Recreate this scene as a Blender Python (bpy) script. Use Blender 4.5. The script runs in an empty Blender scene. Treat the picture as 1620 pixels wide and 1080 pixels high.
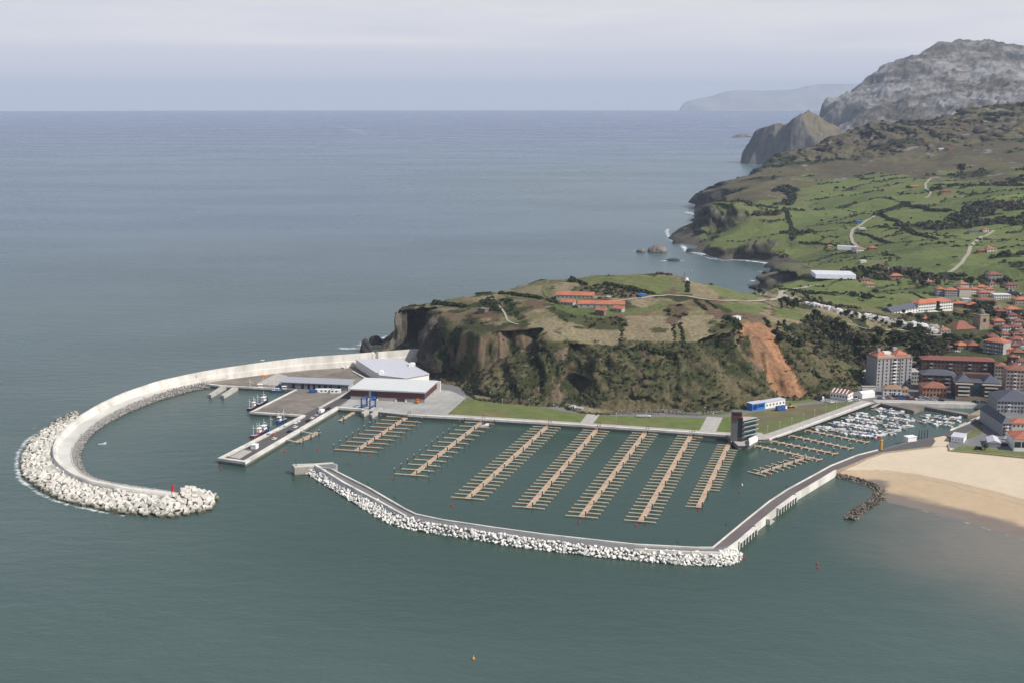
import bpy, math, random
import numpy as np
from mathutils import Vector, Matrix
from mathutils.geometry import delaunay_2d_cdt

SC = bpy.context.scene
COL = SC.collection
rnd = random.Random(7)
nr = np.random.default_rng(7)

# ------------------------------------------------------------------ camera, world, sun, exposure
FPX, PITCH, CAMH = 1960.0, math.radians(10.97), 220.0
cam = bpy.data.cameras.new('camera')
cam.sensor_width = 36.0
cam.lens = FPX / 1620.0 * 36.0
cam.clip_start = 5.0
cam.clip_end = 120000.0
camo = bpy.data.objects.new('camera', cam)
COL.objects.link(camo)
camo.location = (0, 0, CAMH)
camo.rotation_euler = (math.pi / 2 - PITCH, 0, 0)
SC.camera = camo

SUN_EL, SUN_AZ = 44.0, 25.0        # azimuth: degrees from +X (right) towards the camera
SUN_DIR = Vector((math.cos(math.radians(SUN_EL)) * math.cos(math.radians(SUN_AZ)),
                  -math.cos(math.radians(SUN_EL)) * math.sin(math.radians(SUN_AZ)),
                  math.sin(math.radians(SUN_EL))))
sun = bpy.data.lights.new('sun', 'SUN')
sun.energy = 5.0
sun.angle = math.radians(0.53)
sun.color = (1.0, 0.955, 0.88)
suno = bpy.data.objects.new('sun', sun)
COL.objects.link(suno)
suno.rotation_euler = SUN_DIR.to_track_quat('Z', 'Y').to_euler()
suno.location = (300, -300, 900)

world = bpy.data.worlds.new('World')
SC.world = world
world.use_nodes = True
wn, wl = world.node_tree.nodes, world.node_tree.links
wn.clear()


def wnode(t, **kw):
    n = wn.new(t)
    for k, v in kw.items():
        setattr(n, k, v)
    return n


def wmath(op, a, b=None, c=None, clamp=False):
    n = wn.new('ShaderNodeMath')
    n.operation = op
    n.use_clamp = clamp
    for i, v in enumerate((a, b, c)):
        if v is None:
            continue
        if isinstance(v, (int, float)):
            n.inputs[i].default_value = v
        else:
            wl.new(v, n.inputs[i])
    return n.outputs[0]


wtc = wnode('ShaderNodeTexCoord')
wsep = wnode('ShaderNodeSeparateXYZ')
wl.new(wtc.outputs['Generated'], wsep.inputs[0])
wz = wmath('MAXIMUM', wsep.outputs['Z'], 0.004)
wcomb = wnode('ShaderNodeCombineXYZ')
wl.new(wsep.outputs['X'], wcomb.inputs[0])
wl.new(wsep.outputs['Y'], wcomb.inputs[1])
wl.new(wz, wcomb.inputs[2])
sky = wnode('ShaderNodeTexSky', sky_type='NISHITA')
sky.sun_disc = False
sky.sun_elevation = math.radians(SUN_EL)
sky.sun_rotation = math.radians(90 + SUN_AZ)
sky.altitude = 200
sky.air_density = 1.0
sky.dust_density = 1.5
sky.ozone_density = 1.5
wl.new(wcomb.outputs[0], sky.inputs['Vector'])
# a veil of high cloud: streaks along the horizon, with a soft lower edge
wmap = wnode('ShaderNodeMapping')
wmap.inputs['Scale'].default_value = (2.2, 2.2, 30.0)
wl.new(wcomb.outputs[0], wmap.inputs['Vector'])
wno = wnode('ShaderNodeTexNoise')
wno.inputs['Scale'].default_value = 1.3
wno.inputs['Detail'].default_value = 6
wno.inputs['Roughness'].default_value = 0.55
wl.new(wmap.outputs[0], wno.inputs['Vector'])
# elevation of the veil's lower edge, tilting a little and frayed by the noise
edge = wmath('MULTIPLY_ADD', wsep.outputs['X'], -0.006, 0.030)
edge = wmath('MULTIPLY_ADD', wno.outputs[0], 0.012, edge)
above = wmath('SUBTRACT', wz, edge)
veil = wmath('MULTIPLY_ADD', above, 130.0, 0.0, clamp=True)
wno2 = wnode('ShaderNodeTexNoise')
wno2.inputs['Scale'].default_value = 2.4
wno2.inputs['Detail'].default_value = 5
wmap2 = wnode('ShaderNodeMapping')
wmap2.inputs['Scale'].default_value = (1.6, 1.6, 16.0)
wmap2.inputs['Location'].default_value = (3.1, 1.7, 0.4)
wl.new(wcomb.outputs[0], wmap2.inputs['Vector'])
wl.new(wmap2.outputs[0], wno2.inputs['Vector'])
ramp = wnode('ShaderNodeValToRGB')
ramp.color_ramp.elements[0].position = 0.36
ramp.color_ramp.elements[0].color = (7.2, 7.3, 8.15, 1)
ramp.color_ramp.elements[1].position = 0.68
ramp.color_ramp.elements[1].color = (8.7, 8.45, 8.75, 1)
wl.new(wno2.outputs[0], ramp.inputs[0])
low = wnode('ShaderNodeMix', data_type='RGBA')
low.inputs[0].default_value = 1.0
low.inputs[6].default_value = (4.35, 4.85, 6.5, 1)     # A : clear band over the horizon
low.inputs[6].default_value = (7.1, 7.1, 8.0, 1)
wl.new(ramp.outputs[0], low.inputs[7])
wl.new(veil, low.inputs[0])
# the veil thins out high up
thin = wmath('MULTIPLY_ADD', wz, -2.0, 1.04, clamp=True)
thin = wmath('MAXIMUM', thin, 0.14)
wmix = wnode('ShaderNodeMix', data_type='RGBA')
wl.new(thin, wmix.inputs[0])
wl.new(sky.outputs[0], wmix.inputs[6])
wl.new(low.outputs[2], wmix.inputs[7])
wbg = wnode('ShaderNodeBackground')
wbg.inputs['Strength'].default_value = 0.1
wl.new(wmix.outputs[2], wbg.inputs['Color'])
wout = wnode('ShaderNodeOutputWorld')
wl.new(wbg.outputs[0], wout.inputs['Surface'])

SC.view_settings.view_transform = 'Standard'
SC.view_settings.look = 'None'
SC.view_settings.exposure = 0.0
SC.view_settings.gamma = 1.0
SC.view_settings.use_curve_mapping = False
SC.cycles.volume_bounces = 0
SC.cycles.max_bounces = 5
SC.cycles.diffuse_bounces = 2
SC.cycles.glossy_bounces = 2
SC.cycles.transparent_max_bounces = 6
SC.cycles.use_denoising = True

# ------------------------------------------------------------------ ground points from picture points
CP, SP = math.cos(PITCH), math.sin(PITCH)


def ray(px, py):
    u, v = (px - 810.0) / FPX, (540.0 - py) / FPX
    return Vector((u, CP + SP * v, -SP + CP * v))


def G(px, py, z=0.0):
    """point at height z that lies at this place of the photograph"""
    d = ray(px, py)
    t = (z - CAMH) / d.z
    return Vector((d.x * t, d.y * t, z))


def GD(px, py, D):
    """point at distance D (along Y)"""
    d = ray(px, py)
    t = D / d.y
    return Vector((d.x * t, D, CAMH + d.z * t))


def GL(pts, z=0.0):
    return [G(p[0], p[1], p[2] if len(p) > 2 else z) for p in pts]


# ------------------------------------------------------------------ noise
def _hash(ix, iy, iz, seed):
    h = (ix.astype(np.int64) * 374761393 + iy.astype(np.int64) * 668265263 + iz.astype(np.int64) * 2147483647 + seed * 144665) & 0xffffffff
    h = ((h ^ (h >> 13)) * 1274126177) & 0xffffffff
    h = h ^ (h >> 16)
    return (h & 0xffff) / 65535.0


def vnoise(x, y, z=None, seed=0):
    x = np.asarray(x, float)
    y = np.asarray(y, float)
    z = np.zeros_like(x) if z is None else np.asarray(z, float)
    ix, iy, iz = np.floor(x), np.floor(y), np.floor(z)
    fx, fy, fz = x - ix, y - iy, z - iz
    fx = fx * fx * (3 - 2 * fx)
    fy = fy * fy * (3 - 2 * fy)
    fz = fz * fz * (3 - 2 * fz)
    r = 0
    for dx in (0, 1):
        for dy in (0, 1):
            for dz in (0, 1):
                w = (fx if dx else 1 - fx) * (fy if dy else 1 - fy) * (fz if dz else 1 - fz)
                r = r + w * _hash(ix + dx, iy + dy, iz + dz, seed)
    return r


def fbm(x, y, z=None, oct=4, seed=0, gain=0.5):
    a, s, tot = 1.0, 0, 0
    for o in range(oct):
        k = 2.03 ** o
        s = s + a * vnoise(x * k, y * k, None if z is None else z * k, seed + o * 17)
        tot += a
        a *= gain
    return s / tot


def sstep(a, b, x):
    t = np.clip((x - a) / (b - a), 0, 1)
    return t * t * (3 - 2 * t)


# ------------------------------------------------------------------ materials
MATS = {}


def mat(name, color, rough=0.8, var=0.12, scale=0.4, bump=0.0, bscale=1.5, spec=0.3, metallic=0.0, color2=None, stretch=None, attr=None, c2amt=0.5):
    """colour with two octaves of soft variation in world space, and an optional bump"""
    if name in MATS:
        return MATS[name]
    m = bpy.data.materials.new(name)
    m.use_nodes = True
    n, l = m.node_tree.nodes, m.node_tree.links
    b = n['Principled BSDF']
    b.inputs['Roughness'].default_value = rough
    b.inputs['Specular IOR Level'].default_value = spec
    b.inputs['Metallic'].default_value = metallic
    g = n.new('ShaderNodeNewGeometry')
    src = g.outputs['Position']
    if stretch:
        mp = n.new('ShaderNodeMapping')
        mp.inputs['Scale'].default_value = stretch
        l.new(src, mp.inputs['Vector'])
        src = mp.outputs[0]
    t1 = n.new('ShaderNodeTexNoise')
    t1.inputs['Scale'].default_value = scale
    t1.inputs['Detail'].default_value = 5
    t1.inputs['Roughness'].default_value = 0.62
    l.new(src, t1.inputs['Vector'])
    mr = n.new('ShaderNodeMapRange')
    mr.inputs['From Min'].default_value = 0.28
    mr.inputs['From Max'].default_value = 0.72
    mr.inputs['To Min'].default_value = 1 - var
    mr.inputs['To Max'].default_value = 1 + var
    l.new(t1.outputs[0], mr.inputs['Value'])
    mx = n.new('ShaderNodeMix')
    mx.data_type = 'RGBA'
    mx.blend_type = 'MULTIPLY'
    mx.inputs[0].default_value = 1
    if attr:
        a = n.new('ShaderNodeAttribute')
        a.attribute_name = attr
        base = a.outputs['Color']
    elif color2:
        t2 = n.new('ShaderNodeTexNoise')
        t2.inputs['Scale'].default_value = scale * 0.31
        t2.inputs['Detail'].default_value = 4
        l.new(src, t2.inputs['Vector'])
        m2 = n.new('ShaderNodeMapRange')
        m2.inputs['From Min'].default_value = c2amt - 0.1
        m2.inputs['From Max'].default_value = c2amt + 0.12
        l.new(t2.outputs[0], m2.inputs['Value'])
        mm = n.new('ShaderNodeMix')
        mm.data_type = 'RGBA'
        mm.inputs[6].default_value = (*color, 1)
        mm.inputs[7].default_value = (*color2, 1)
        l.new(m2.outputs[0], mm.inputs[0])
        base = mm.outputs[2]
    else:
        rg = n.new('ShaderNodeRGB')
        rg.outputs[0].default_value = (*color, 1)
        base = rg.outputs[0]
    l.new(base, mx.inputs[6])
    l.new(mr.outputs[0], mx.inputs[7])
    l.new(mx.outputs[2], b.inputs['Base Color'])
    if bump:
        t3 = n.new('ShaderNodeTexNoise')
        t3.inputs['Scale'].default_value = bscale
        t3.inputs['Detail'].default_value = 5
        l.new(src, t3.inputs['Vector'])
        bp = n.new('ShaderNodeBump')
        bp.inputs['Strength'].default_value = 1.0
        bp.inputs['Distance'].default_value = bump
        l.new(t3.outputs[0], bp.inputs['Height'])
        l.new(bp.outputs[0], b.inputs['Normal'])
    MATS[name] = m
    return m


M = dict(
    concrete=mat('pale concrete', (0.50, 0.475, 0.43), 0.85, 0.13, 0.22, bump=0.1, bscale=0.8, color2=(0.40, 0.38, 0.34), c2amt=0.55),
    wallconc=mat('wall concrete', (0.70, 0.67, 0.61), 0.85, 0.10, 0.25, color2=(0.50, 0.47, 0.42), stretch=(1, 1, 0.25), c2amt=0.55),
    deckconc=mat('deck concrete', (0.64, 0.615, 0.565), 0.9, 0.08, 0.12, color2=(0.56, 0.54, 0.50)),
    apron=mat('apron concrete', (0.42, 0.41, 0.385), 0.85, 0.13, 0.10, color2=(0.34, 0.33, 0.31), c2amt=0.5),
    quayface=mat('stained and shaded quay face', (0.17, 0.17, 0.15), 0.9, 0.3, 0.6, stretch=(1, 1, 0.3)),
    caisson=mat('caisson concrete', (0.46, 0.44, 0.40), 0.9, 0.12, 0.4, color2=(0.34, 0.32, 0.28), stretch=(1, 1, 0.3)),
    gravel=mat('gravel yard', (0.215, 0.185, 0.155), 0.95, 0.22, 0.16, color2=(0.155, 0.135, 0.115), c2amt=0.5),
    asphalt=mat('asphalt', (0.085, 0.078, 0.078), 0.9, 0.12, 0.15, color2=(0.105, 0.097, 0.094)),
    asphalt2=mat('worn asphalt', (0.17, 0.165, 0.165), 0.9, 0.1, 0.15),
    promenade=mat('purple asphalt', (0.12, 0.098, 0.10), 0.9, 0.08, 0.1, color2=(0.14, 0.118, 0.115)),
    paving=mat('paving', (0.42, 0.395, 0.36), 0.9, 0.08, 0.3),
    sand=mat('dry sand', (0.56, 0.46, 0.34), 0.95, 0.05, 0.05, color2=(0.52, 0.42, 0.305)),
    lawn=mat('lawn', (0.115, 0.145, 0.04), 0.95, 0.22, 0.12, bump=0.1, color2=(0.16, 0.135, 0.06), c2amt=0.6),
    lawn2=mat('patchy lawn', (0.13, 0.115, 0.06), 0.95, 0.2, 0.08, bump=0.1, color2=(0.105, 0.145, 0.035), c2amt=0.54),
    block=mat('armour concrete', (0.60, 0.57, 0.51), 0.9, 0.16, 0.35, bump=0.12, bscale=1.2, color2=(0.47, 0.445, 0.39), c2amt=0.55),
    wetblock=mat('weedy wet rock', (0.045, 0.042, 0.022), 0.7, 0.35, 0.5, bump=0.2),
    core=mat('dark core rock', (0.16, 0.15, 0.13), 0.95, 0.3, 0.5, bump=0.3),
    limestone=mat('pale boulders', (0.72, 0.695, 0.64), 0.9, 0.2, 0.4, bump=0.15, color2=(0.52, 0.505, 0.475), c2amt=0.58),
    greyrock=mat('grey revetment rock', (0.24, 0.228, 0.215), 0.95, 0.28, 0.5, bump=0.2),
    groyne=mat('dark groyne rock', (0.20, 0.165, 0.13), 0.95, 0.3, 0.5, bump=0.2, color2=(0.10, 0.085, 0.07)),
    wood=mat('deck boards', (0.45, 0.32, 0.22), 0.8, 0.12, 0.6),
    woodpale=mat('pale finger boards', (0.46, 0.385, 0.27), 0.8, 0.14, 0.6),
    woodred=mat('reddish boards', (0.40, 0.225, 0.14), 0.8, 0.14, 0.5),
    pile=mat('steel pile', (0.03, 0.035, 0.04), 0.5, 0.1, 1.0),
    float=mat('float concrete', (0.38, 0.36, 0.32), 0.85, 0.12, 1.0),
    gel=mat('boat white', (0.66, 0.66, 0.65), 0.5, 0.06, 0.5),
    white=mat('white paint', (0.80, 0.79, 0.77), 0.6, 0.05, 0.5),
    whitewall=mat('white render', (0.74, 0.72, 0.68), 0.85, 0.07, 0.3),
    cream=mat('cream render', (0.56, 0.50, 0.41), 0.85, 0.08, 0.3),
    pink=mat('pinkish render', (0.40, 0.31, 0.27), 0.85, 0.08, 0.3),
    grey=mat('grey render', (0.34, 0.335, 0.335), 0.85, 0.08, 0.3),
    shed=mat('shed metal', (0.17, 0.17, 0.185), 0.6, 0.06, 0.3),
    shedroof=mat('grey blue roofing', (0.34, 0.35, 0.385), 0.6, 0.05, 0.1, stretch=(6, 1, 1)),
    palroof=mat('pale lilac roofing', (0.52, 0.52, 0.56), 0.6, 0.05, 0.1, stretch=(8, 1, 1)),
    whiteroof=mat('white roofing', (0.60, 0.61, 0.595), 0.6, 0.035, 0.05),
    maroon=mat('maroon cladding', (0.095, 0.036, 0.036), 0.6, 0.10, 0.4, stretch=(8, 8, 0.2)),
    brownwall=mat('brown brick', (0.115, 0.072, 0.062), 0.9, 0.12, 0.4),
    brick=mat('orange brick', (0.33, 0.165, 0.115), 0.9, 0.1, 0.4),
    stone=mat('old stone', (0.29, 0.235, 0.165), 0.9, 0.2, 0.4, bump=0.05),
    stonedark=mat('dark stone', (0.16, 0.135, 0.11), 0.9, 0.2, 0.4),
    tile=mat('orange roof tiles', (0.44, 0.155, 0.085), 0.85, 0.16, 0.5, color2=(0.35, 0.13, 0.08), bump=0.03),
    tiledull=mat('weathered roof tiles', (0.26, 0.105, 0.07), 0.9, 0.2, 0.5, color2=(0.19, 0.09, 0.065)),
    tilered=mat('red brown roofing', (0.20, 0.078, 0.062), 0.9, 0.14, 0.5),
    tiletan=mat('tan roofing', (0.27, 0.18, 0.115), 0.9, 0.14, 0.5),
    slate=mat('slate', (0.085, 0.09, 0.11), 0.6, 0.16, 0.6),
    glass=mat('window glass', (0.022, 0.028, 0.036), 0.15, 0.1, 1.0, spec=0.6),
    bluegreen=mat('green curtain glass', (0.02, 0.045, 0.05), 0.12, 0.15, 0.3, spec=0.8),
    paleglass=mat('pale louvre glass', (0.42, 0.47, 0.46), 0.25, 0.05, 0.6, spec=0.6),
    redpaint=mat('red paint', (0.50, 0.02, 0.025), 0.5, 0.06, 1.0),
    greenpaint=mat('green paint', (0.01, 0.17, 0.06), 0.5, 0.06, 1.0),
    bluepaint=mat('blue paint', (0.03, 0.09, 0.27), 0.5, 0.06, 1.0),
    darkblue=mat('dark blue paint', (0.015, 0.03, 0.12), 0.5, 0.06, 1.0),
    bluecab=mat('bright blue panel', (0.025, 0.17, 0.55), 0.6, 0.05, 0.5),
    orange=mat('orange paint', (0.62, 0.20, 0.02), 0.5, 0.06, 1.0),
    yellow=mat('yellow ochre paint', (0.62, 0.33, 0.03), 0.5, 0.06, 1.0),
    black=mat('black paint', (0.018, 0.018, 0.02), 0.5, 0.1, 1.0),
    rust=mat('rust red steel', (0.20, 0.040, 0.035), 0.6, 0.12, 1.0),
    darksteel=mat('dark grey cladding', (0.15, 0.142, 0.138), 0.5, 0.1, 0.6),
    silver=mat('silver paint', (0.42, 0.43, 0.45), 0.4, 0.05, 1.0),
    trunk=mat('bark', (0.07, 0.052, 0.04), 0.95, 0.2, 1.0),
    track=mat('dirt track', (0.33, 0.295, 0.24), 0.95, 0.15, 0.3),
    leafdark=mat('dark leaves', (0.026, 0.036, 0.017), 0.9, 0.35, 0.5, color2=(0.045, 0.06, 0.022)),
    leafmid=mat('green leaves', (0.052, 0.062, 0.026), 0.9, 0.4, 0.4, color2=(0.072, 0.062, 0.034)),
    leafbare=mat('bare winter twigs', (0.115, 0.088, 0.066), 0.95, 0.3, 0.5),
    leafyellow=mat('yellowing leaves', (0.17, 0.145, 0.045), 0.9, 0.25, 0.5),
    plastic=mat('greenhouse plastic', (0.60, 0.61, 0.64), 0.45, 0.1, 0.3),
    net=mat('brown net heap', (0.20, 0.075, 0.045), 0.95, 0.3, 1.0, bump=0.1),
    searock=mat('sea rock', (0.21, 0.19, 0.165), 0.95, 0.35, 0.12, bump=0.6, bscale=0.5, color2=(0.09, 0.08, 0.07)),
    searockdark=mat('dark sea rock', (0.055, 0.05, 0.045), 0.9, 0.35, 0.2, bump=0.4),
)


# ------------------------------------------------------------------ object helpers
def raw_mesh(name, V, Fc):
    me = bpy.data.meshes.new(name)
    me.from_pydata([tuple(v) for v in V], [], Fc)
    me.update()
    return me


def link(name, data, parent=None, m=None, loc=None, rot=None, smooth=False):
    o = bpy.data.objects.new(name, data)
    COL.objects.link(o)
    if m is not None and data is not None and not data.materials:
        data.materials.append(m)
    if parent is not None:
        o.parent = parent
    if loc is not None:
        o.location = loc
    if rot is not None:
        o.rotation_euler = rot
    if smooth:
        data.polygons.foreach_set('use_smooth', [True] * len(data.polygons))
    return o


def tag(o, label=None, cat=None, group=None, kind=None):
    if label:
        o['label'] = label
    if cat:
        o['category'] = cat
    if group:
        o['group'] = group
    if kind:
        o['kind'] = kind
    return o


def empty(name, loc, rz=0.0, label=None, cat=None, group=None):
    o = bpy.data.objects.new(name, None)
    COL.objects.link(o)
    o.empty_display_size = 0.5
    o.location = loc
    o.rotation_euler = (0, 0, rz)
    return tag(o, label, cat, group)


def kids(root):
    return [o for o in KIDS.get(root.name, [])]


KIDS = {}


def child(name, data, parent, m=None, loc=None, rot=None):
    o = link(name, data, parent, m, loc, rot)
    KIDS.setdefault(parent.name, []).append(o)
    return o


def copy_tree(o, parent=None):
    c = o.copy()
    COL.objects.link(c)
    if parent is not None:
        c.parent = parent
        KIDS.setdefault(parent.name, []).append(c)
    for k in list(KIDS.get(o.name, [])):
        copy_tree(k, c)
    return c


class MB:
    """collects simple shapes into ONE mesh"""

    def __init__(self):
        self.V, self.F = [], []

    def add(self, V, F):
        b = len(self.V)
        self.V += [tuple(v) for v in V]
        self.F += [tuple(i + b for i in f) for f in F]
        return self

    def box(self, x0, x1, y0, y1, z0, z1, M4=None):
        V = [(x, y, z) for z in (z0, z1) for y in (y0, y1) for x in (x0, x1)]
        F = [(0, 2, 3, 1), (4, 5, 7, 6), (0, 1, 5, 4), (2, 6, 7, 3), (0, 4, 6, 2), (1, 3, 7, 5)]
        if M4 is not None:
            V = [M4 @ Vector(v) for v in V]
        return self.add(V, F)

    def prism(self, poly, z0, z1, top_only=False):
        """poly: list of (x, y); z0/z1 numbers"""
        n = len(poly)
        a = sum(poly[i][0] * poly[(i + 1) % n][1] - poly[(i + 1) % n][0] * poly[i][1] for i in range(n))
        if a < 0:
            poly = poly[::-1]
        V = [(p[0], p[1], z0) for p in poly] + [(p[0], p[1], z1) for p in poly]
        F = [tuple(range(n, 2 * n))]
        if not top_only:
            F.append(tuple(range(n - 1, -1, -1)))
            F += [(i, (i + 1) % n, n + (i + 1) % n, n + i) for i in range(n)]
        return self.add(V, F)

    def cyl(self, x, y, z0, z1, r0, r1=None, n=8):
        r1 = r0 if r1 is None else r1
        V = [(x + r0 * math.cos(2 * math.pi * i / n), y + r0 * math.sin(2 * math.pi * i / n), z0) for i in range(n)]
        V += [(x + r1 * math.cos(2 * math.pi * i / n), y + r1 * math.sin(2 * math.pi * i / n), z1) for i in range(n)]
        F = [(i, (i + 1) % n, n + (i + 1) % n, n + i) for i in range(n)] + [tuple(range(n, 2 * n)), tuple(range(n - 1, -1, -1))]
        return self.add(V, F)

    def bar(self, a, b, w, h=None):
        """square bar from a to b"""
        a, b = Vector(a), Vector(b)
        h = h or w
        d = (b - a)
        L = d.length
        q = d.to_track_quat('X', 'Z').to_matrix().to_4x4()
        q.translation = a
        return self.box(0, L, -w / 2, w / 2, -h / 2, h / 2, q)

    def dome(self, x, y, z, r, h=None, n=10, m=4):
        h = h or r
        V, F = [], []
        for j in range(m):
            t = j / m * math.pi / 2
            for i in range(n):
                a = 2 * math.pi * i / n
                V.append((x + r * math.cos(t) * math.cos(a), y + r * math.cos(t) * math.sin(a), z + h * math.sin(t)))
        V.append((x, y, z + h))
        for j in range(m - 1):
            for i in range(n):
                F.append((j * n + i, j * n + (i + 1) % n, (j + 1) * n + (i + 1) % n, (j + 1) * n + i))
        for i in range(n):
            F.append(((m - 1) * n + i, (m - 1) * n + (i + 1) % n, m * n))
        return self.add(V, F)

    def mesh(self, name='mesh'):
        return raw_mesh(name, self.V, self.F)

    def build(self, name, m, parent=None, loc=None, rot=None):
        me = self.mesh(name)
        me.materials.append(m)
        if parent is not None:
            return child(name, me, parent, None, loc, rot)
        return link(name, me, None, None, loc, rot)


def strip(a, b, za=None, zb=None):
    """quads between two equally long point lists"""
    V = list(a) + list(b)
    n = len(a)
    return V, [(i, i + 1, n + i + 1, n + i) for i in range(n - 1)]


def resample(pts, n):
    pts = [Vector(p) for p in pts]
    d = [0.0]
    for i in range(1, len(pts)):
        d.append(d[-1] + (pts[i] - pts[i - 1]).length)
    out = []
    P = np.array([tuple(p) for p in pts])
    s = np.linspace(0, d[-1], n)
    return [Vector([float(np.interp(t, d, P[:, k])) for k in range(P.shape[1])]) for t in s]


def smooth_line(pts, n, it=3):
    """resample then round the corners off"""
    p = resample(pts, n)
    for _ in range(it):
        p = [p[0]] + [(p[i - 1] + p[i] * 2 + p[i + 1]) / 4 for i in range(1, len(p) - 1)] + [p[-1]]
    return p


def inpoly(x, y, poly):
    x, y = np.asarray(x), np.asarray(y)
    r = np.zeros(x.shape, bool)
    n = len(poly)
    for i in range(n):
        x0, y0 = poly[i][0], poly[i][1]
        x1, y1 = poly[(i + 1) % n][0], poly[(i + 1) % n][1]
        if y0 == y1:
            continue
        c = ((y0 > y) != (y1 > y)) & (x < (x1 - x0) * (y - y0) / (y1 - y0) + x0)
        r ^= c
    return r


def linedist(x, y, pts):
    best = np.full(np.shape(x), 1e9)
    for i in range(len(pts) - 1):
        ax, ay, bx, by = pts[i][0], pts[i][1], pts[i + 1][0], pts[i + 1][1]
        dx, dy = bx - ax, by - ay
        t = np.clip(((x - ax) * dx + (y - ay) * dy) / (dx * dx + dy * dy + 1e-9), 0, 1)
        best = np.minimum(best, np.hypot(x - ax - t * dx, y - ay - t * dy))
    return best


ORD = ['first', 'second', 'third', 'fourth', 'fifth', 'sixth', 'seventh', 'eighth', 'ninth', 'tenth', 'eleventh', 'twelfth',
       'thirteenth', 'fourteenth', 'fifteenth', 'sixteenth', 'seventeenth', 'eighteenth', 'nineteenth', 'twentieth']


def nth(i):
    return ORD[i] if i < len(ORD) else '%dth' % (i + 1) if (i + 1) % 10 not in (1, 2, 3) else '%d%s' % (i + 1, {1: 'st', 2: 'nd', 3: 'rd'}[(i + 1) % 10])

# ------------------------------------------------------------------ terrain: a height field through lines of known height
EXT = (1700, 1850, 2050)


def ext(line):
    """carry a row on to the right, outside the picture"""
    p = line[-1]
    return line + [(x, p[1]) + tuple(p[2:]) for x in EXT]


Z = lambda l: [G(a, b, c) for a, b, c in l]
DD = lambda l: [GD(a, b, c) for a, b, c in l]
base_px = [(603, 553, 0), (612, 555, 0), (640, 558, 0.5), (659, 568, 1), (664, 577, 2), (678, 592, 3.5), (700, 602, 4), (721, 605, 4), (729, 608, 4), (738, 618, 4),
           (750, 627, 4), (787, 632, 4), (820, 635, 4), (851, 638, 4), (887, 638, 4), (898, 643, 4), (915, 648, 4), (937, 650, 4),
           (977, 650, 4), (1010, 648, 4), (1045, 648, 4), (1065, 648, 4), (1110, 650, 4), (1146, 646, 4), (1181, 641, 4), (1224, 629, 4), (1264, 628, 4),
           (1288, 624, 4), (1312, 619, 4), (1350, 615, 4), (1362, 606, 4), (1362, 592, 4.5), (1375, 583, 5)]
lines = []
base = Z(base_px)
lines.append(base)
lines.append([Vector((p.x, p.y - 6, 1.6)) for p in base])
lines.append([Vector((p.x * (1 - 22 / p.y), p.y - 22, -4)) for p in base[:-4]])
lines.append([Vector((p.x * (1 - 60 / p.y), p.y - 60, -5)) for p in base[:-6]])
town_foot = Z([(1375, 583, 5), (1385, 585, 4.6), (1440, 588, 5), (1480, 582, 7), (1500, 574, 9), (1560, 566, 11)] + [(x, 562, 12.5) for x in (1620,) + EXT])
lines.append(town_foot)
lines.append(Z([(1372, 612, 2.3), (1385, 618, 2.3), (1440, 614, 2.4), (1500, 612, 3), (1560, 606, 5)] + [(x, 606, 7) for x in (1620,) + EXT]))
lines.append(Z([(1378, 625, 1.8)] + [(x, 628, 1.8) for x in (1450, 1560, 1620) + EXT]))
lines.append(Z([(1378, 637, -4)] + [(x, 640, -4) for x in (1450, 1560, 1620) + EXT]))
lines.append(Z([(1380, 650, -6)] + [(x, 650, -6) for x in (1450, 1560, 1620) + EXT]))
lines.append(Z([(1395, 705, -6)] + [(x, 705, -6) for x in (1480, 1560, 1620) + EXT]))
T1 = [(627, 490, 34), (648, 484.5, 36), (665, 484, 38), (685, 486, 40), (703, 493, 41), (725, 512, 41), (745, 526, 42), (780, 512, 45), (820, 510, 46), (850, 515, 46), (872, 530, 43),
      (905, 543, 40), (940, 546, 38), (975, 549, 37), (1005, 552, 36), (1040, 556, 35), (1070, 562, 33), (1100, 546, 38), (1130, 530, 43), (1155, 515, 48),
      (1170, 510, 49), (1200, 509, 47.5), (1216, 518, 43.5), (1240, 520, 40), (1280, 502, 41), (1300, 506, 38.5), (1340, 520, 31), (1380, 530, 25), (1440, 532, 20), (1480, 532, 18),
      (1520, 536, 17), (1620, 540, 16)]
lines.append(Z(ext(T1)))
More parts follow.
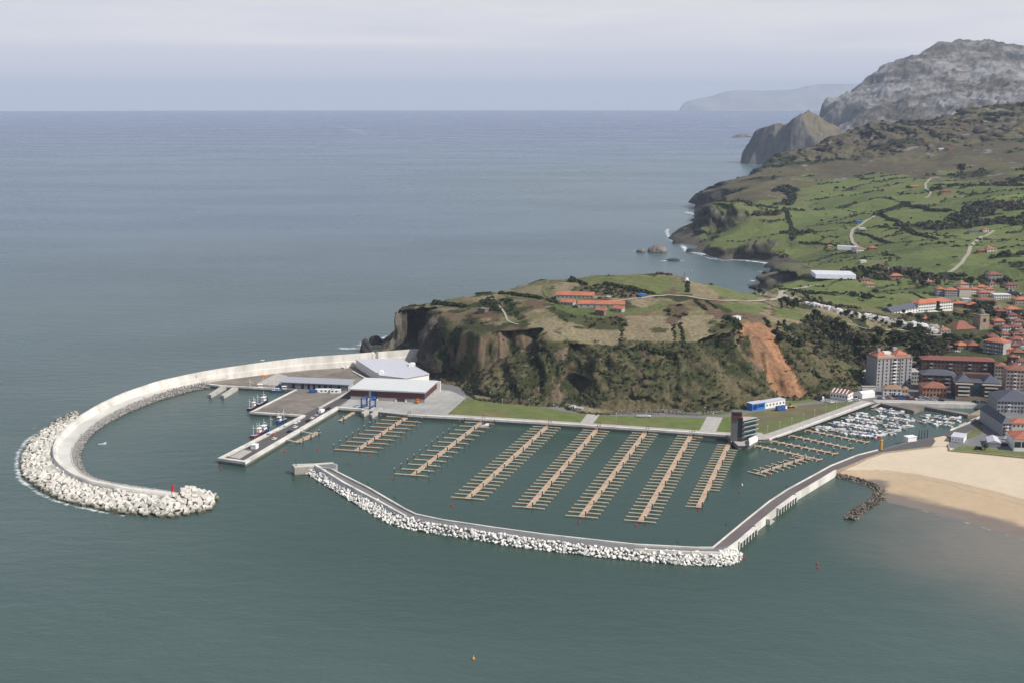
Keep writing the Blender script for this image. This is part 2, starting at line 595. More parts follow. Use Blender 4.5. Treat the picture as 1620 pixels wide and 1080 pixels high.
# spurs and gullies of the left end
lines.append(Z([(703, 494, 41), (694, 508, 36), (682, 530, 25), (670, 556, 11), (664, 577, 2)]))
lines.append(Z([(665, 487, 37), (662, 505, 25), (655, 530, 12), (650, 552, 2)]))
lines.append(Z([(718, 520, 35), (728, 548, 24), (735, 575, 14), (735, 606, 5)]))
rows = [
    [(720, 498, 43), (760, 495, 47), (800, 490, 50), (840, 497, 50), (880, 506, 49), (920, 513, 47), (960, 517, 46.5), (1000, 521, 45.5), (1040, 526, 44.5), (1080, 521, 46), (1120, 506, 49)],
    [(720, 485, 42.5), (760, 478, 48), (800, 478, 52), (840, 481, 53.5), (880, 490, 53.3), (940, 496, 52.3), (1000, 495, 53), (1040, 490, 54), (1080, 490, 54), (1120, 485, 55), (1160, 490, 51.5), (1200, 495, 47), (1240, 500, 43)],
    [(790, 465, 51), (840, 465, 54.5), (880, 474, 55), (940, 478, 55.6), (1000, 475, 57), (1040, 470, 58), (1090, 470, 58), (1140, 475, 54), (1180, 478, 48.5), (1220, 480, 42.5), (1260, 485, 39), (1300, 488, 37), (1350, 500, 32), (1400, 508, 28), (1450, 515, 24), (1500, 518, 22), (1560, 520, 20), (1620, 520, 20)],
    [(1200, 470, 41), (1250, 465, 32), (1300, 470, 31), (1350, 475, 29), (1400, 480, 26), (1450, 490, 22), (1500, 492, 21), (1560, 490, 21.5), (1620, 490, 22.5)],
    [(1283, 450, 28), (1320, 452, 28), (1380, 455, 27), (1440, 458, 26.5), (1500, 460, 26.5), (1560, 458, 28), (1620, 455, 31)],
    [(1297, 430, 32), (1340, 430, 33), (1400, 430, 33), (1460, 432, 33.5), (1520, 430, 36), (1620, 425, 44)],
]
for r in rows:
    lines.append(Z(ext(r) if r[-1][0] == 1620 else r))
drows = [
    [(1290, 411, 1525), (1340, 410, 1500), (1400, 405, 1485), (1460, 400, 1495), (1540, 395, 1495), (1620, 390, 1495)],
    [(1260, 370, 1800), (1320, 370, 1765), (1400, 370, 1720), (1480, 370, 1680), (1560, 370, 1650), (1620, 370, 1615)],
    [(1200, 330, 2110), (1260, 330, 2085), (1320, 330, 2050), (1400, 330, 1995), (1480, 330, 1920), (1560, 330, 1855), (1620, 330, 1795)],
    [(1200, 297, 2400), (1260, 295, 2380), (1340, 295, 2340), (1420, 295, 2240), (1500, 295, 2140), (1620, 295, 2000)],
    [(1220, 265, 2690), (1300, 265, 2650), (1380, 265, 2580), (1460, 265, 2470), (1540, 265, 2380), (1620, 265, 2280)],
    [(1350, 235, 2890), (1430, 235, 2790), (1520, 235, 2690), (1620, 235, 2600)],
    [(1380, 207, 3040), (1450, 205, 2990), (1540, 203, 2950), (1620, 200, 2900)],
]
for r in drows:
    lines.append(DD(ext(r)))
# skyline of the near hill
ridge = DD([(1109, 316, 2500), (1126, 302, 2520), (1153, 292, 2565), (1172, 280, 2640), (1233, 251, 2900), (1298, 234, 3000), (1333, 213, 3080), (1354, 199, 3100),
            (1405, 199, 3150), (1475, 186, 3200), (1502, 185, 3220), (1544, 176, 3250), (1620, 168, 3300), (1700, 161, 3300), (1850, 152, 3300), (2050, 150, 3300)])
lines.append(ridge)
lines.append([Vector((p.x * (1 + 120 / p.y), p.y + 120, p.z * 0.72)) for p in ridge])
lines.append([Vector((p.x * (1 + 420 / p.y), p.y + 420, -8 if i < 6 else p.z * 0.3)) for i, p in enumerate(ridge)])
# skyline of the headland and the seaward fall behind it
S = [(648, 482, 36.5), (668, 479.6, 38.3), (700, 476, 41), (720, 472.5, 43), (756, 465, 47.5), (775, 463, 49.5), (797, 460, 51.5), (829, 451, 55), (855, 442.5, 58), (888, 443, 59),
     (907, 441, 60), (930, 436, 62), (965, 434, 62.5), (997, 434, 62.5), (1030, 433, 62.5), (1058, 434.5, 62), (1091, 443.5, 60), (1124, 450, 55.5), (1155, 456, 51), (1181, 463, 45), (1200, 461, 39), (1240, 451.5, 28), (1262, 444, 25)]
sil = Z(S)
lines.append(sil)
back = [Vector((627 * 0 + p.x, p.y, p.z)) for p in sil[:-1]]
lines.append([Vector((p.x * (1 + 22 / p.y), p.y + 22, p.z * 0.62)) for p in back])
lines.append([Vector((p.x * (1 + 60 / p.y), p.y + 60, -3)) for p in back])
lines.append([Vector((p.x * (1 + 130 / p.y), p.y + 130, -7)) for p in back])
# left end of the headland
lines.append(Z([(627, 489, 34), (616, 510, 22), (611, 530, 11.5), (603, 552, 0)]))
lines.append(DD([(598, 552, 1085), (600, 545, 1120), (612, 540, 1170), (650, 520, 1210)]))
lines[-1] = [Vector((p.x, p.y, -3)) for p in lines[-1]]
lines.append([Vector((-150 + i * 0, 1040 + 40 * i, -7)) for i in range(5)])
# the bay: foot of the cliffs, then their tops
bayfoot = Z([(1258, 447, 3), (1237, 449, 0), (1226, 438, 0), (1230, 425, 0), (1215, 413, 0), (1177, 410, 0), (1143, 410, 0), (1114, 400, 0), (1090, 398, 0), (1110, 390, 0), (1098, 387.5, 0), (1080, 386, 0), (1066, 381, 0),
             ])
lines.append(Z([(1090, 349, 0), (1107, 341, 0), (1101, 337, 0), (1104, 324, 0)]))
lines.append(bayfoot)
off = []
for p in bayfoot[1:]:
    off.append(Vector((p.x - 45, p.y - 30, -6)))
lines.append(off)
lines.append(Z([(1255, 438, 20), (1246, 420, 27), (1247, 408, 32)]))
lines.append(DD([(1244, 372, 1768), (1228, 373, 1766), (1215, 376, 1764), (1195, 380, 1762), (1177, 386, 1760), (1160, 388, 1762), (1143, 388, 1764), (1125, 392, 1806), (1112, 396, 1835)]))
lines.append(DD([(1074, 357, 2034), (1090, 343, 2026), (1110, 325, 2018), (1128, 316, 2010), (1157, 314, 2002), (1172, 325, 1980), (1189, 338, 1950), (1185, 352, 1915), (1160, 365, 1890), (1130, 378, 1868), (1112, 388, 1850)]))
lines.append([Vector(((px_ - 810) / FPX * d_, d_, -5)) for px_, d_ in ((1085, 1830), (1058, 1900), (1050, 1980), (1056, 2040), (1066, 2090), (1082, 2140), (1090, 2250), (1086, 2400), (1092, 2520))])
lines.append([Vector(((px_ - 810) / FPX * d_, d_, -2)) for px_, d_ in ((1070, 2062), (1085, 2075), (1100, 2110))])

lines.append(DD([(1106, 330, 2500), (1140, 322, 2380), (1160, 312, 2330), (1200, 310, 2280)]))
lines.append(DD([(1230, 368, 1850), (1215, 365, 1860), (1200, 360, 1890)]))

pts = []
for ln in lines:
    for i in range(len(ln) - 1):
        a, b = ln[i], ln[i + 1]
        step = max(9.0, 0.012 * a.y)
        k = max(1, int((b - a).length / step))
        for j in range(k):
            pts.append(a.lerp(b, j / k))
    pts.append(ln[-1])
# frame of deep points
Y0, Y1 = 770.0, 3950.0
for y in np.linspace(Y0, Y1, 30):
    pts.append(Vector((-0.135 * y, y, -8)))
for y in (Y0, Y1):
    for u in np.linspace(-0.135, 0.66, 40):
        pts.append(Vector((u * y, y, -8 if y < 1000 or u < 0.2 else 60)))
for px, y in ((900, 1400), (1000, 1500), (1050, 1700), (1100, 1500), (1150, 1450), (1020, 2000), (1040, 2300), (1050, 2600), (1080, 2900), (1120, 3200), (1150, 3500), (1000, 2900), (700, 1400), (700, 2500), (1190, 1350), (1160, 1600)):
    pts.append(Vector(((px - 810) / FPX * y, y, -8)))
seen, P2 = set(), []
for p in pts:
    k = (round(p.x / 3), round(p.y / 3))
    if k in seen:
        continue
    seen.add(k)
    P2.append(p)
res = delaunay_2d_cdt([Vector((p.x, p.y)) for p in P2], [], [], 0, 0.001)
dv, df, orig = res[0], res[2], res[3]
dz = [P2[o[0]].z if o else 0 for o in orig]

Yr = [Y0]
while Yr[-1] < 1260:
    Yr.append(Yr[-1] + 1.5)
while Yr[-1] < Y1:
    Yr.append(Yr[-1] * 1.0020)
Yr = np.array(Yr)
US, UE, UD = -0.128, 0.64, 2.1 / FPX
Uc = np.arange(US, UE, UD)
NR, NC = len(Yr), len(Uc)
GXg = Yr[:, None] * Uc[None, :]
GYg = np.repeat(Yr[:, None], NC, 1)
HZ = np.full((NR, NC), -8.0)
for f in df:
    A, B, C3 = [dv[i] for i in f]
    za, zb, zc = [dz[i] for i in f]
    us = [A.x / A.y, B.x / B.y, C3.x / C3.y]
    c0, c1 = max(0, int((min(us) - US) / UD)), min(NC - 1, int((max(us) - US) / UD) + 1)
    r0 = max(0, int(np.searchsorted(Yr, min(A.y, B.y, C3.y))) - 1)
    r1 = min(NR - 1, int(np.searchsorted(Yr, max(A.y, B.y, C3.y))))
    if c1 <= c0 or r1 < r0:
        continue
    X = GXg[r0:r1 + 1, c0:c1 + 1]
    Y = GYg[r0:r1 + 1, c0:c1 + 1]
    den = (B.y - C3.y) * (A.x - C3.x) + (C3.x - B.x) * (A.y - C3.y)
    if abs(den) < 1e-9:
        continue
    w0 = ((B.y - C3.y) * (X - C3.x) + (C3.x - B.x) * (Y - C3.y)) / den
    w1 = ((C3.y - A.y) * (X - C3.x) + (A.x - C3.x) * (Y - C3.y)) / den
    w2 = 1 - w0 - w1
    mk = (w0 >= -1e-6) & (w1 >= -1e-6) & (w2 >= -1e-6)
    HZ[r0:r1 + 1, c0:c1 + 1][mk] = (w0 * za + w1 * zb + w2 * zc)[mk]


def blur(a, n):
    for _ in range(n):
        a = a.copy()
        a[1:-1] = (a[:-2] + 2 * a[1:-1] + a[2:]) / 4
        a[:, 1:-1] = (a[:, :-2] + 2 * a[:, 1:-1] + a[:, 2:]) / 4
    return a


HZ = blur(HZ, 3)
far_w = sstep(1150, 1700, GYg)
HZ = HZ * (1 - far_w) + blur(HZ, 5) * far_w
landw = sstep(3.5, 9, HZ)
land2 = sstep(12, 26, HZ)
HZ = HZ + landw * (fbm(GXg / 38, GYg / 38, seed=3) - 0.5) * 4.2 + landw * (fbm(GXg / 9, GYg / 9, seed=9) - 0.5) * 1.4
HZ = HZ + land2 * far_w * (fbm(GXg / 170, GYg / 170, seed=21) - 0.5) * 22
# rocky heath of the far hill
heathw = sstep(2500, 2900, GYg) * land2
rg = 1 - np.abs(2 * fbm(GXg / 60, GYg / 90, seed=31, oct=5, gain=0.6) - 1)
HZ = HZ + heathw * (rg - 0.6) * 26


def hz(x, y):
    x, y = np.asarray(x, float), np.asarray(y, float)
    c = np.clip((x / y - US) / UD, 0, NC - 1.001)
    r = np.clip(np.interp(y, Yr, np.arange(NR)), 0, NR - 1.001)
    ci, ri = c.astype(int), r.astype(int)
    fc, fr = c - ci, r - ri
    return (HZ[ri, ci] * (1 - fc) * (1 - fr) + HZ[ri, ci + 1] * fc * (1 - fr) + HZ[ri + 1, ci] * (1 - fc) * fr + HZ[ri + 1, ci + 1] * fc * fr)


def T(px, py):
    """where the photograph's point lies on the terrain"""
    d = ray(px, py)
    ys = np.concatenate([np.arange(790, 1300, 1.0), np.arange(1300, 3500, 4.0)])
    zs = CAMH + d.z / d.y * ys
    h = np.maximum(hz(d.x / d.y * ys, ys), -50)
    i = np.argmax(zs <= h)
    if zs[i] > h[i]:
        i = len(ys) - 1
    y = ys[i]
    return Vector((d.x / d.y * y, y, float(h[i])))


def TP(l):
    return [T(*p) for p in l]


# slope
dzy = np.gradient(HZ, axis=0) / np.gradient(Yr)[:, None]
dzx = np.gradient(HZ, axis=1) / (UD * GYg)
dzy = dzy - Uc[None, :] * dzx
SL = np.hypot(dzx, dzy)
nx, ny = -dzx / (SL + 1e-6), -dzy / (SL + 1e-6)
# buttresses and gullies: steep faces are pushed in and out horizontally
sc = 1 + far_w * 1.6
zq = HZ
bn = fbm(GXg / (30 * sc), GYg / (44 * sc), zq / 150, seed=41, oct=3) - 0.52
bn2 = fbm(GXg / (8 * sc), GYg / (30 * sc), zq / 60, seed=51, oct=4) - 0.5
stw = sstep(0.35, 0.75, SL) * sstep(3.0, 12, HZ)
amp = (42 * bn + 24 * bn2 * (1 + 0.9 * (GXg / GYg * FPX + 810 < 720))) * stw * (1 + far_w * 1.3)
# two named features: the deep recess at the road and the buttress beside it
u_ = (GXg / GYg) * FPX + 810
near_c = (GYg < 1000)
amp += near_c * stw * (-15 * np.exp(-((u_ - 914) / 20) ** 2) + 9 * np.exp(-((u_ - 968) / 24) ** 2) - 9 * np.exp(-((u_ - 845) / 14) ** 2) + 5 * np.exp(-((u_ - 870) / 14) ** 2)
                       - 4 * np.exp(-((u_ - 712) / 10) ** 2) + 6 * np.exp(-((u_ - 765) / 16) ** 2) - 7 * np.exp(-((u_ - 800) / 10) ** 2))
amp = np.minimum(amp, 9 * sc)
VX = GXg + nx * amp
VY = GYg + ny * amp
VZ = HZ.copy()

# ------------------------------------------------------------------ ground cover classes
C = dict(field=(0.112, 0.136, 0.046), field2=(0.134, 0.145, 0.058), field3=(0.092, 0.116, 0.042), dry=(0.215, 0.178, 0.11), dryg=(0.142, 0.128, 0.066),
         scrub=(0.040, 0.046, 0.019), bracken=(0.115, 0.08, 0.052), rock=(0.12, 0.088, 0.06), heath=(0.088, 0.075, 0.046), cliffdark=(0.075, 0.066, 0.052),
         soil=(0.285, 0.155, 0.085), path=(0.42, 0.38, 0.31), ground=(0.20, 0.18, 0.15), limestone=(0.26, 0.25, 0.235))
C = {k: np.array(v) for k, v in C.items()}
CO = np.zeros((NR, NC, 3))
n1 = fbm(GXg / 26, GYg / 26, seed=61, oct=5, gain=0.6)
n2 = fbm(GXg / 7, GYg / 7, seed=71, oct=4, gain=0.6)
n3 = fbm(GXg / 70, GYg / 70, seed=81, oct=4)


def lay(col, w):
    global CO
    CO = CO * (1 - w[..., None]) + col * w[..., None]


CO[:] = C['dryg']
lay(C['dry'], sstep(0.42, 0.58, n1))
lay(C['bracken'], sstep(0.60, 0.66, fbm(GXg / 33, GYg / 33, seed=63, oct=4)))
lay(C['scrub'], sstep(0.55, 0.62, fbm(GXg / 22, GYg / 22, seed=65, oct=5, gain=0.6)))
lay(C['field'], (n3 > 0.66).astype(float) * 0.7)
# farmland: fields of slightly different greens, parted by hedges
FW = sstep(1170, 1300, GYg) * (u_ > 1236) + (GYg > 1700)
FW = np.clip(FW, 0, 1) * (HZ > 3)
fx_, fy_ = GXg + 22 * (n3 - 0.5) * 4, GYg + 30 * (n1 - 0.5)
seeds = []
rr = np.random.default_rng(5)
for i in range(430):
    y = 1150 + 1750 * rr.random() ** 1.15
    x = (-0.0 + 0.66 * rr.random()) * y
    seeds.append((x, y))
seeds = np.array(seeds)
ca, sa = math.cos(0.35), math.sin(0.35)


def fmap(x, y):
    s = 1 + 0.0 * y
    return (x * ca + y * sa) * 0.62, (-x * sa + y * ca) * 1.0


sx_, sy_ = fmap(seeds[:, 0], seeds[:, 1])
gx_, gy_ = fmap(fx_, fy_)
best = np.full((NR, NC), 1e18)
sec = np.full((NR, NC), 1e18)
idx = np.zeros((NR, NC), int)
for i in range(len(seeds)):
    d = (gx_ - sx_[i]) ** 2 + (gy_ - sy_[i]) ** 2
    nb = d < best
    sec = np.where(nb, best, np.minimum(sec, d))
    idx = np.where(nb, i, idx)
    best = np.where(nb, d, best)
EDGE = np.sqrt(sec) - np.sqrt(best)
fcols = np.array([C['field'], C['field'], C['field2'], C['field3'], C['field'] * 1.1])[rr.integers(0, 5, len(seeds))]
fcols = fcols * (0.9 + 0.2 * rr.random(len(seeds)))[:, None]
fc = fcols[idx]
mow = 1 + 0.05 * np.sin((gy_) / 4.0) * (idx % 3 == 0)
fc = fc * mow[..., None] * (0.9 + 0.25 * n1)[..., None]
w = FW
CO = CO * (1 - w[..., None]) + fc * w[..., None]
lay(C['dryg'], FW * sstep(0.60, 0.72, n1) * 0.6)
hedge_n = fbm(GXg / 40, GYg / 40, seed=91, oct=3)
HEDGE = FW * (EDGE < 0.9 + GYg * 0.0009 + 6 * (hedge_n - 0.45)) * (hedge_n > 0.46 + 0.05 * (u_ < 1310) + 0.04 * (GYg < 1600)) * (SL < 0.6)
lay(C['scrub'] * 0.95, HEDGE * 0.9)
# woods and thicket patches
wood_n = fbm(GXg / 120, GYg / 75, seed=95, oct=5, gain=0.55) - 0.05 * (1 - sstep(1290, 1340, u_)) * (GYg < 2300)
WOOD = FW * sstep(0.665, 0.69, wood_n + 0.07 * sstep(1400, 1620, u_) * sstep(1500, 1700, GYg))
lay(C['scrub'], WOOD)
# heath of the upper hill
up = sstep(0, 1, (GYg - (2330 + 240 * np.clip((1420 - u_) / 200, -0.9, 1) + 500 * (n3 - 0.5)) - 0 * u_) / 60)
up = up * (GYg > 2150)
leftheath = sstep(0, 1, (1262 + 50 * (n3 - 0.5) * 4 - u_) / 10) * (GYg > 2230)
HE = np.clip(up + leftheath, 0, 1) * (HZ > 3)
hc = C['heath'] * (0.75 + 0.6 * n1)[..., None]
CO = CO * (1 - HE[..., None]) + hc * HE[..., None]
lay(C['dryg'] * 0.85, HE * sstep(0.52, 0.62, n3) * 0.7)
lay(C['limestone'], HE * sstep(0.66, 0.74, fbm(GXg / 28, GYg / 46, seed=33, oct=5, gain=0.65)) * 0.75)
lay(C['scrub'] * 0.8, HE * sstep(0.58, 0.66, wood_n) * 0.9)
HEDGE = HEDGE * (HE < 0.5)
WOOD = WOOD * (HE < 0.5)


def zone(px, col, soft=None, n=None, k=0.8):
    poly = [(p.x, p.y) for p in TP(px)]
    m = inpoly(GXg + 5 * (n2 - 0.5) * 2, GYg + 8 * (n1 - 0.5) * 2, poly).astype(float) * k
    if n is not None:
        m = m * n
    lay(col, m)
    return m


ZB = {}
# --- headland zones
zone([(805, 459), (829, 452), (868, 443), (900, 444), (870, 452), (880, 470), (860, 472), (830, 466)], C['dryg'])
zone([(812, 462), (845, 452), (866, 452), (858, 466), (840, 468)], C['dry'] * 0.9)
zone([(902, 448), (932, 438), (1058, 437), (1066, 446), (1060, 461), (1030, 466), (985, 461), (960, 450), (925, 449)], C['field'])
ZB['thick1'] = zone([(940, 452), (960, 450), (1000, 458), (1034, 466), (1020, 470), (985, 472), (950, 468), (925, 462), (905, 455)], C['bracken'])
zone([(1066, 450), (1090, 446), (1090, 466), (1070, 466)], C['field2'])
zone([(1092, 444), (1115, 448), (1140, 470), (1132, 474), (1100, 470), (1088, 464)], C['dry'])
zone([(1118, 451), (1180, 463), (1200, 470), (1200, 476), (1150, 474), (1136, 466)], C['field'])
zone([(1140, 480), (1190, 479), (1215, 482), (1200, 495), (1165, 497), (1150, 490)], C['field'])
zone([(870, 480), (910, 487), (990, 490), (1060, 478), (1060, 486), (1000, 500), (940, 502), (880, 490)], C['field'] * 0.9)
ZB['thick2'] = zone([(870, 488), (930, 500), (990, 506), (985, 522), (930, 518), (885, 506)], C['scrub'] * 1.1)
zone([(880, 516), (985, 522), (980, 545), (905, 540)], C['dry'])
ZB['thick3'] = zone([(1055, 484), (1088, 480), (1088, 496), (1070, 516), (1055, 508)], C['bracken'] * 0.7)
zone([(990, 500), (1050, 500), (1060, 520), (1070, 552), (1000, 548), (990, 530)], C['dry'])
zone([(1026, 519), (1042, 517), (1056, 521), (1048, 528), (1034, 528)], C['scrub'] * 0.8)
zone([(1090, 500), (1130, 500), (1120, 520), (1125, 548), (1095, 545), (1085, 520)], C['dry'])
ZB['thick4'] = zone([(1120, 520), (1165, 500), (1172, 520), (1160, 560), (1120, 552)], C['scrub'])
zone([(650, 482), (690, 478), (700, 488), (660, 487)], C['dryg'])
zone([(705, 495), (735, 500), (725, 530), (755, 545), (700, 540), (680, 530)], C['bracken'] * 1.25)
zone([(785, 505), (800, 500), (820, 508), (800, 512)], C['field2'])
ZB['thick5'] = zone([(760, 478), (775, 470), (795, 490), (790, 495), (762, 492)], C['scrub'])
ZB['thick6'] = zone([(792, 476), (800, 472), (822, 495), (835, 503), (822, 508), (808, 500)], C['scrub'])
zone([(1225, 482), (1262, 488), (1280, 500), (1262, 506), (1225, 500)], C['field'] * 1.1)
zone([(1200, 505), (1240, 505), (1262, 510), (1240, 520), (1215, 515)], C['dryg'])
zone([(1262, 470), (1290, 452), (1360, 462), (1440, 474), (1455, 482), (1380, 488), (1330, 484)], C['field'])
zone([(1300, 503), (1380, 522), (1440, 527), (1400, 530), (1330, 522)], C['field2'])
WOODP = [[(1266, 505), (1300, 500), (1345, 522), (1385, 535), (1385, 585), (1365, 600), (1340, 575), (1290, 560), (1262, 540)],
         [(1385, 530), (1460, 530), (1500, 540), (1500, 560), (1470, 590), (1445, 600), (1440, 560), (1385, 560)]]
for wpoly in WOODP:
    zone(wpoly, C['scrub'])
# --- cliffs by slope
steep = sstep(0.5, 0.72, SL) * (HZ > 1.5)
rockm = sstep(0.53, 0.62, fbm(GXg / 9, GYg / 12, HZ / 60, seed=101, oct=4, gain=0.6))
cl = C['scrub'] * (1 - rockm[..., None]) + C['rock'] * rockm[..., None]
cl = cl * (0.35 + 0.5 * n2 + 0.9 * fbm(GXg / 3.0, GYg / 26, HZ / 60, seed=107, oct=3))[..., None]  # dark vertical streaks put rib shadow into the cliff colour
seaside = ((GYg > 1330) | (u_ < 700))
cl = np.where(seaside[..., None], C['cliffdark'] * (0.7 + 0.9 * rockm)[..., None], cl)
CO = CO * (1 - steep[..., None]) + cl * steep[..., None]
mid = sstep(0.24, 0.38, SL) * (1 - steep) * (GYg < 1060) * (HZ < 40) * (HZ > 2)
lay(np.array((0.098, 0.084, 0.045)), mid * 0.9)
lay(C['scrub'] * 1.1, mid * sstep(0.42, 0.54, n1))
lay(C['bracken'], mid * sstep(0.58, 0.64, n2) * 0.7)
# pale rock near the splash line and fresh orange landslide
lay(C['cliffdark'] * 1.2, (HZ < 7) * (GYg > 1330) * 1.0)
slide = TP([(1168, 511), (1190, 509), (1208, 511), (1218, 521), (1229, 545), (1241, 570), (1254, 595), (1273, 619), (1271, 627), (1232, 628), (1222, 610), (1206, 588), (1186, 570), (1176, 545), (1178, 528), (1166, 545), (1164, 538)])
SLM = inpoly(GXg + 4 * (n2 - 0.5), GYg + 6 * (n2 - 0.5), [(p.x, p.y) for p in slide]).astype(float)
streak = fbm((GXg * 0.85 + GYg * 0.5) / 2.2, (GYg * 0.85 - GXg * 0.5) / 60, seed=111, oct=3)
sc_ = C['soil'] * (0.62 + 0.7 * streak)[..., None]
patch = sstep(0.56, 0.66, n1)
CO = np.where(SLM[..., None] > 0.5, sc_ * (1 - 0.5 * patch[..., None]) + C['bracken'] * 0.5 * patch[..., None], CO)
VZ = VZ - SLM * 2.2
# town soil
lay(C['dryg'] * 0.7, sstep(1400, 1440, u_) * (GYg < 1180) * (1 - sstep(0.45, 0.6, n1)) * 0.8)
lay(C['scrub'] * 1.3, sstep(1400, 1440, u_) * (GYg < 1180) * sstep(0.42, 0.5, n1))
tw = sstep(1375, 1390, u_) * (1 - sstep(8, 12, HZ)) * (GYg < 1100)
lay(C['ground'], tw)

fine = (fbm(GXg / 2.2, GYg / 2.2, seed=121, oct=2) - 0.5)
VZ = VZ + fine * (HZ > 3) * (GYg < 1400) * (2.8 * np.clip(steep + mid, 0, 1) + 0.25) * (1 - SLM)

# mesh of the land
keep = (HZ > -7.2)
kk = keep[:-1, :-1] | keep[1:, :-1] | keep[:-1, 1:] | keep[1:, 1:]
ii = np.arange(NR * NC).reshape(NR, NC)
q = np.stack([ii[:-1, :-1], ii[:-1, 1:], ii[1:, 1:], ii[1:, :-1]], -1)[kk]


def grid_mesh(name, X, Y, Zz, quads, cols=None, smooth=True):
    used = np.unique(quads)
    remap = np.full(X.size, -1)
    remap[used] = np.arange(len(used))
    me = bpy.data.meshes.new(name)
    me.vertices.add(len(used))
    co = np.stack([X.ravel()[used], Y.ravel()[used], Zz.ravel()[used]], -1).astype(np.float32)
    me.vertices.foreach_set('co', co.ravel())
    qq = remap[quads].astype(np.int32)
    me.loops.add(qq.size)
    me.loops.foreach_set('vertex_index', qq.ravel())
    me.polygons.add(len(qq))
    me.polygons.foreach_set('loop_start', (np.arange(len(qq)) * 4).astype(np.int32))
    me.polygons.foreach_set('loop_total', np.full(len(qq), 4, np.int32))
    me.update(calc_edges=True)
    if smooth:
        me.polygons.foreach_set('use_smooth', np.ones(len(qq), bool))
    if cols is not None:
        a = me.color_attributes.new('tone', 'FLOAT_COLOR', 'POINT')
        c = np.ones((len(used), 4), np.float32)
        c[:, :3] = cols.reshape(-1, 3)[used]
        a.data.foreach_set('color', c.ravel())
    return me


landmat = mat('land cover', (1, 1, 1), 0.97, 0.38, 0.35, bump=0.6, bscale=0.6, attr='tone', spec=0.1)
terr = link('hills', grid_mesh('hills', VX, VY, VZ, q, CO), None, landmat)
tag(terr, kind='structure')


def ribbon(name, ptsw, width, m, lift=0.3, label=None):
    """a path or road draped on the terrain"""
    L = sum((ptsw[i + 1] - ptsw[i]).length for i in range(len(ptsw) - 1))
    p = smooth_line(ptsw, max(4, int(L / 4)), 2)
    A, B = [], []
    for i, a in enumerate(p):
        t = (p[min(i + 1, len(p) - 1)] - p[max(i - 1, 0)])
        t.z = 0
        t.normalize()
        s = Vector((-t.y, t.x, 0)) * width / 2
        for lst, qv in ((A, a - s), (B, a + s)):
            lst.append(Vector((qv.x, qv.y, float(max(hz(qv.x, qv.y), hz(a.x, a.y))) + lift)))
    V, F = strip(A, B)
    o = link(name, raw_mesh(name, V, F), None, m)
    return tag(o, kind='structure')



# ------------------------------------------------------------------ mountain and crag beyond, far coast
def tin_patch(name, lines_, y0, y1, u0, u1, ny_, nu_, m, colf, disp, zmin=-20, cut=-15):
    P = []
    for ln in lines_:
        for i in range(len(ln) - 1):
            a, b = ln[i], ln[i + 1]
            k = max(1, int((b - a).length / 70))
            for j in range(k):
                P.append(a.lerp(b, j / k))
        P.append(ln[-1])
    rs = delaunay_2d_cdt([Vector((p.x, p.y)) for p in P], [], [], 0, 0.01)
    vv, tri, og = rs[0], rs[2], rs[3]
    zz = [P[o[0]].z if o else 0 for o in og]
    yy = np.geomspace(y0, y1, ny_)
    uu = np.linspace(u0, u1, nu_)
    X = yy[:, None] * uu[None]
    Y = np.repeat(yy[:, None], nu_, 1)
    H = np.full(X.shape, float(zmin))
    for f in tri:
        A, B, C_ = [vv[i] for i in f]
        us = [A.x / A.y, B.x / B.y, C_.x / C_.y]
        c0, c1 = np.searchsorted(uu, min(us)), np.searchsorted(uu, max(us))
        r0, r1 = np.searchsorted(yy, min(A.y, B.y, C_.y)), np.searchsorted(yy, max(A.y, B.y, C_.y))
        c0, r0 = max(c0 - 1, 0), max(r0 - 1, 0)
        XX, YY = X[r0:r1 + 1, c0:c1 + 1], Y[r0:r1 + 1, c0:c1 + 1]
        den = (B.y - C_.y) * (A.x - C_.x) + (C_.x - B.x) * (A.y - C_.y)
        if abs(den) < 1e-6 or XX.size == 0:
            continue
        w0 = ((B.y - C_.y) * (XX - C_.x) + (C_.x - B.x) * (YY - C_.y)) / den
        w1 = ((C_.y - A.y) * (XX - C_.x) + (A.x - C_.x) * (YY - C_.y)) / den
        w2 = 1 - w0 - w1
        mk = (w0 >= -1e-6) & (w1 >= -1e-6) & (w2 >= -1e-6)
        H[r0:r1 + 1, c0:c1 + 1][mk] = (w0 * zz[f[0]] + w1 * zz[f[1]] + w2 * zz[f[2]])[mk]
    H = blur(H, 2)
    H = disp(X, Y, H)
    gy = np.gradient(H, axis=0) / np.gradient(yy)[:, None]
    gx = np.gradient(H, axis=1) / np.gradient(X, axis=1)
    gy = gy - uu[None] * gx
    sl = np.hypot(gx, gy)
    cols = colf(X, Y, H, sl)
    i2 = np.arange(X.size).reshape(X.shape)
    kp = H > cut
    k4 = kp[:-1, :-1] | kp[1:, :-1] | kp[:-1, 1:] | kp[1:, 1:]
    qd = np.stack([i2[:-1, :-1], i2[:-1, 1:], i2[1:, 1:], i2[1:, :-1]], -1)[k4]
    o = link(name, grid_mesh(name, X, Y, H, qd, cols), None, m)
    return tag(o, kind='structure')


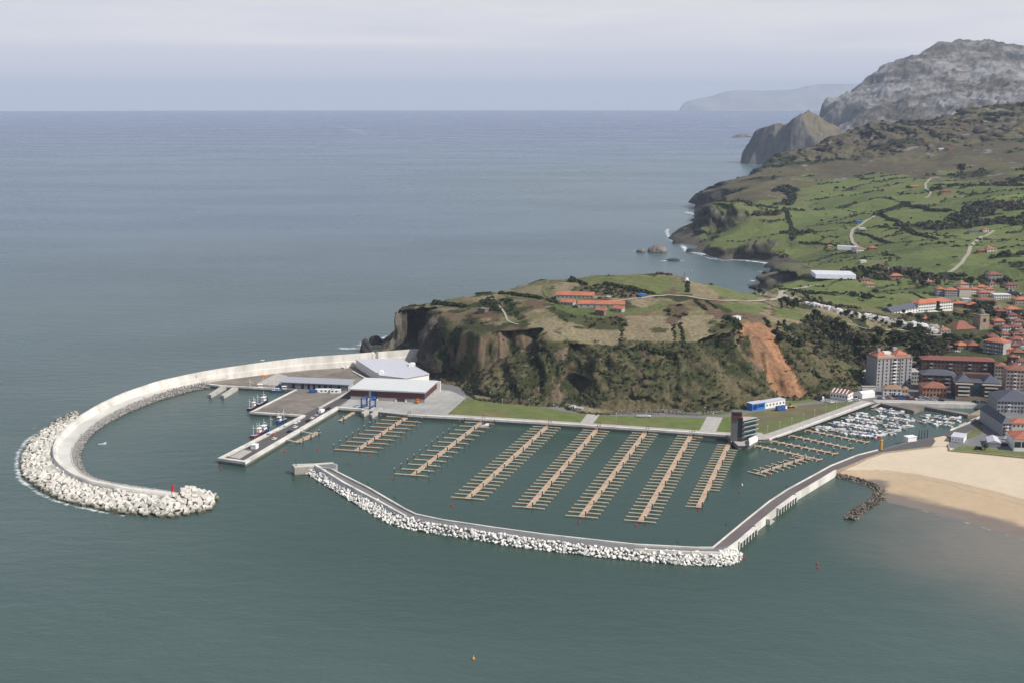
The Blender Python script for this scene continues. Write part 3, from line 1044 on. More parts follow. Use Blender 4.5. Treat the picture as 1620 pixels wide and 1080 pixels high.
# the crag over the sea
CRT = ([(1172, 238, 4235), (1179, 222, 4250), (1195, 203, 4280), (1210, 197, 4300), (1226, 195, 4310), (1236, 200, 4330), (1250, 192, 4370), (1267, 180, 4410), (1272, 184, 4430), (1281, 176, 4460), (1290, 181, 4540), (1305, 192, 4560), (1333, 211, 4600), (1380, 225, 4650)])
cr_top = [Vector((p.x, p.y, p.z)) for p in DD([(a_, b_, d_ + 330 * max(0, (1300 - a_) / 126) ** 1.2) for a_, b_, d_ in CRT])]
cr_foot = [Vector((p.x, p.y, -10 if p.z < 20 else p.z)) for p in DD([(1174, 275, 4545), (1190, 275, 4490), (1215, 275, 4400), (1250, 275, 4290), (1290, 262, 4200), (1340, 245, 4250), (1380, 240, 4400)])]
cr_rim = DD([(1267, 181, 4400), (1275, 200, 4360), (1285, 215, 4320), (1299, 232, 4280), (1303, 240, 4260)])
cr_low = DD([(1200, 222, 4485), (1225, 214, 4420), (1250, 204, 4380)])
cr_back = [Vector((p.x * (1 + 160 / p.y), p.y + 160, p.z * 0.45)) for p in cr_top]
cr_back2 = [Vector((p.x * (1 + 420 / p.y), p.y + 420, -25)) for p in cr_top]
cr_left = [Vector((p[0] * 1.0, p[1], -25)) for p in (((1200 - 810) / FPX * 3900, 3900), ((1180 - 810) / FPX * 4250, 4250), ((1168 - 810) / FPX * 4500, 4500), ((1175 - 810) / FPX * 4900, 4900))]


def rock_disp(a1, l1, a2, l2):
    def f(X, Y, H):
        w_ = sstep(-5, 60, H)
        r1 = 1 - np.abs(2 * fbm(X / l1, Y / (l1 * 1.6), seed=131, oct=5, gain=0.55) - 1)
        r2 = fbm(X / l2, Y / l2, seed=141, oct=4, gain=0.6)
        return H + w_ * ((r1 - 0.80) * a1 + (r2 - 0.56) * a2)
    return f


def crag_col(X, Y, H, sl):
    n = fbm(X / 30, Y / 30, H / 90, seed=151, oct=5, gain=0.7)
    c = np.array((0.115, 0.11, 0.10)) * (0.1 + 1.8 * n)[..., None]
    a_, b_ = GD(1267, 181, 4400), GD(1303, 240, 4260)
    side = (X + 14 * (n - 0.5) - a_.x) * (b_.y - a_.y) - (Y - a_.y) * (b_.x - a_.x)
    g = np.maximum((side < 0).astype(float) * sstep(0.2, 0.4, n), sstep(0.7, 0.5, sl) * 0.8)
    return c * (1 - g[..., None]) + np.array((0.135, 0.118, 0.08)) * g[..., None]


farmat = mat('far rock', (1, 1, 1), 0.97, 0.22, 0.03, bump=6, bscale=0.03, attr='tone', spec=0.05)
tin_patch('crag', [cr_top, cr_foot, cr_rim, cr_low, cr_back, cr_back2, cr_left], 3850, 5300, 0.165, 0.34, 260, 330, farmat, crag_col, rock_disp(24, 110, 24, 40))

# the limestone mountain
mt_top = DD([(1290, 177, 6000), (1297, 168, 6050), (1305, 158, 6100), (1336, 150.6, 6150), (1361, 132, 6250), (1371, 119, 6300), (1399, 103, 6350), (1435, 92, 6400), (1461, 86, 6450), (1476, 74, 6500), (1492, 65, 6550), (1503, 68, 6550),
             (1520, 68, 6600), (1540, 67, 6600), (1561, 64.5, 6600), (1585, 67, 6600), (1600, 70, 6600), (1620, 72, 6600), (1700, 84, 6600), (1800, 110, 6500), (1950, 140, 6400), (2100, 150, 6300)])
mt_foot = DD([(1292, 215, 5700), (1320, 215, 5500), (1345, 212, 5350), (1380, 215, 5300), (1450, 212, 5100), (1550, 200, 4900), (1650, 190, 4700), (1850, 180, 4600), (2100, 175, 4600)])
mt_mid = DD([(1300, 180, 5900), (1330, 162, 5960), (1352, 160, 5900), (1368, 152, 5950), (1375, 168, 5700), (1365, 190, 5500)])
mt_m2 = DD([(1390, 150, 5850), (1430, 128, 5950), (1480, 118, 6000), (1530, 112, 6050), (1580, 112, 6050), (1640, 118, 6000), (1800, 140, 5900)])
mt_m3 = DD([(1400, 170, 5550), (1440, 165, 5500), (1500, 158, 5500), (1560, 150, 5450), (1620, 148, 5400), (1700, 150, 5300), (1850, 160, 5200)])
mt_m4 = DD([(1390, 196, 5400), (1450, 188, 5300), (1520, 178, 5200), (1600, 172, 5050)])
mt_back = [Vector((p.x * (1 + 600 / p.y), p.y + 600, p.z * 0.8)) for p in mt_top]
mt_back2 = [Vector((p.x * (1 + 2200 / p.y), p.y + 2200, -30)) for p in mt_top]
mt_left = [Vector(((px_ - 810) / FPX * d, d, -30)) for px_, d in ((1284, 5600), (1284, 6000), (1286, 6400), (1284, 7000), (1284, 8300))]


def mt_col(X, Y, H, sl):
    n = fbm(X / 150, Y / 150, H / 30, seed=161, oct=6, gain=0.72)
    n_ = fbm(X / 500, Y / 500, H / 70, seed=171, oct=5, gain=0.6)
    pale = np.array((0.19, 0.18, 0.17))
    brown = np.array((0.10, 0.085, 0.064))
    dark = np.array((0.07, 0.068, 0.06))
    w1_ = sstep(0.44, 0.56, 0.55 * n + 0.45 * n_)
    c = brown * (1 - w1_[..., None]) + pale * w1_[..., None]
    w2_ = sstep(0.60, 0.66, fbm(X / 130, Y / 130, H / 30, seed=181, oct=5, gain=0.7))
    c = c * (1 - 0.75 * w2_[..., None]) + dark * 0.75 * w2_[..., None]
    led = sstep(0.35, 0.8, np.sin(H / 13 + 9 * fbm(X / 400, Y / 400, seed=185, oct=3)) * (0.4 + n)) * sstep(0.45, 0.6, n_)
    c = c * (1 - 0.5 * led[..., None]) + np.array((0.27, 0.26, 0.25)) * 0.5 * led[..., None]
    return c * (0.45 + 1.1 * n)[..., None]


tin_patch('mountain', [mt_top, mt_foot, mt_mid, mt_m2, mt_m3, mt_m4, mt_back, mt_back2, mt_left], 4550, 9000, 0.235, 0.68, 420, 620, farmat, mt_col, rock_disp(60, 240, 44, 48))

# far coast, low; part of its haze is painted in as pale grey
fc_top = DD([(a, b, d + 3600) for a, b, d in [(1081, 160.5, 25000), (1110, 153, 25300), (1136, 148, 25500), (1150, 143, 25500), (1163, 141, 25500), (1200, 141.5, 25500), (1253, 140, 25500), (1275, 135, 25500), (1295, 131, 25600), (1330, 131, 25600), (1400, 130, 25600), (1700, 130, 25600)]])
fc_f = [Vector((p.x * (1 - 1100 / p.y), p.y - 1100, -20)) for p in fc_top]
fc_b = [Vector((p.x * (1 + 700 / p.y), p.y + 700, -20)) for p in fc_top]
fc_l = [Vector(((1070 - 810) / FPX * d, d, -20)) for d in (27200, 28600, 29800)]
tin_patch('far coast', [fc_top, fc_f, fc_b, fc_l], 27300, 29950, 0.13, 0.46, 50, 260, mat('far coast haze grey', (0.27, 0.27, 0.27), 0.97, 0.3, 0.002, attr=None),
          lambda X, Y, H, sl: np.ones(X.shape + (3,)) * 0.08, lambda X, Y, H: H + sstep(0, 60, H) * (fbm(X / 900, Y / 900, seed=191, oct=4) - 0.5) * 70)

# ------------------------------------------------------------------ sea
N = 360
RS = 30000.0
seab = MB()
seaV = [(RS * math.cos(2 * math.pi * i / N), RS * math.sin(2 * math.pi * i / N), 0.0) for i in range(N)]
seab.add(seaV, [tuple(range(N))])
sm = bpy.data.materials.new('sea water')
sm.use_nodes = True
n, l = sm.node_tree.nodes, sm.node_tree.links
bs = n['Principled BSDF']
geo = n.new('ShaderNodeNewGeometry')
pos = geo.outputs['Position']


def nd(t, **kw):
    x = n.new(t)
    for k, v in kw.items():
        setattr(x, k, v)
    return x


def vdist(p):
    v = nd('ShaderNodeVectorMath', operation='DISTANCE')
    l.new(pos, v.inputs[0])
    v.inputs[1].default_value = p
    return v.outputs['Value']


def mrange(s, a, b, c=0.0, d=1.0, smooth=True):
    m_ = nd('ShaderNodeMapRange')
    if smooth:
        m_.interpolation_type = 'SMOOTHSTEP'
    m_.inputs['From Min'].default_value = a
    m_.inputs['From Max'].default_value = b
    m_.inputs['To Min'].default_value = c
    m_.inputs['To Max'].default_value = d
    l.new(s, m_.inputs['Value'])
    return m_.outputs[0]


def noise(scale, detail=4, stretch=None, rot=0.0, rough=0.5, dist=0.0):
    src = pos
    if stretch:
        mp = nd('ShaderNodeMapping')
        mp.inputs['Scale'].default_value = stretch
        mp.inputs['Rotation'].default_value = (0, 0, rot)
        l.new(pos, mp.inputs['Vector'])
        src = mp.outputs[0]
    t = nd('ShaderNodeTexNoise')
    t.inputs['Scale'].default_value = scale
    t.inputs['Detail'].default_value = detail
    t.inputs['Roughness'].default_value = rough
    t.inputs['Distortion'].default_value = dist
    l.new(src, t.inputs['Vector'])
    return t.outputs[0]


def mth(op, a, b, clamp=False):
    m_ = nd('ShaderNodeMath', operation=op)
    m_.use_clamp = clamp
    for i, v in enumerate((a, b)):
        if isinstance(v, (int, float)):
            m_.inputs[i].default_value = v
        else:
            l.new(v, m_.inputs[i])
    return m_.outputs[0]


def mixc(f, a, b):
    m_ = nd('ShaderNodeMix', data_type='RGBA')
    for i, v in ((0, f), (6, a), (7, b)):
        if isinstance(v, tuple):
            m_.inputs[i].default_value = (*v, 1)
        elif isinstance(v, (int, float)):
            m_.inputs[i].default_value = v
        else:
            l.new(v, m_.inputs[i])
    return m_.outputs[2]


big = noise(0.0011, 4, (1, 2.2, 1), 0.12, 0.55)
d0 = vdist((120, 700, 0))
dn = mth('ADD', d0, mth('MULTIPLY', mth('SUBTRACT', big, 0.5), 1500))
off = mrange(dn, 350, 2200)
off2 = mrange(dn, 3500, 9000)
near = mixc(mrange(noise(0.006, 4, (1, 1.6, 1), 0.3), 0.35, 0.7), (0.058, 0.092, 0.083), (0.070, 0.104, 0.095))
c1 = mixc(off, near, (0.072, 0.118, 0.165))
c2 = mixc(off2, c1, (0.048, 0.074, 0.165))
# silty green band beyond the headland
band = mth('MULTIPLY', mrange(mth('ABSOLUTE', mth('SUBTRACT', vdist((1500, 3300, 0)), 1350), 0.0), 700, 0), 0.55)
c3 = mixc(band, c2, (0.085, 0.130, 0.112))
# marina basin: greener, stiller
bas = G(900, 730)
inb = mrange(vdist((bas.x, bas.y, 0)), 150, 330, 1, 0)
c4 = mixc(mth('MULTIPLY', inb, 0.85), c3, (0.026, 0.056, 0.040))
# sandy shallows off the beach
sb = G(1620, 895)
sn = mth('ADD', vdist((sb.x + 60, sb.y + 25, 0)), mth('MULTIPLY', mth('SUBTRACT', noise(0.02, 3), 0.5), 60))
c5 = mixc(mth('MULTIPLY', mrange(sn, 40, 165, 1, 0), 0.92), c4, (0.185, 0.160, 0.128))
# foam lines and calm slicks drifting far out
sl_ = noise(0.0009, 7, (0.35, 1.5, 1), -0.10, 0.62, 1.2)
slw = mth('MULTIPLY', mrange(mth('ABSOLUTE', mth('SUBTRACT', sl_, 0.5), 0.0), 0.0, 0.008, 1, 0), mth('MULTIPLY', mrange(d0, 2500, 5500), 0.22))
c6 = mixc(slw, c5, (0.34, 0.38, 0.42))
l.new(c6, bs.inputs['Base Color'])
calm = mrange(noise(0.0022, 5, (0.6, 1.6, 1), 0.1, 0.6), 0.35, 0.65)
l.new(mth('ADD', mth('MULTIPLY', calm, 0.05), 0.24), bs.inputs['Roughness'])
bs.inputs['IOR'].default_value = 1.33
bs.inputs['Specular IOR Level'].default_value = 0.30
w_a = noise(0.11, 5, (0.55, 1.0, 1), 0.25, 0.6)
w_b = noise(0.5, 3, (0.7, 1.0, 1), -0.2, 0.6)
w_c = noise(0.022, 3, (0.4, 1.0, 1), 0.2, 0.5)
hgt = mth('ADD', mth('MULTIPLY', w_a, 1.2), mth('ADD', mth('MULTIPLY', w_b, 0.28), mth('MULTIPLY', w_c, 0.7)))
bmp = nd('ShaderNodeBump')
l.new(hgt, bmp.inputs['Height'])
l.new(mth('MULTIPLY', mth('SUBTRACT', 1.0, mth('MULTIPLY', inb, 0.75)), 0.62), bmp.inputs['Strength'])
bmp.inputs['Distance'].default_value = 1.0
l.new(bmp.outputs[0], bs.inputs['Normal'])
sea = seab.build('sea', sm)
tag(sea, kind='structure')

# ------------------------------------------------------------------ haze
hb = MB()
hb.box(-31000, 31000, -31000, 31000, -22, 640)
hm = bpy.data.materials.new('haze')
hm.use_nodes = True
n, l = hm.node_tree.nodes, hm.node_tree.links
n.remove(n['Principled BSDF'])
pv = n.new('ShaderNodeVolumePrincipled')
pv.inputs['Color'].default_value = (0.66, 0.79, 1.0, 1)
pv.inputs['Density'].default_value = 0.000044
pv.inputs['Anisotropy'].default_value = 0.0
l.new(pv.outputs[0], n['Material Output'].inputs['Volume'])
hz_o = hb.build('haze', hm)
tag(hz_o, kind='stuff')


# ------------------------------------------------------------------ tide stains: rock and quay walls are dark with weed near the water
def tide(m, z0=0.5, z1=1.6, dark=(0.05, 0.047, 0.028)):
    n, l = m.node_tree.nodes, m.node_tree.links
    b = n['Principled BSDF']
    src = b.inputs['Base Color'].links[0].from_socket
    g = n.new('ShaderNodeNewGeometry')
    s = n.new('ShaderNodeSeparateXYZ')
    l.new(g.outputs['Position'], s.inputs[0])
    t = n.new('ShaderNodeTexNoise')
    t.inputs['Scale'].default_value = 0.5
    a = n.new('ShaderNodeMath')
    a.operation = 'MULTIPLY_ADD'
    l.new(t.outputs[0], a.inputs[0])
    a.inputs[1].default_value = -1.6
    l.new(s.outputs['Z'], a.inputs[2])
    r = n.new('ShaderNodeMapRange')
    r.inputs['From Min'].default_value = z0 - 0.8
    r.inputs['From Max'].default_value = z1 - 0.8
    l.new(a.outputs[0], r.inputs['Value'])
    x = n.new('ShaderNodeMix')
    x.data_type = 'RGBA'
    l.new(r.outputs[0], x.inputs[0])
    x.inputs[6].default_value = (*dark, 1)
    l.new(src, x.inputs[7])
    l.new(x.outputs[2], b.inputs['Base Color'])


tide(M['block'], 0.9, 2.2, (0.09, 0.08, 0.05))
tide(M['limestone'], 0.0, 0.7, (0.055, 0.052, 0.035))
tide(M['greyrock'], 0.2, 0.9)
tide(M['caisson'], -0.1, 0.9, (0.13, 0.12, 0.09))
tide(M['quayface'], 0.0, 0.9, (0.05, 0.055, 0.04))
tide(M['searock'], 0.3, 1.8)

def joints(m, size, rot, amt=0.82, w=0.012):
    n, l = m.node_tree.nodes, m.node_tree.links
    b = n['Principled BSDF']
    src = b.inputs['Base Color'].links[0].from_socket
    g = n.new('ShaderNodeNewGeometry')
    mp = n.new('ShaderNodeMapping')
    mp.inputs['Rotation'].default_value = (0, 0, rot)
    l.new(g.outputs['Position'], mp.inputs['Vector'])
    k = n.new('ShaderNodeTexBrick')
    k.offset = 0.0
    k.inputs['Scale'].default_value = 1.0 / size
    k.inputs['Brick Width'].default_value = 1.0
    k.inputs['Row Height'].default_value = 1.0
    k.inputs['Mortar Size'].default_value = w
    k.inputs['Color1'].default_value = (1, 1, 1, 1)
    k.inputs['Color2'].default_value = (0.90, 0.90, 0.90, 1)
    k.inputs['Mortar'].default_value = (amt, amt, amt, 1)
    l.new(mp.outputs[0], k.inputs['Vector'])
    x = n.new('ShaderNodeMix')
    x.data_type = 'RGBA'
    x.blend_type = 'MULTIPLY'
    x.inputs[0].default_value = 1
    l.new(src, x.inputs[6])
    l.new(k.outputs['Color'], x.inputs[7])
    l.new(x.outputs[2], b.inputs['Base Color'])


joints(M['apron'], 7.0, 0.30, 0.72, 0.03)
joints(M['paving'], 5.0, 0.30, 0.78, 0.03)
joints(M['wallconc'], 9.0, 0.35, 0.85, 0.02)
joints(M['deckconc'], 9.0, 0.35, 0.85, 0.02)
QZ = 2.6          # level of the quays


def sheet(name, pts, z, m, kind='structure'):
    """a flat sheet lying on the ground"""
    b = MB().prism([(p.x, p.y) for p in pts], 0, z, top_only=True)
    o = b.build(name, m)
    if kind:
        tag(o, kind=kind)
    return o


def slab(name, pts, z0, z1, m, kind='structure'):
    b = MB().prism([(p.x, p.y) for p in pts], z0, z1)
    o = b.build(name, m)
    if kind:
        tag(o, kind=kind)
    return o


def kerb(name, pts, w, z0, z1, m, label=None, cat=None, parent=None, off=0.0, n=None):
    """a low wall following a line"""
    p = resample(pts, n) if n else [Vector(q) for q in pts]
    V = []
    for i, a in enumerate(p):
        d0_ = (p[i] - p[i - 1]) if i else (p[1] - p[0])
        d1_ = (p[i + 1] - p[i]) if i < len(p) - 1 else d0_
        d0_ = Vector((d0_.x, d0_.y, 0)).normalized()
        d1_ = Vector((d1_.x, d1_.y, 0)).normalized()
        t = (d0_ + d1_).normalized()
        k = 1 / max(0.5, t.dot(d0_))
        s = Vector((-t.y, t.x, 0)) * k
        for o_ in (off - w / 2, off + w / 2):
            for zz in (z0, z1):
                V.append((a.x + s.x * o_, a.y + s.y * o_, zz))
    F = []
    for i in range(len(p) - 1):
        a = i * 4
        c = a + 4
        F += [(a, c, c + 1, a + 1), (a + 2, a + 3, c + 3, c + 2), (a + 1, c + 1, c + 3, a + 3), (a, a + 2, c + 2, c)]
    F += [(0, 1, 3, 2), (len(V) - 4, len(V) - 2, len(V) - 1, len(V) - 3)]
    me = raw_mesh(name, V, F)
    if parent:
        return child(name, me, parent, m)
    o = link(name, me, None, m)
    if label:
        tag(o, label, cat)
    return o


# ------------------------------------------------------------------ port ground
edge_w = GL([(661, 577), (640, 571), (600, 574.5), (559, 578.5), (520, 582), (481, 585.5), (417, 592.5), (352, 600), (317, 606)], QZ)
quay_sw = GL([(347, 609.8), (441, 614.6), (467, 616), (395.5, 651.8), (479, 657)], QZ)
jetty = GL([(345, 725.5), (388, 731.5), (534.6, 645.2)], QZ)
quay_n = GL([(573, 648), (645, 656), (745, 661.5), (860, 668.5), (1004.5, 678), (1149, 688)], QZ)
tpier = GL([(1167, 704.5), (1184, 704.5), (1199, 694.5), (1217, 694), (1270, 675.5), (1331, 653), (1377, 636.8)], QZ)
backl = [Vector((p.x * 1.006, p.y * 1.006, QZ)) for p in Z([b for b in base_px if b[0] >= 664])]
port = edge_w[::-1]
port_poly = edge_w + quay_sw + jetty + quay_n + tpier + backl[::-1]
slab('port_ground', port_poly, -3, QZ, M['quayface'])
town_px = [(1377, 637), (1395, 636.5), (1560, 640.5), (1573, 642.5), (1536, 668.5), (1503, 681.5), (1477, 690.7), (1436, 698), (1414, 704), (1388, 713), (1398, 714.8), (1473, 706), (1500, 706.5),
           (1502, 713), (1560, 717.5), (1620, 723.5), (1700, 731), (1850, 747), (2050, 770), (2050, 590), (1620, 590), (1480, 596), (1430, 604), (1390, 603), (1364, 604), (1362, 622)]
slab('town_ground', GL(town_px, QZ + 0.004), -3, QZ + 0.004, M['asphalt2'])

# sheets on the port ground
apron = GL([(534.6, 645.2), (573, 648), (645, 656), (704, 659.2), (738, 627), (711, 617), (697, 616), (672, 600), (640, 590), (560, 612), (553, 631)], QZ)
sheet('concrete_apron', apron, QZ + 0.006, M['apron'])
yard = edge_w + GL([(330, 608), (347, 609.8), (441, 614.6), (467, 616), (472, 617.5), (543, 621), (553, 628), (556, 612), (587, 594), (664, 594), (664, 578)], QZ)
sheet('gravel_yard', yard, QZ + 0.006, M['gravel'])
sheet('quay_road', GL([(441, 614), (467, 615.6), (472, 618), (541, 621), (556, 613.5), (450, 606.5)], QZ), QZ + 0.016, M['asphalt2'])
sheet('gravel_platform', GL([(471, 618.5), (399, 651), (477, 655.9), (543, 621)], QZ), QZ + 0.010, M['gravel'])
sheet('jetty_road', GL([(350, 724.5), (384, 729), (531, 643.0), (556, 628), (560, 617), (545, 620.6), (478, 656.8)], QZ), QZ + 0.022, M['asphalt'])
sheet('jetty_slab', GL([(363, 722), (379, 725), (399, 713), (386, 710.5)], QZ), QZ + 0.028, M['paving'])
sheet('light_slab', GL([(405, 606.5), (440, 609.8), (450, 606), (455, 594), (438, 590)], QZ), QZ + 0.012, M['paving'])
# the lawn strip, its road and its paths
lawn_poly = GL([(704, 658), (738, 628.4), (790, 634.5), (860, 641), (905, 650.5), (960, 655), (1060, 657), (1125, 659.5), (1160, 656), (1184, 650), (1250, 641), (1300, 636), (1345, 634), (1358, 640), (1330, 650.5), (1270, 671), (1217, 688), (1199, 689), (1149, 684), (1004.5, 674), (860, 664.5)], QZ)
sheet('lawn', lawn_poly, QZ + 0.006, M['lawn'])
sheet('bare_lawn', GL([(1187, 666), (1190, 653), (1250, 642), (1300, 637), (1345, 635), (1356, 640), (1330, 650), (1270, 670), (1217, 687), (1195, 687)], QZ), QZ + 0.010, M['lawn2'])
vr = GL([(706, 609), (716, 612), (735, 624), (745, 629), (790, 633.5), (860, 641), (905, 650.5), (960, 655), (1060, 657), (1125, 659.5), (1160, 656), (1184, 650), (1250, 640.5), (1300, 635.5), (1350, 632)], QZ)


def flat_ribbon(name, pts, w, z, m, n=60):
    p = smooth_line(pts, n, 2)
    A, B = [], []
    for i, a in enumerate(p):
        t = p[min(i + 1, len(p) - 1)] - p[max(i - 1, 0)]
        t.normalize()
        s = Vector((-t.y, t.x, 0)) * w / 2
        A.append(Vector((a.x - s.x, a.y - s.y, z)))
        B.append(Vector((a.x + s.x, a.y + s.y, z)))
    V, F = strip(A, B)
    return tag(link(name, raw_mesh(name, V, F), None, m), kind='structure')


verge = GL([(738, 628), (790, 632), (860, 638), (905, 649), (965, 652), (1045, 649.5), (1110, 651), (1150, 648), (1184, 643), (1250, 634), (1290, 628), (1300, 635), (1184, 650), (1125, 659), (960, 655), (860, 641), (790, 634.5)], QZ)
sheet('verge', verge, QZ + 0.005, M['lawn'])
flat_ribbon('service_road', vr, 7.0, QZ + 0.016, M['asphalt2'])
for k, pp in enumerate(([(926, 671), (940, 653.5)], [(1118, 684), (1131, 659)], [(1190, 690), (1198, 686)])):
    a, b = GL(pp, QZ)
    flat_ribbon('footpath', [a, b], (9, 11, 8)[k], QZ + 0.020 + 0.002 * k, M['paving'], 6)
flat_ribbon('quay_walk', GL([(704, 656.6), (860, 666), (1004.5, 675.6), (1149, 685.4), (1160, 686)], QZ), 7.5, QZ + 0.024, M['paving'], 30)
flat_ribbon('harbour_walk', GL([(1196, 691.5), (1215, 691), (1268, 672.5), (1331, 650.3), (1374, 634.6)], QZ), 11, QZ + 0.028, M['paving'], 30)
slab('tower_pier', GL([(1149, 687), (1167.5, 704.2), (1184, 704.2), (1198.5, 694.3), (1212, 691), (1205, 684), (1165, 683)], QZ + 0.3), QZ, QZ + 0.45, M['paving'])
# low quay copings
for nm, pts, w, h in (('quay_coping', quay_n[1:], 2.2, 0.5), ('quay_coping', [quay_sw[-3], quay_sw[-2], quay_sw[-1]], 2.0, 0.35), ('quay_coping', [edge_w[-1]] + quay_sw[:2], 2.0, 0.35),
                      ('quay_coping', GL([(479, 657), (345, 725.5), (388, 731.5), (534.6, 645.2), (573, 648)], QZ), 2.6, 0.7), ('quay_coping', tpier[3:], 1.6, 0.35)):
    o = kerb(nm, pts, w, QZ - 0.9, QZ + h, M['wallconc'], off=(w / 2 - 0.3) * (1 if nm else 1))
    tag(o, kind='structure')
# riprap slopes below the jetty and beside the lift
tag(kerb('jetty_inner_kerb', GL([(482, 659.5), (360, 722)], QZ), 0.8, QZ, QZ + 0.6, M['concrete']), kind='structure')
tag(kerb('ramp_wall', GL([(504, 646.5), (556, 618)], QZ), 1.2, QZ, QZ + 1.1, M['concrete']), kind='structure')
# two finger piers at the foot of the breakwater, two piers of the travel lift
for a, b, c, d in (((330, 623), (334, 624.5), (358, 610.5), (350, 609.5)), ((349, 624.5), (354, 625.5), (377, 612), (369, 611)),
                   ((571, 652), (576, 654), (598, 641), (592, 640)), ((585, 654.5), (589, 656.5), (607, 645), (601, 643))):
    o = slab('finger_pier', GL([a, b, c, d], QZ), -2, QZ + 0.05, M['caisson'], None)
    i = [330, 349, 571, 585].index(a[0])
    tag(o, ['square ended concrete finger pier nearest the curved breakwater', 'square ended concrete finger pier beside the north quay, the one farther from the breakwater',
            'concrete pier under the left legs of the blue boat lift', 'concrete pier under the right legs of the blue boat lift'][i], 'pier')

# ------------------------------------------------------------------ the outer breakwater
Wl = [(700, 549, 13), (661, 551.3, 13), (637, 553, 13), (600, 556, 13), (559, 559.4, 13), (520, 562, 13), (481.5, 564.6, 12.8), (416.7, 572.4, 12.4), (352, 581.5, 11.6), (311, 588.5, 11), (250, 601.7, 10), (194, 620.5, 9.2), (155.5, 638.6, 8.4),
      (125, 656.7, 7.8), (102.8, 676, 7.2), (89, 691.4, 6.8), (82.8, 706.7, 6.4), (84.7, 723, 6.2), (96, 737, 6), (116.7, 750.5, 5.9), (144, 761, 5.8), (180.5, 768, 5.7), (222, 775, 5.6), (273.6, 781, 5.5)]
El = [(700, 572, QZ), (661, 573, QZ), (637, 573, QZ), (600, 575, QZ), (559, 579, QZ), (520, 582.5, QZ), (481.5, 586, QZ), (416.7, 593, QZ), (352, 600.4, QZ), (319.4, 606, 3), (278, 613.6, 3.5), (236, 626, 4), (194.4, 643, 4),
      (155.6, 663.6, 4), (130.6, 684.4, 4), (117.5, 701, 4), (112, 716, 4), (114.5, 731.7, 4), (125, 746, 4), (141.7, 755.5, 4), (177.8, 763.6, 4), (222, 770.5, 4), (273.6, 777.5, 4)]
Rl = [(338, 613.5, 0), (305.6, 619, 0), (250, 634.4, 0), (208, 651, 0), (172, 669, 0), (147, 687, 0), (133, 704, 0), (127.8, 720.6, 0), (129, 734.4, 0), (137, 747.5, 0), (152, 757.5, 0), (184, 765.5, 0), (225, 772.5, 0), (273, 779.5, 0)]
NS = 150
Wp = smooth_line(Z(Wl), NS, 4)
Ep = smooth_line(Z(El), NS, 4)
Rp = Z(Rl)


def nearest_on(line, p):
    best_, bd = None, 1e18
    for i in range(len(line) - 1):
        a, b = line[i], line[i + 1]
        ab = Vector((b.x - a.x, b.y - a.y, 0))
        ap = Vector((p.x - a.x, p.y - a.y, 0))
        t = max(0, min(1, ap.dot(ab) / (ab.dot(ab) + 1e-9)))
        q = a.lerp(b, t)
        d_ = (q.x - p.x) ** 2 + (q.y - p.y) ** 2
        if d_ < bd:
            best_, bd = q, d_
    return best_


wall = empty('breakwater_wall', (Wp[NS // 2].x, Wp[NS // 2].y, 0), 0, 'tall pale concrete wall curving from the dark cliff to the rock mound', 'breakwater')
loc0 = Vector((Wp[NS // 2].x, Wp[NS // 2].y, 0))
sec = []
for i in range(NS):
    w0 = Wp[i]
    e = nearest_on(Ep, w0)
    t = (Wp[min(i + 1, NS - 1)] - Wp[max(i - 1, 0)])
    t.z = 0
    t.normalize()
    inn = Vector((-t.y, t.x, 0))
    if inn.dot(Vector((e.x - w0.x, e.y - w0.y, 0))) < 0:
        inn = -inn
    zd = e.z
    hgt_ = w0.z - zd
    P_ = [Vector((w0.x, w0.y, -2)) - inn * 2.0, Vector((w0.x, w0.y, w0.z - 1.0)) - inn * 0.6, Vector((w0.x, w0.y, w0.z)), Vector((w0.x, w0.y, w0.z)) + inn * 1.6,
          Vector((w0.x, w0.y, zd + hgt_ * 0.45)) + inn * 2.1, Vector((w0.x, w0.y, zd + hgt_ * 0.43)) + inn * 3.0, Vector((w0.x, w0.y, zd - 0.5)) + inn * 3.4]
    sec.append([p - loc0 for p in P_])
V = [p for s in sec for p in s]
k = len(sec[0])
F = [(i * k + j, (i + 1) * k + j, (i + 1) * k + j + 1, i * k + j + 1) for i in range(NS - 1) for j in range(k - 1)]
F += [tuple(range(k - 1, -1, -1)), tuple((NS - 1) * k + j for j in range(k))]
child('wall', raw_mesh('wall', V, F), wall, M['wallconc'])
# a recess with a ladder niche
nc = G(311, 600, 5) - loc0
MB().box(-0.9, 0.9, -0.7, 0.7, -2.4, 4.2).build('doorway', M['darksteel'], wall, (nc.x, nc.y - 3.0, nc.z))
# deck
A = [Vector((p.x + loc0.x, p.y + loc0.y, max(nearest_on(Ep, p + loc0).z, QZ) - 0.02)) for p in [s[6] for s in sec]]
i0 = next(i for i in range(NS) if Ep[i].z > QZ + 0.15)
i0w = min(range(NS), key=lambda i: (Wp[i] - Ep[i0]).length)
dA = resample([Vector((a.x, a.y, e)) for a, e in zip(A[i0w - 3:], [max(a.z, 2.7) for a in A[i0w - 3:]])], 120)
dB = resample(Ep[max(0, i0 - 3):], 120)
dA = [Vector((a.x, a.y, b.z)) for a, b in zip(dA, dB)]
V, F = strip(dA, dB)
n_ = len(V)
V2 = [Vector((v.x, v.y, -2)) for v in V]
F2 = [(i, i + 1, i + 1 + n_, i + n_) for i in range(119)] + [(120 + i, 120 + i + 1, 120 + i + 1 + n_, 120 + i + n_) for i in range(119)]
tag(link('breakwater_road', raw_mesh('breakwater_road', V + V2, F + F2), None, M['deckconc']), kind='structure')
o = kerb('deck_edge', dB, 0.8, -1, 4.25, M['concrete'], off=0)
tag(o, kind='structure')
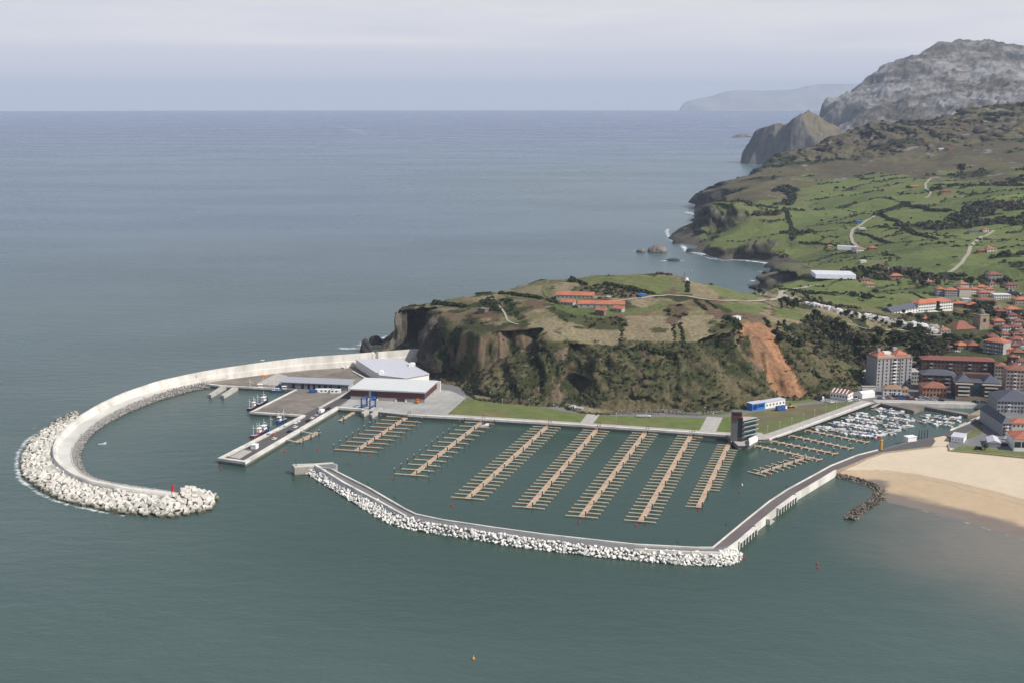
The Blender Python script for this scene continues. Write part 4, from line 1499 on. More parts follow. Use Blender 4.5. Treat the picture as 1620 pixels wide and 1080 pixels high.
# revetment of small grey rock inside
rv = empty('rock_revetment', (G(150, 700).x, G(150, 700).y, 0), 0, 'grey small stone slope inside the curved breakwater beside its road', 'revetment')
Rs = smooth_line(Rp, 200, 1)
Es = [nearest_on(dB, p) for p in Rs]
RN, RM = 200, 9
V = []
for i in range(RN):
    for j in range(RM + 1):
        t = j / RM
        p = Es[i].lerp(Rs[i], t)
        V.append(Vector((p.x, p.y, Es[i].z * (1 - t) - 0.4 * t)) - rv.location)
me = raw_mesh('slope', V, [(i * (RM + 1) + j, (i + 1) * (RM + 1) + j, (i + 1) * (RM + 1) + j + 1, i * (RM + 1) + j + 1) for i in range(RN - 1) for j in range(RM)])
child('slope', me, rv, M['greyrock'])


# rocks: chipped cubes and rough boulders
def cube_variant(seed, chip=0.12):
    r = random.Random(seed)
    import bmesh
    bm = bmesh.new()
    bmesh.ops.create_cube(bm, size=1.0)
    bmesh.ops.bevel(bm, geom=bm.edges[:], offset=0.05, segments=1, affect='EDGES')
    for v in bm.verts:
        v.co += Vector((r.uniform(-1, 1), r.uniform(-1, 1), r.uniform(-1, 1))) * chip * 0.3
    me = bpy.data.meshes.new('block')
    bm.to_mesh(me)
    bm.free()
    return me


def boulder_variant(seed, flat=0.75):
    r = random.Random(seed)
    import bmesh
    bm = bmesh.new()
    bmesh.ops.create_icosphere(bm, subdivisions=1, radius=0.55)
    for v in bm.verts:
        v.co *= r.uniform(0.72, 1.28)
        v.co.z *= flat
    me = bpy.data.meshes.new('boulder')
    bm.to_mesh(me)
    bm.free()
    return me


def rand_rot(r):
    return Matrix.Rotation(r.uniform(0, 6.28), 3, 'Z') @ Matrix.Rotation(r.uniform(-0.75, 0.75), 3, 'X') @ Matrix.Rotation(r.uniform(-0.75, 0.75), 3, 'Y')


def scatter_band(inner, outer, zin, spacing, r, tmin=0.0, tmax=1.0, lumps=0.8):
    out, gridd = [], {}
    n_ = len(inner)
    tries = int(len(inner) * 220)
    L = sum((inner[i + 1] - inner[i]).length for i in range(n_ - 1))
    Wd = sum((inner[i] - outer[i]).length for i in range(n_)) / n_
    for _ in range(int(L * Wd / spacing ** 2 * 9)):
        s, t = r.random() * (n_ - 1), r.uniform(tmin, tmax)
        i = int(s)
        a = inner[i].lerp(inner[i + 1], s - i)
        b = outer[i].lerp(outer[i + 1], s - i)
        p = a.lerp(b, t)
        c = (int(p.x // spacing), int(p.y // spacing))
        ok = True
        for dx in (-1, 0, 1):
            for dy in (-1, 0, 1):
                for q in gridd.get((c[0] + dx, c[1] + dy), ()):
                    if (q[0] - p.x) ** 2 + (q[1] - p.y) ** 2 < spacing ** 2:
                        ok = False
        if not ok:
            continue
        zi = zin(s / (n_ - 1)) if callable(zin) else zin
        z = zi * (1 - t) ** 0.85 + (-0.1) * t + r.uniform(-0.35, 0.45) * lumps
        gridd.setdefault(c, []).append((p.x, p.y))
        out.append((p.x, p.y, z))
    return out


def armour(points, size, variants, m, name, label, cat, group, stuff_name, nmax=300, jit=0.18, r=rnd):
    points = sorted(points, key=lambda p: p[0] ** 2 + p[1] ** 2 + (p[2] - CAMH) ** 2)
    vs = []
    variants = [me.copy() for me in variants]
    for me in variants:
        me.materials.clear()
        me.name = name
        if not me.materials:
            me.materials.append(m)
        co = np.zeros(len(me.vertices) * 3)
        me.vertices.foreach_get('co', co)
        vs.append((co.reshape(-1, 3), [tuple(p.vertices) for p in me.polygons]))
    V, F = [], []
    nb = 0
    for i, p in enumerate(points):
        R = rand_rot(r)
        s = [size * r.uniform(1 - jit, 1 + jit) for _ in range(3)]
        vi = r.randrange(len(variants))
        if i < nmax:
            o = bpy.data.objects.new(name, variants[vi])
            COL.objects.link(o)
            o.location = p
            o.rotation_euler = R.to_euler()
            o.scale = s
            tag(o, label, cat, group)
        else:
            co, fs = vs[vi]
            q = (co * np.array(s)) @ np.array(R).T + np.array(p)
            V.append(q)
            F += [tuple(a + nb for a in f) for f in fs]
            nb += len(q)
    if V:
        V = np.concatenate(V)
        me = bpy.data.meshes.new(stuff_name)
        me.from_pydata(V.tolist(), [], F)
        me.update()
        o = link(stuff_name, me, None, m)
        tag(o, kind='stuff')


cubes = [cube_variant(i) for i in range(7)]
bould = [boulder_variant(i) for i in range(8)]
# outer armour: from the wall to the water line
OW = [(122, 652), (100, 659.4), (74, 678), (51, 697), (39, 716), (35, 734.4), (41, 755), (69, 776.5), (100, 792.8), (139, 801), (194.4, 812), (250, 817.8), (284, 816.4), (322, 809.4), (342, 801), (343, 788), (328, 780), (300, 774.5)]
IW = [(124, 657), (102.8, 676), (89, 691.4), (82.8, 706.7), (84.7, 723), (96, 737), (116.7, 750.5), (144, 761), (180.5, 768), (222, 775), (262, 780), (275, 781), (285, 779)]
outp = smooth_line(GL(OW, 0), 160, 2)
innp = smooth_line(GL(IW, 4.6), 160, 1)
# stations: pair every outer point with the inner line by fraction, the fan round the head closes on its last point
pairs = [(nearest_on(innp, p)) for p in outp]
inner2 = [Vector((q.x, q.y, 4.6)) for q in pairs]
rr_ = random.Random(3)
pts_ = scatter_band(inner2, outp, lambda s: 0.3 + 2.7 * min(1, max(0, (s - 0.04) / 0.22)) if s < 0.86 else 4.6, 2.5, rr_, lumps=1.0)
# heap up the head
pts_ = [(x, y, z + (0.9 if (x > G(265, 790).x and z > 1.2) else 0)) for x, y, z in pts_]
armour(pts_, 2.95, cubes, M['block'], 'concrete_block', 'pale cubic concrete block tumbled with others outside the curved breakwater', 'concrete block', 'armour blocks heaped outside the curved breakwater', 'armour_blocks', 300, r=rr_)
V, F = strip([Vector((p.x, p.y, 1.8)) for p in inner2], [Vector((p.x, p.y, -0.6)) for p in outp])
tag(link('mound_core', raw_mesh('mound_core', V, F), None, M['core']), kind='stuff')
# small stones on the inner revetment
rr_ = random.Random(5)
sp = scatter_band(Es, Rs, lambda s: 3.8, 1.5, rr_, lumps=0.6)
armour(sp, 1.55, bould, M['greyrock'], 'stone', '', '', '', 'revetment_stones', 0, r=rr_)

# red light tower at the breakwater head
p = G(273.5, 779, 5.0)
lt = empty('harbour_light', (p.x, p.y, 4.2), 0, 'red cylindrical light beacon at the head of the curved breakwater', 'beacon')
MB().cyl(0, 0, 0, 0.7, 1.2, n=14).build('base', M['concrete'], lt)
MB().cyl(0, 0, 0.7, 4.8, 0.85, 0.7, n=14).build('tower', M['redpaint'], lt)
MB().cyl(0, 0, 4.8, 5.0, 1.1, n=14).cyl(0, 0, 5.0, 5.7, 0.35, n=10).build('lantern', M['redpaint'], lt)

# ------------------------------------------------------------------ the inner breakwater
Il = GL([(512, 737), (583.5, 773), (640, 806), (657.5, 814.5), (700, 823.5), (780, 835.5), (860, 846.5), (1004.5, 862.5), (1100, 867.5), (1127, 867.5)], 3.6)
Ol = GL([(499, 737), (546, 766), (608, 799), (643, 818.5), (665, 825), (700, 831), (780, 843.5), (860, 855), (1004, 870), (1100, 874.5), (1137, 875), (1150, 869), (1164, 858.5)], 3.6)
slab('inner_breakwater', Il + Ol[::-1], -2, 3.6, M['asphalt2'])
kerb('inner_parapet', Il, 1.1, -1.5, 4.5, M['wallconc'], 'long low white kerb wall along the marina side of the angled breakwater', 'wall', off=0.2)
kerb('outer_parapet', Ol[:4], 1.4, 1, 5.2, M['wallconc'], 'white parapet above the boulders on the left arm of the angled breakwater', 'wall', off=-0.6)
kerb('corner_parapet', Ol[8:], 1.2, 1, 4.7, M['wallconc'], 'white curved parapet round the right corner of the angled breakwater', 'wall', off=-0.6)
cs = slab('breakwater_head', GL([(460.8, 734.5), (466, 739.3), (499, 736.5), (513, 739.2), (529, 741.5), (534, 739.7), (534, 734), (526.5, 731.5), (500, 733.5)], 4.6), -2, 4.6, M['caisson'], None)
tag(cs, 'T shaped pale concrete caisson at the left end of the angled breakwater', 'pier head')
kerb('head_parapet', GL([(527, 732.3), (500, 734.2), (462.5, 735.4), (466.5, 738.6), (497, 735.9)], 4.6), 0.7, 4.6, 5.3, M['wallconc'], 'low white parapet on top of the T shaped pier head', 'wall')
slab('head_floor', GL([(503, 734.5), (511, 738), (531, 740.5), (532, 734.5), (526, 732.8)], 4.6), 4.6, 4.62, M['asphalt2'])
p = G(468.6, 736.5, 4.6)
gl_ = empty('harbour_light', (p.x, p.y, 4.6), 0, 'slim green light beacon on the T shaped pier head', 'beacon')
MB().cyl(0, 0, 0, 3.3, 0.32, 0.26, n=10).build('tower', M['greenpaint'], gl_)
MB().cyl(0, 0, 3.3, 3.5, 0.55, n=10).cyl(0, 0, 3.5, 4.0, 0.2, n=8).build('lantern', M['greenpaint'], gl_)

OB = GL([(483.5, 748), (521.7, 771.6), (558.8, 795), (588, 813.6), (618, 829.6), (657.5, 839.5), (707, 846.5), (781, 859), (830, 866.7), (932, 879), (1004.5, 886.5), (1077, 893.5), (1149, 895.5), (1170, 889), (1174, 878), (1158, 867)], 0)
obp = smooth_line(OB, 220, 1)
iob = [nearest_on([Vector(p) for p in Ol[:-1]], p) for p in obp]
rr_ = random.Random(9)
sp = scatter_band(iob, obp, 3.9, 1.2, rr_)
armour(sp, 1.72, bould + cubes[:3], M['limestone'], 'boulder', 'pale rough boulder heaped with others outside the angled breakwater', 'boulder', 'boulders heaped along the angled breakwater', 'armour_boulders', 300, jit=0.28, r=rr_)
V, F = strip([Vector((p.x, p.y, 2.9)) for p in iob], [Vector((p.x, p.y, -0.6)) for p in obp])
tag(link('mound_core', raw_mesh('mound_core', V, F), None, M['greyrock']), kind='stuff')

# ------------------------------------------------------------------ the marina road pier with walls and a colonnade
Ri = GL([(1125.5, 867), (1175.5, 825.5), (1216, 793), (1245, 774), (1286.7, 751.3), (1314, 736.3), (1356, 719.6), (1388, 711.5)], 3.1)
Ro = GL([(1164, 858.5), (1194, 832), (1225.5, 805.6), (1256, 783), (1320, 744), (1340, 737), (1370, 724), (1398, 714.5)], 3.1)
slab('marina_road', Ri + Ro[::-1], -2, 3.1, M['quayface'])  # dark side colour stands in for the shaded recess behind the pillars
V, F = strip([p + Vector((0, 0, 0.004)) for p in resample(Ri, 40)], [p + Vector((0, 0, 0.004)) for p in resample(Ro, 40)])
tag(link('marina_road_surface', raw_mesh('marina_road_surface', V, F), None, M['promenade']), kind='structure')
kerb('road_kerb', [p for p in Ri[:]], 0.7, -1, 3.7, M['wallconc'], 'thin pale kerb along the marina side of the dark causeway', 'kerb', off=-0.3)
Rr = resample(Ri[:4], 60)
rr_ = random.Random(12)
sp = scatter_band([Vector((p.x, p.y, 2.5)) for p in Rr], [Vector((p.x - 2.2, p.y + 1.6, 0)) for p in Rr], 2.6, 1.2, rr_, lumps=0.4)
armour(sp, 1.2, bould, M['greyrock'], 'stone', '', '', '', 'causeway_stones', 0, r=rr_)


def side_wall(a, b, label, h=4.3):
    return kerb('sea_wall', GL([a, b], 3.1), 0.9, -2, h, M['wallconc'], label, 'wall', off=-0.75)


side_wall((1192, 833), (1225, 806), 'pale concrete wall beside the steps on the dark causeway, nearer the corner', 4.2)
side_wall((1256, 783), (1320, 744.5), 'long pale concrete sea wall of the dark causeway ending at the beach', 4.1)
kerb('beach_wall', GL([(1320, 744), (1340, 737), (1370, 724.2), (1398, 715), (1473, 706.2)], 3.1), 0.8, -1, 3.5, M['stone'], 'low stone wall between the dark causeway and the sand', 'wall', off=-0.5)


def colonnade(a, b, n_, label):
    A_, B_ = G(*a, 3.1), G(*b, 3.1)
    d_ = (B_ - A_).normalized()
    s_ = Vector((d_.y, -d_.x, 0))
    root = empty('colonnade', tuple(A_), math.atan2(d_.y, d_.x), label, 'colonnade')
    L_ = (B_ - A_).length
    MB().box(0, L_, -2.3, 0.1, 0.1, 0.9).build('beam', M['wallconc'], root)
    for i in range(n_):
        x = L_ * i / (n_ - 1)
        MB().box(x - 0.45, x + 0.45, -2.2, -1.2, -5, 0.1).build('pillar', M['wallconc'], root)
    return root


colonnade((1164, 858.5), (1192, 834.5), 7, 'white pillared colonnade of the causeway next to the boulder corner')
colonnade((1226, 805.2), (1255, 784), 8, 'white pillared colonnade in the middle of the causeway')
# steps between
p = G(1218, 812, 3.1)
st = MB()
dr = (G(1225, 806, 3) - G(1192, 833, 3)).normalized()
for i in range(8):
    st.box(i * 0.9, (i + 1) * 0.9, -3.3, -1.2, -5, -0.4 * i)
st.build('steps', M['concrete'], None, tuple(G(1209, 819.5, 3.1)), (0, 0, math.atan2(dr.y, dr.x)))
tag(bpy.data.objects['steps'], 'concrete steps going down outside the causeway wall', 'steps')

# ------------------------------------------------------------------ beach
topb = Z([(1322, 746, 1.0), (1340, 739, 2.2), (1370, 726, 2.5), (1398, 716.5, 2.7), (1436, 712, 2.75), (1473, 707.5, 2.8), (1490, 696, 2.9), (1500, 706, 2.9), (1503, 714, 2.6), (1560, 719, 2.4), (1620, 725, 2.3), (1850, 749, 2.3), (2050, 772, 2.3)])
berm = Z([(1345, 744, 1.5), (1380, 741, 1.75), (1410, 742.5, 1.8), (1460, 750, 1.8), (1520, 762, 1.8), (1570, 773, 1.8), (1620, 787, 1.8), (1850, 840, 1.8), (2050, 880, 1.8)])
berm2 = Z([(1350, 747, 1.15), (1380, 744, 1.25), (1410, 746, 1.25), (1460, 754, 1.25), (1520, 767, 1.25), (1570, 779, 1.25), (1620, 793, 1.25), (1850, 846, 1.25), (2050, 886, 1.25)])
wl_ = Z([(1320, 752, 0), (1345, 757.5, 0), (1375, 764, 0), (1397, 782, 0), (1402, 794, 0), (1430, 800, 0), (1460, 806, 0), (1500, 817, 0), (1546, 830, 0), (1620, 853, 0), (1850, 935, 0), (2050, 1010, 0)])
wl0 = Z([(1398, 778, 0.32), (1447, 788, 0.32), (1521, 808, 0.32), (1570, 822, 0.32), (1620, 836, 0.32), (1850, 910, 0.32), (2050, 980, 0.32)])
wl2 = Z([(1316, 760, -1), (1340, 765, -1), (1368, 772, -1), (1388, 790, -1), (1410, 805, -1), (1440, 825, -0.8), (1500, 858, -0.8), (1560, 890, -0.8), (1620, 915, -0.8), (1850, 1030, -0.8), (2050, 1100, -0.8)])
wl3 = [Vector((p.x - 20, p.y - 40, -3)) for p in wl2]
topb2 = [Vector((p.x + 3, p.y + 12, 1.6)) for p in topb]


def beach_col(X, Y, H, sl):
    n = fbm(X / 12, Y / 12, seed=201, oct=4)
    dry = np.array((0.56, 0.465, 0.345))
    moist = np.array((0.46, 0.35, 0.23))
    wet = np.array((0.20, 0.165, 0.14))
    a = sstep(1.45, 1.6, H + 0.10 * (n - 0.5))[..., None]
    b = sstep(0.26, 0.5, H + 0.25 * (n - 0.5))[..., None]
    c = wet * (1 - b) + moist * b
    c = c * (1 - a) + dry * a
    ln = (np.abs(H - 1.53 + 0.06 * (n - 0.5)) < 0.06)
    ln2 = (np.abs(H - 1.12 + 0.22 * (n - 0.5)) < 0.02)
    c = c * (1 - 0.25 * ln[..., None] - 0.13 * ln2[..., None])
    return c * (0.95 + 0.1 * n)[..., None]


tin_patch('beach', [topb, topb2, berm, berm2, wl0, wl_, wl2, wl3], 430, 800, 0.24, 0.64, 420, 420, mat('beach sand', (1, 1, 1), 0.97, 0.05, 0.2, bump=0.08, bscale=0.3, attr='tone', spec=0.1), beach_col, lambda X, Y, H: H + (fbm(X / 20, Y / 20, seed=205) - 0.5) * 0.14, -3, -2.9)
# groyne of dark boulders
gp = GL([(1321, 751), (1345, 757), (1370, 763), (1388, 771), (1394, 778), (1388, 789), (1372, 800), (1356, 810), (1343, 822)], 0)
gq = smooth_line(gp, 60, 1)
gi, go = [], []
for i, a in enumerate(gq):
    t = (gq[min(i + 1, 59)] - gq[max(i - 1, 0)]).normalized()
    s = Vector((-t.y, t.x, 0)) * 3.6
    gi.append(a + s)
    go.append(a - s)
rr_ = random.Random(21)
sp = scatter_band(gi, go, 0.0, 1.35, rr_, lumps=0.2)
hw = []
for x, y, z in sp:
    d_ = float(linedist(np.array([x]), np.array([y]), [(p.x, p.y) for p in gq])[0])
    hw.append((x, y, 1.5 - d_ * 0.5 + z + 0.1))
armour(hw, 1.75, bould, M['groyne'], 'groyne_boulder', 'dark brown boulder piled with others in the bent groyne beside the beach', 'boulder', 'dark boulders of the bent beach groyne', 'groyne_stones', 300, jit=0.3, r=rr_)

# sea rocks
def sea_rock(pxy, w, d, h, label, seed, m='searock', jag=0.35, n=5):
    p = G(*pxy, 0)
    r = random.Random(seed)
    import bmesh
    bm = bmesh.new()
    bmesh.ops.create_icosphere(bm, subdivisions=4, radius=1.0)
    off = r.uniform(0, 99)
    for v in bm.verts:
        q = v.co
        f = float(fbm(np.array([q.x * 1.6 + off]), np.array([q.y * 1.6]), np.array([q.z * 1.6]), seed=seed, oct=5, gain=0.6)[0])
        f2 = 1 - abs(2 * f - 1)
        v.co = Vector((q.x * w / 2, q.y * d / 2, max(-0.3, q.z) * h)) * (1 - jag + 1.6 * jag * f + 0.3 * jag * f2)
    me = bpy.data.meshes.new('sea_rock')
    bm.to_mesh(me)
    bm.free()
    o = link('sea_rock', me, None, M[m], (p.x, p.y, 0))
    return tag(o, label, 'sea rock')


sea_rock((1040, 399), 27, 20, 10.5, 'pale rounded rock islet in the bay, the tallest in the water', 1)
sea_rock((1014, 399), 14, 9, 5, 'low pale rock left of the rounded islet', 2)
sea_rock((1065, 412.5), 20, 9, 3, 'low dark rock awash in the bay beside the radio mast', 3, 'searockdark')
sea_rock((579, 556), 11, 9, 11, 'pointed dark rock stack at the left foot of the headland', 4, 'searockdark', 0.4)
sea_rock((594, 544), 13, 9, 8, 'dark jagged rock close to the headland cliff, behind the pointed stack', 5, 'searockdark', 0.45)
sea_rock((598, 551), 14, 8, 3, 'low wet rock between the stack and the cliff', 6, 'searockdark', 0.45)
sea_rock((1175, 217), 110, 70, 19, 'long low island off the far crag', 7, 'searock')
sea_rock((1163, 218), 50, 30, 9, 'small low islet at the left of the long low island', 8, 'searock')
sea_rock((1094, 398.5), 16, 9, 5, 'dark skerry touching the first green promontory', 9, 'searockdark')
sea_rock((1071, 385.5), 14, 9, 6, 'dark skerry at the tip of the steep promontory', 10, 'searockdark')
sea_rock((1214, 433), 14, 10, 4, 'dark reef rock below the dark bay cliff', 11, 'searockdark')
sea_rock((1221, 423), 20, 12, 6, 'broken dark rock in the inner corner of the bay', 12, 'searockdark')

# foam on the water: thin sheets with a broken noise edge
fm = bpy.data.materials.new('foam')
fm.use_nodes = True
n, l = fm.node_tree.nodes, fm.node_tree.links
b = n['Principled BSDF']
b.inputs['Base Color'].default_value = (0.75, 0.78, 0.78, 1)
b.inputs['Roughness'].default_value = 0.9
g = n.new('ShaderNodeNewGeometry')
t = n.new('ShaderNodeTexNoise')
t.inputs['Scale'].default_value = 0.16
t.inputs['Detail'].default_value = 8
t.inputs['Roughness'].default_value = 0.7
t.inputs['Distortion'].default_value = 0.8
mp = n.new('ShaderNodeMapping')
mp.inputs['Scale'].default_value = (0.7, 1.1, 1)
l.new(g.outputs['Position'], mp.inputs['Vector'])
l.new(mp.outputs[0], t.inputs['Vector'])
a = n.new('ShaderNodeAttribute')
a.attribute_name = 'tone'
m1 = n.new('ShaderNodeMath')
m1.operation = 'ADD'
l.new(t.outputs[0], m1.inputs[0])
l.new(a.outputs['Fac'], m1.inputs[1])
m2 = n.new('ShaderNodeMapRange')
m2.inputs['From Min'].default_value = 0.98
m2.inputs['From Max'].default_value = 1.22
l.new(m1.outputs[0], m2.inputs['Value'])
l.new(m2.outputs[0], b.inputs['Alpha'])


def foam(pts, w, k=0.6):
    """band of foam along a line: opaque in the middle, breaking up at the sides"""
    p = resample(pts, max(6, len(pts) * 4))
    X, Y, K = [], [], []
    n_ = len(p)
    offs = (-1, -0.5, 0, 0.5, 1)
    for i, q in enumerate(p):
        tt = (p[min(i + 1, n_ - 1)] - p[max(i - 1, 0)]).normalized()
        s = Vector((-tt.y, tt.x, 0))
        e = min(1, 4 * i / n_ + 0.2, 4 * (n_ - 1 - i) / n_ + 0.2)
        for o_ in offs:
            r_ = q + s * w / 2 * o_
            X.append(r_.x)
            Y.append(r_.y)
            K.append(k * (1 - o_ * o_) * e)
    me = raw_mesh('foam', [(x, y, 0.05) for x, y in zip(X, Y)], [(i * 5 + j, (i + 1) * 5 + j, (i + 1) * 5 + j + 1, i * 5 + j + 1) for i in range(n_ - 1) for j in range(4)])
    at = me.color_attributes.new('tone', 'FLOAT_COLOR', 'POINT')
    at.data.foreach_set('color', np.array([[c, c, c, 1] for c in K], np.float32).ravel())
    tag(link('sea_foam', me, None, fm), kind='stuff')


foam(GL([(520, 549), (555, 551), (590, 548), (606, 552)]), 22, 0.62)
foam(GL([(560, 553), (580, 541), (604, 535)]), 26, 0.6)
foam(GL([(600, 556), (604, 545), (612, 528)]), 14, 0.7)
foam(GL([(985, 397), (1020, 398), (1062, 400)]), 16, 0.66)
foam(GL([(1038, 414), (1065, 412), (1092, 413)]), 18, 0.66)
foam(GL([(1046, 382), (1066, 383.5), (1080, 387.5), (1086, 398), (1113, 402), (1135, 409.5), (1175, 412), (1210, 416), (1228, 428)]), 20, 0.66)
foam(GL([(1060, 357), (1055, 366), (1058, 376), (1068, 384), (1082, 391)]), 18, 0.62)
foam(GL([(1084, 396), (1104, 402), (1130, 411), (1160, 414), (1190, 415)]), 12, 0.62)
foam(GL([(1082, 334.5), (1102, 339), (1110, 343)]), 40, 0.75)
foam(GL([(1098, 333), (1103, 340)]), 30, 0.75)
foam(GL([(1176, 442), (1200, 446), (1236, 451)]), 20, 0.6)
foam(GL([(1186, 432), (1210, 430), (1232, 440)]), 22, 0.6)
foam(GL([(1195, 452), (1220, 455), (1236, 452)]), 12, 0.55)
foam(GL([(1150, 218), (1165, 219), (1192, 218)]), 30, 0.7)
foam(GL([(122, 648), (95, 659), (68, 676), (42, 697), (28, 716), (26, 736), (33, 759), (64, 782), (100, 796), (139, 805), (194, 816), (250, 822), (300, 818), (345, 804)]), 8, 0.60)
foam(GL([(140, 640), (100, 652), (60, 672), (36, 690)]), 14, 0.46)
foam(GL([(1401, 794), (1430, 801), (1460, 807), (1500, 818), (1546, 831), (1620, 854), (1700, 880)]), 2.6, 0.5)
for pts, w_, k_ in (([(521, 198), (560, 205), (580, 213), (605, 221)], 420, 0.50), ([(525, 199), (560, 196), (630, 193)], 260, 0.44), ([(590, 221), (660, 222), (752, 216)], 130, 0.50), ([(580, 213), (630, 206), (690, 205)], 160, 0.38),
                    ([(0, 224), (120, 229), (235, 230), (420, 236), (530, 231)], 90, 0.42), ([(0, 262), (150, 258), (300, 250)], 70, 0.44), ([(0, 272), (100, 266), (210, 257)], 50, 0.42), ([(0, 322), (120, 316), (320, 296), (430, 272)], 22, 0.42),
                    ([(0, 352), (150, 342), (340, 332), (520, 322), (620, 312), (665, 300), (640, 284)], 20, 0.46), ([(240, 212), (280, 214), (310, 220)], 120, 0.42), ([(0, 183), (60, 186), (240, 184), (440, 181)], 700, 0.40), ([(990, 330), (1040, 322), (1090, 321)], 20, 0.34)):
    foam(GL(pts), w_, k_)

# ------------------------------------------------------------------ pontoons
def unit(a, b):
    d = Vector((b.x - a.x, b.y - a.y, 0))
    return d.normalized(), d.length


FD = (G(1149, 688) - G(645, 656))
FD = Vector((FD.x, FD.y, 0)).normalized()        # direction of the finger berths: along the quay


def pontoon(near, far, width, nf, lenL, lenR, label, group, skipL=(), skipR=(), piles='spine', fw=1.0, gang=True, qpt=None, npile=9, fdir=None, fmat='woodpale'):
    A, B = G(*near, 0), G(*far, 0)
    d, L = unit(A, B)
    ang = math.atan2(d.y, d.x)
    fdir = fdir or FD
    root = empty('pontoon', (A.x, A.y, 0), ang, label, 'pontoon', group)
    inv = Matrix.Rotation(-ang, 3, 'Z')
    MB().box(0, L, -width / 2, width / 2, 0.45, 0.62).build('deck', M['wood'], root)
    fl = MB()
    k = max(3, int(L / 6))
    for i in range(k):
        fl.box(L * (i + 0.1) / k, L * (i + 0.75) / k, -width / 2 + 0.1, width / 2 - 0.1, -0.3, 0.45)
    fl.build('floats', M['float'], root)
    f = inv @ fdir
    for i in range(nf):
        x = 1.0 + (L - 3.5) * i / (nf - 1)
        for sgn, ln, skip in ((-1, lenL, skipL), (1, lenR, skipR)):
            if i in skip or not ln:
                continue
            a = Vector((x, 0, 0)) + f * sgn * (width / 2)
            e = a + f * sgn * ln
            mb = MB()
            mb.bar((a.x, a.y, 0.48), (e.x, e.y, 0.48), fw, 0.26)
            mb.bar((a.x + (e.x - a.x) * 0.55, a.y + (e.y - a.y) * 0.55, 0.1), (e.x, e.y, 0.1), fw * 0.9, 0.5)
            mb.build('finger', M[fmat], root)
            if piles == 'ends':
                p_ = e
                pb = MB().cyl(p_.x, p_.y, -1.5, 3.6, 0.27, n=8)
                po = pb.build('pile', M['pile'], root)
                MB().cyl(p_.x, p_.y, 3.6, 4.0, 0.3, 0.05, n=8).build('pile_cap', M['white'], po)
    npl = npile
    for i in range(npl):
        x = 1.0 + (L - 6) * i / (npl - 1)
        y = (width / 2 + 0.35) * (1 if piles == 'ends' else -1)
        po = MB().cyl(x + 1.6, -width / 2 - 0.35, -1.5, 3.3, 0.34, n=8).build('pile', M['pile'], root)
        MB().cyl(x + 1.6, -width / 2 - 0.35, 3.3, 3.7, 0.36, 0.05, n=8).build('pile_cap', M['white'], po)
    if gang and qpt:
        Q = G(*qpt, QZ)
        q = inv @ (Vector((Q.x, Q.y, 0)) - Vector((A.x, A.y, 0)))
        gb = MB()
        for s in (-0.7, 0.7):
            gb.bar((L - 1, s, 1.1), (q.x + 1.5, q.y + s, QZ + 1.3), 0.12, 0.5)
        gb.bar((L - 1, 0, 0.7), (q.x + 1.5, q.y, QZ + 0.6), 1.5, 0.12)
        go_ = gb.build('gangway', M['woodred'], root)
        pb = MB()
        for s in (-0.9, 0.9):
            pb.box(q.x - 0.1, q.x + 0.15, q.y + s - 0.1, q.y + s + 0.1, QZ, QZ + 3.0)
        pb.box(q.x - 0.1, q.x + 0.15, q.y - 1.0, q.y + 1.0, QZ + 2.8, QZ + 3.0)
        pb.build('gate', M['darksteel'], root)
    return root


PG = 'long pontoons with finger berths in the new marina'
ordp = ['first long pontoon from the left in the new marina, with ten wide berths a side', 'second long pontoon from the left, short berths ending in dark piles', 'third long pontoon from the left in the new marina',
        'fourth long pontoon, the middle one of the seven', 'fifth long pontoon from the left in the new marina', 'sixth long pontoon from the left, reaching nearest the boulder breakwater', 'last and narrowest long pontoon, beside the control tower']
pontoon((562, 714), (645, 659.5), 3.2, 10, 13.5, 13.5, ordp[0], PG, piles='ends', qpt=(647.5, 655.5), npile=8, fw=1.3, fmat='wood')
pontoon((652, 752.5), (762, 668), 3.2, 13, 10, 8.5, ordp[1], PG, piles='ends', qpt=(765.5, 662.5), npile=8, fw=1.2)
pontoon((739, 789.5), (866, 674.5), 3.2, 25, 8.3, 8.3, ordp[2], PG, qpt=(870, 669), npile=9)
pontoon((835, 804), (944, 680), 3.2, 28, 7.6, 7.6, ordp[3], PG, qpt=(948, 674.5), npile=9)
pontoon((919, 818.5), (1021, 684.5), 3.2, 28, 7.2, 7.4, ordp[4], PG, qpt=(1024.5, 679), npile=10)
pontoon((1013, 826), (1093, 689.5), 3.2, 29, 7.4, 6.6, ordp[5], PG, qpt=(1097, 684), npile=9)
pontoon((1104.5, 803.5), (1153, 703), 3.0, 25, 5.6, 5.6, ordp[6], PG, skipR=(0, 1, 2, 3, 4, 5, 23, 24), qpt=(1159, 695), npile=7)

PR = 'pontoons by the old harbour mouth'
dq = (G(1298, 728) - G(1191, 704)).normalized()
sd = (G(1271, 680) - G(1217, 697)).normalized()
for near, far, lab in (((1298, 728), (1193, 704.5), 'bare wooden pontoon carrying the diagonal branch with fingers'), ((1323, 718.5), (1219, 697.5), 'bare wooden pontoon second from the channel by the old harbour'),
                       ((1348, 710.3), (1247, 688.5), 'bare wooden pontoon third from the channel by the old harbour'), ((1373, 700.3), (1272, 680), 'bare wooden pontoon closest to the moored motorboats')):
    pontoon(near, far, 2.2, 9, 2.6, 2.6, lab, PR, npile=3, fdir=sd, fw=0.3, gang=False)
pontoon((1195, 750), (1275, 724), 2.4, 9, 5.2, 5.2, 'diagonal pontoon branch with short thick fingers in the marina entrance', PR, npile=5, fdir=dq, fw=1.0, gang=False)
pontoon((1212, 697.5), (1270, 678.5), 3.4, 2, 0, 0, 'wide wooden walkway along the quay linking the bare pontoons', PR, npile=2, gang=False)
PL = 'small service pontoons beside the jetty'
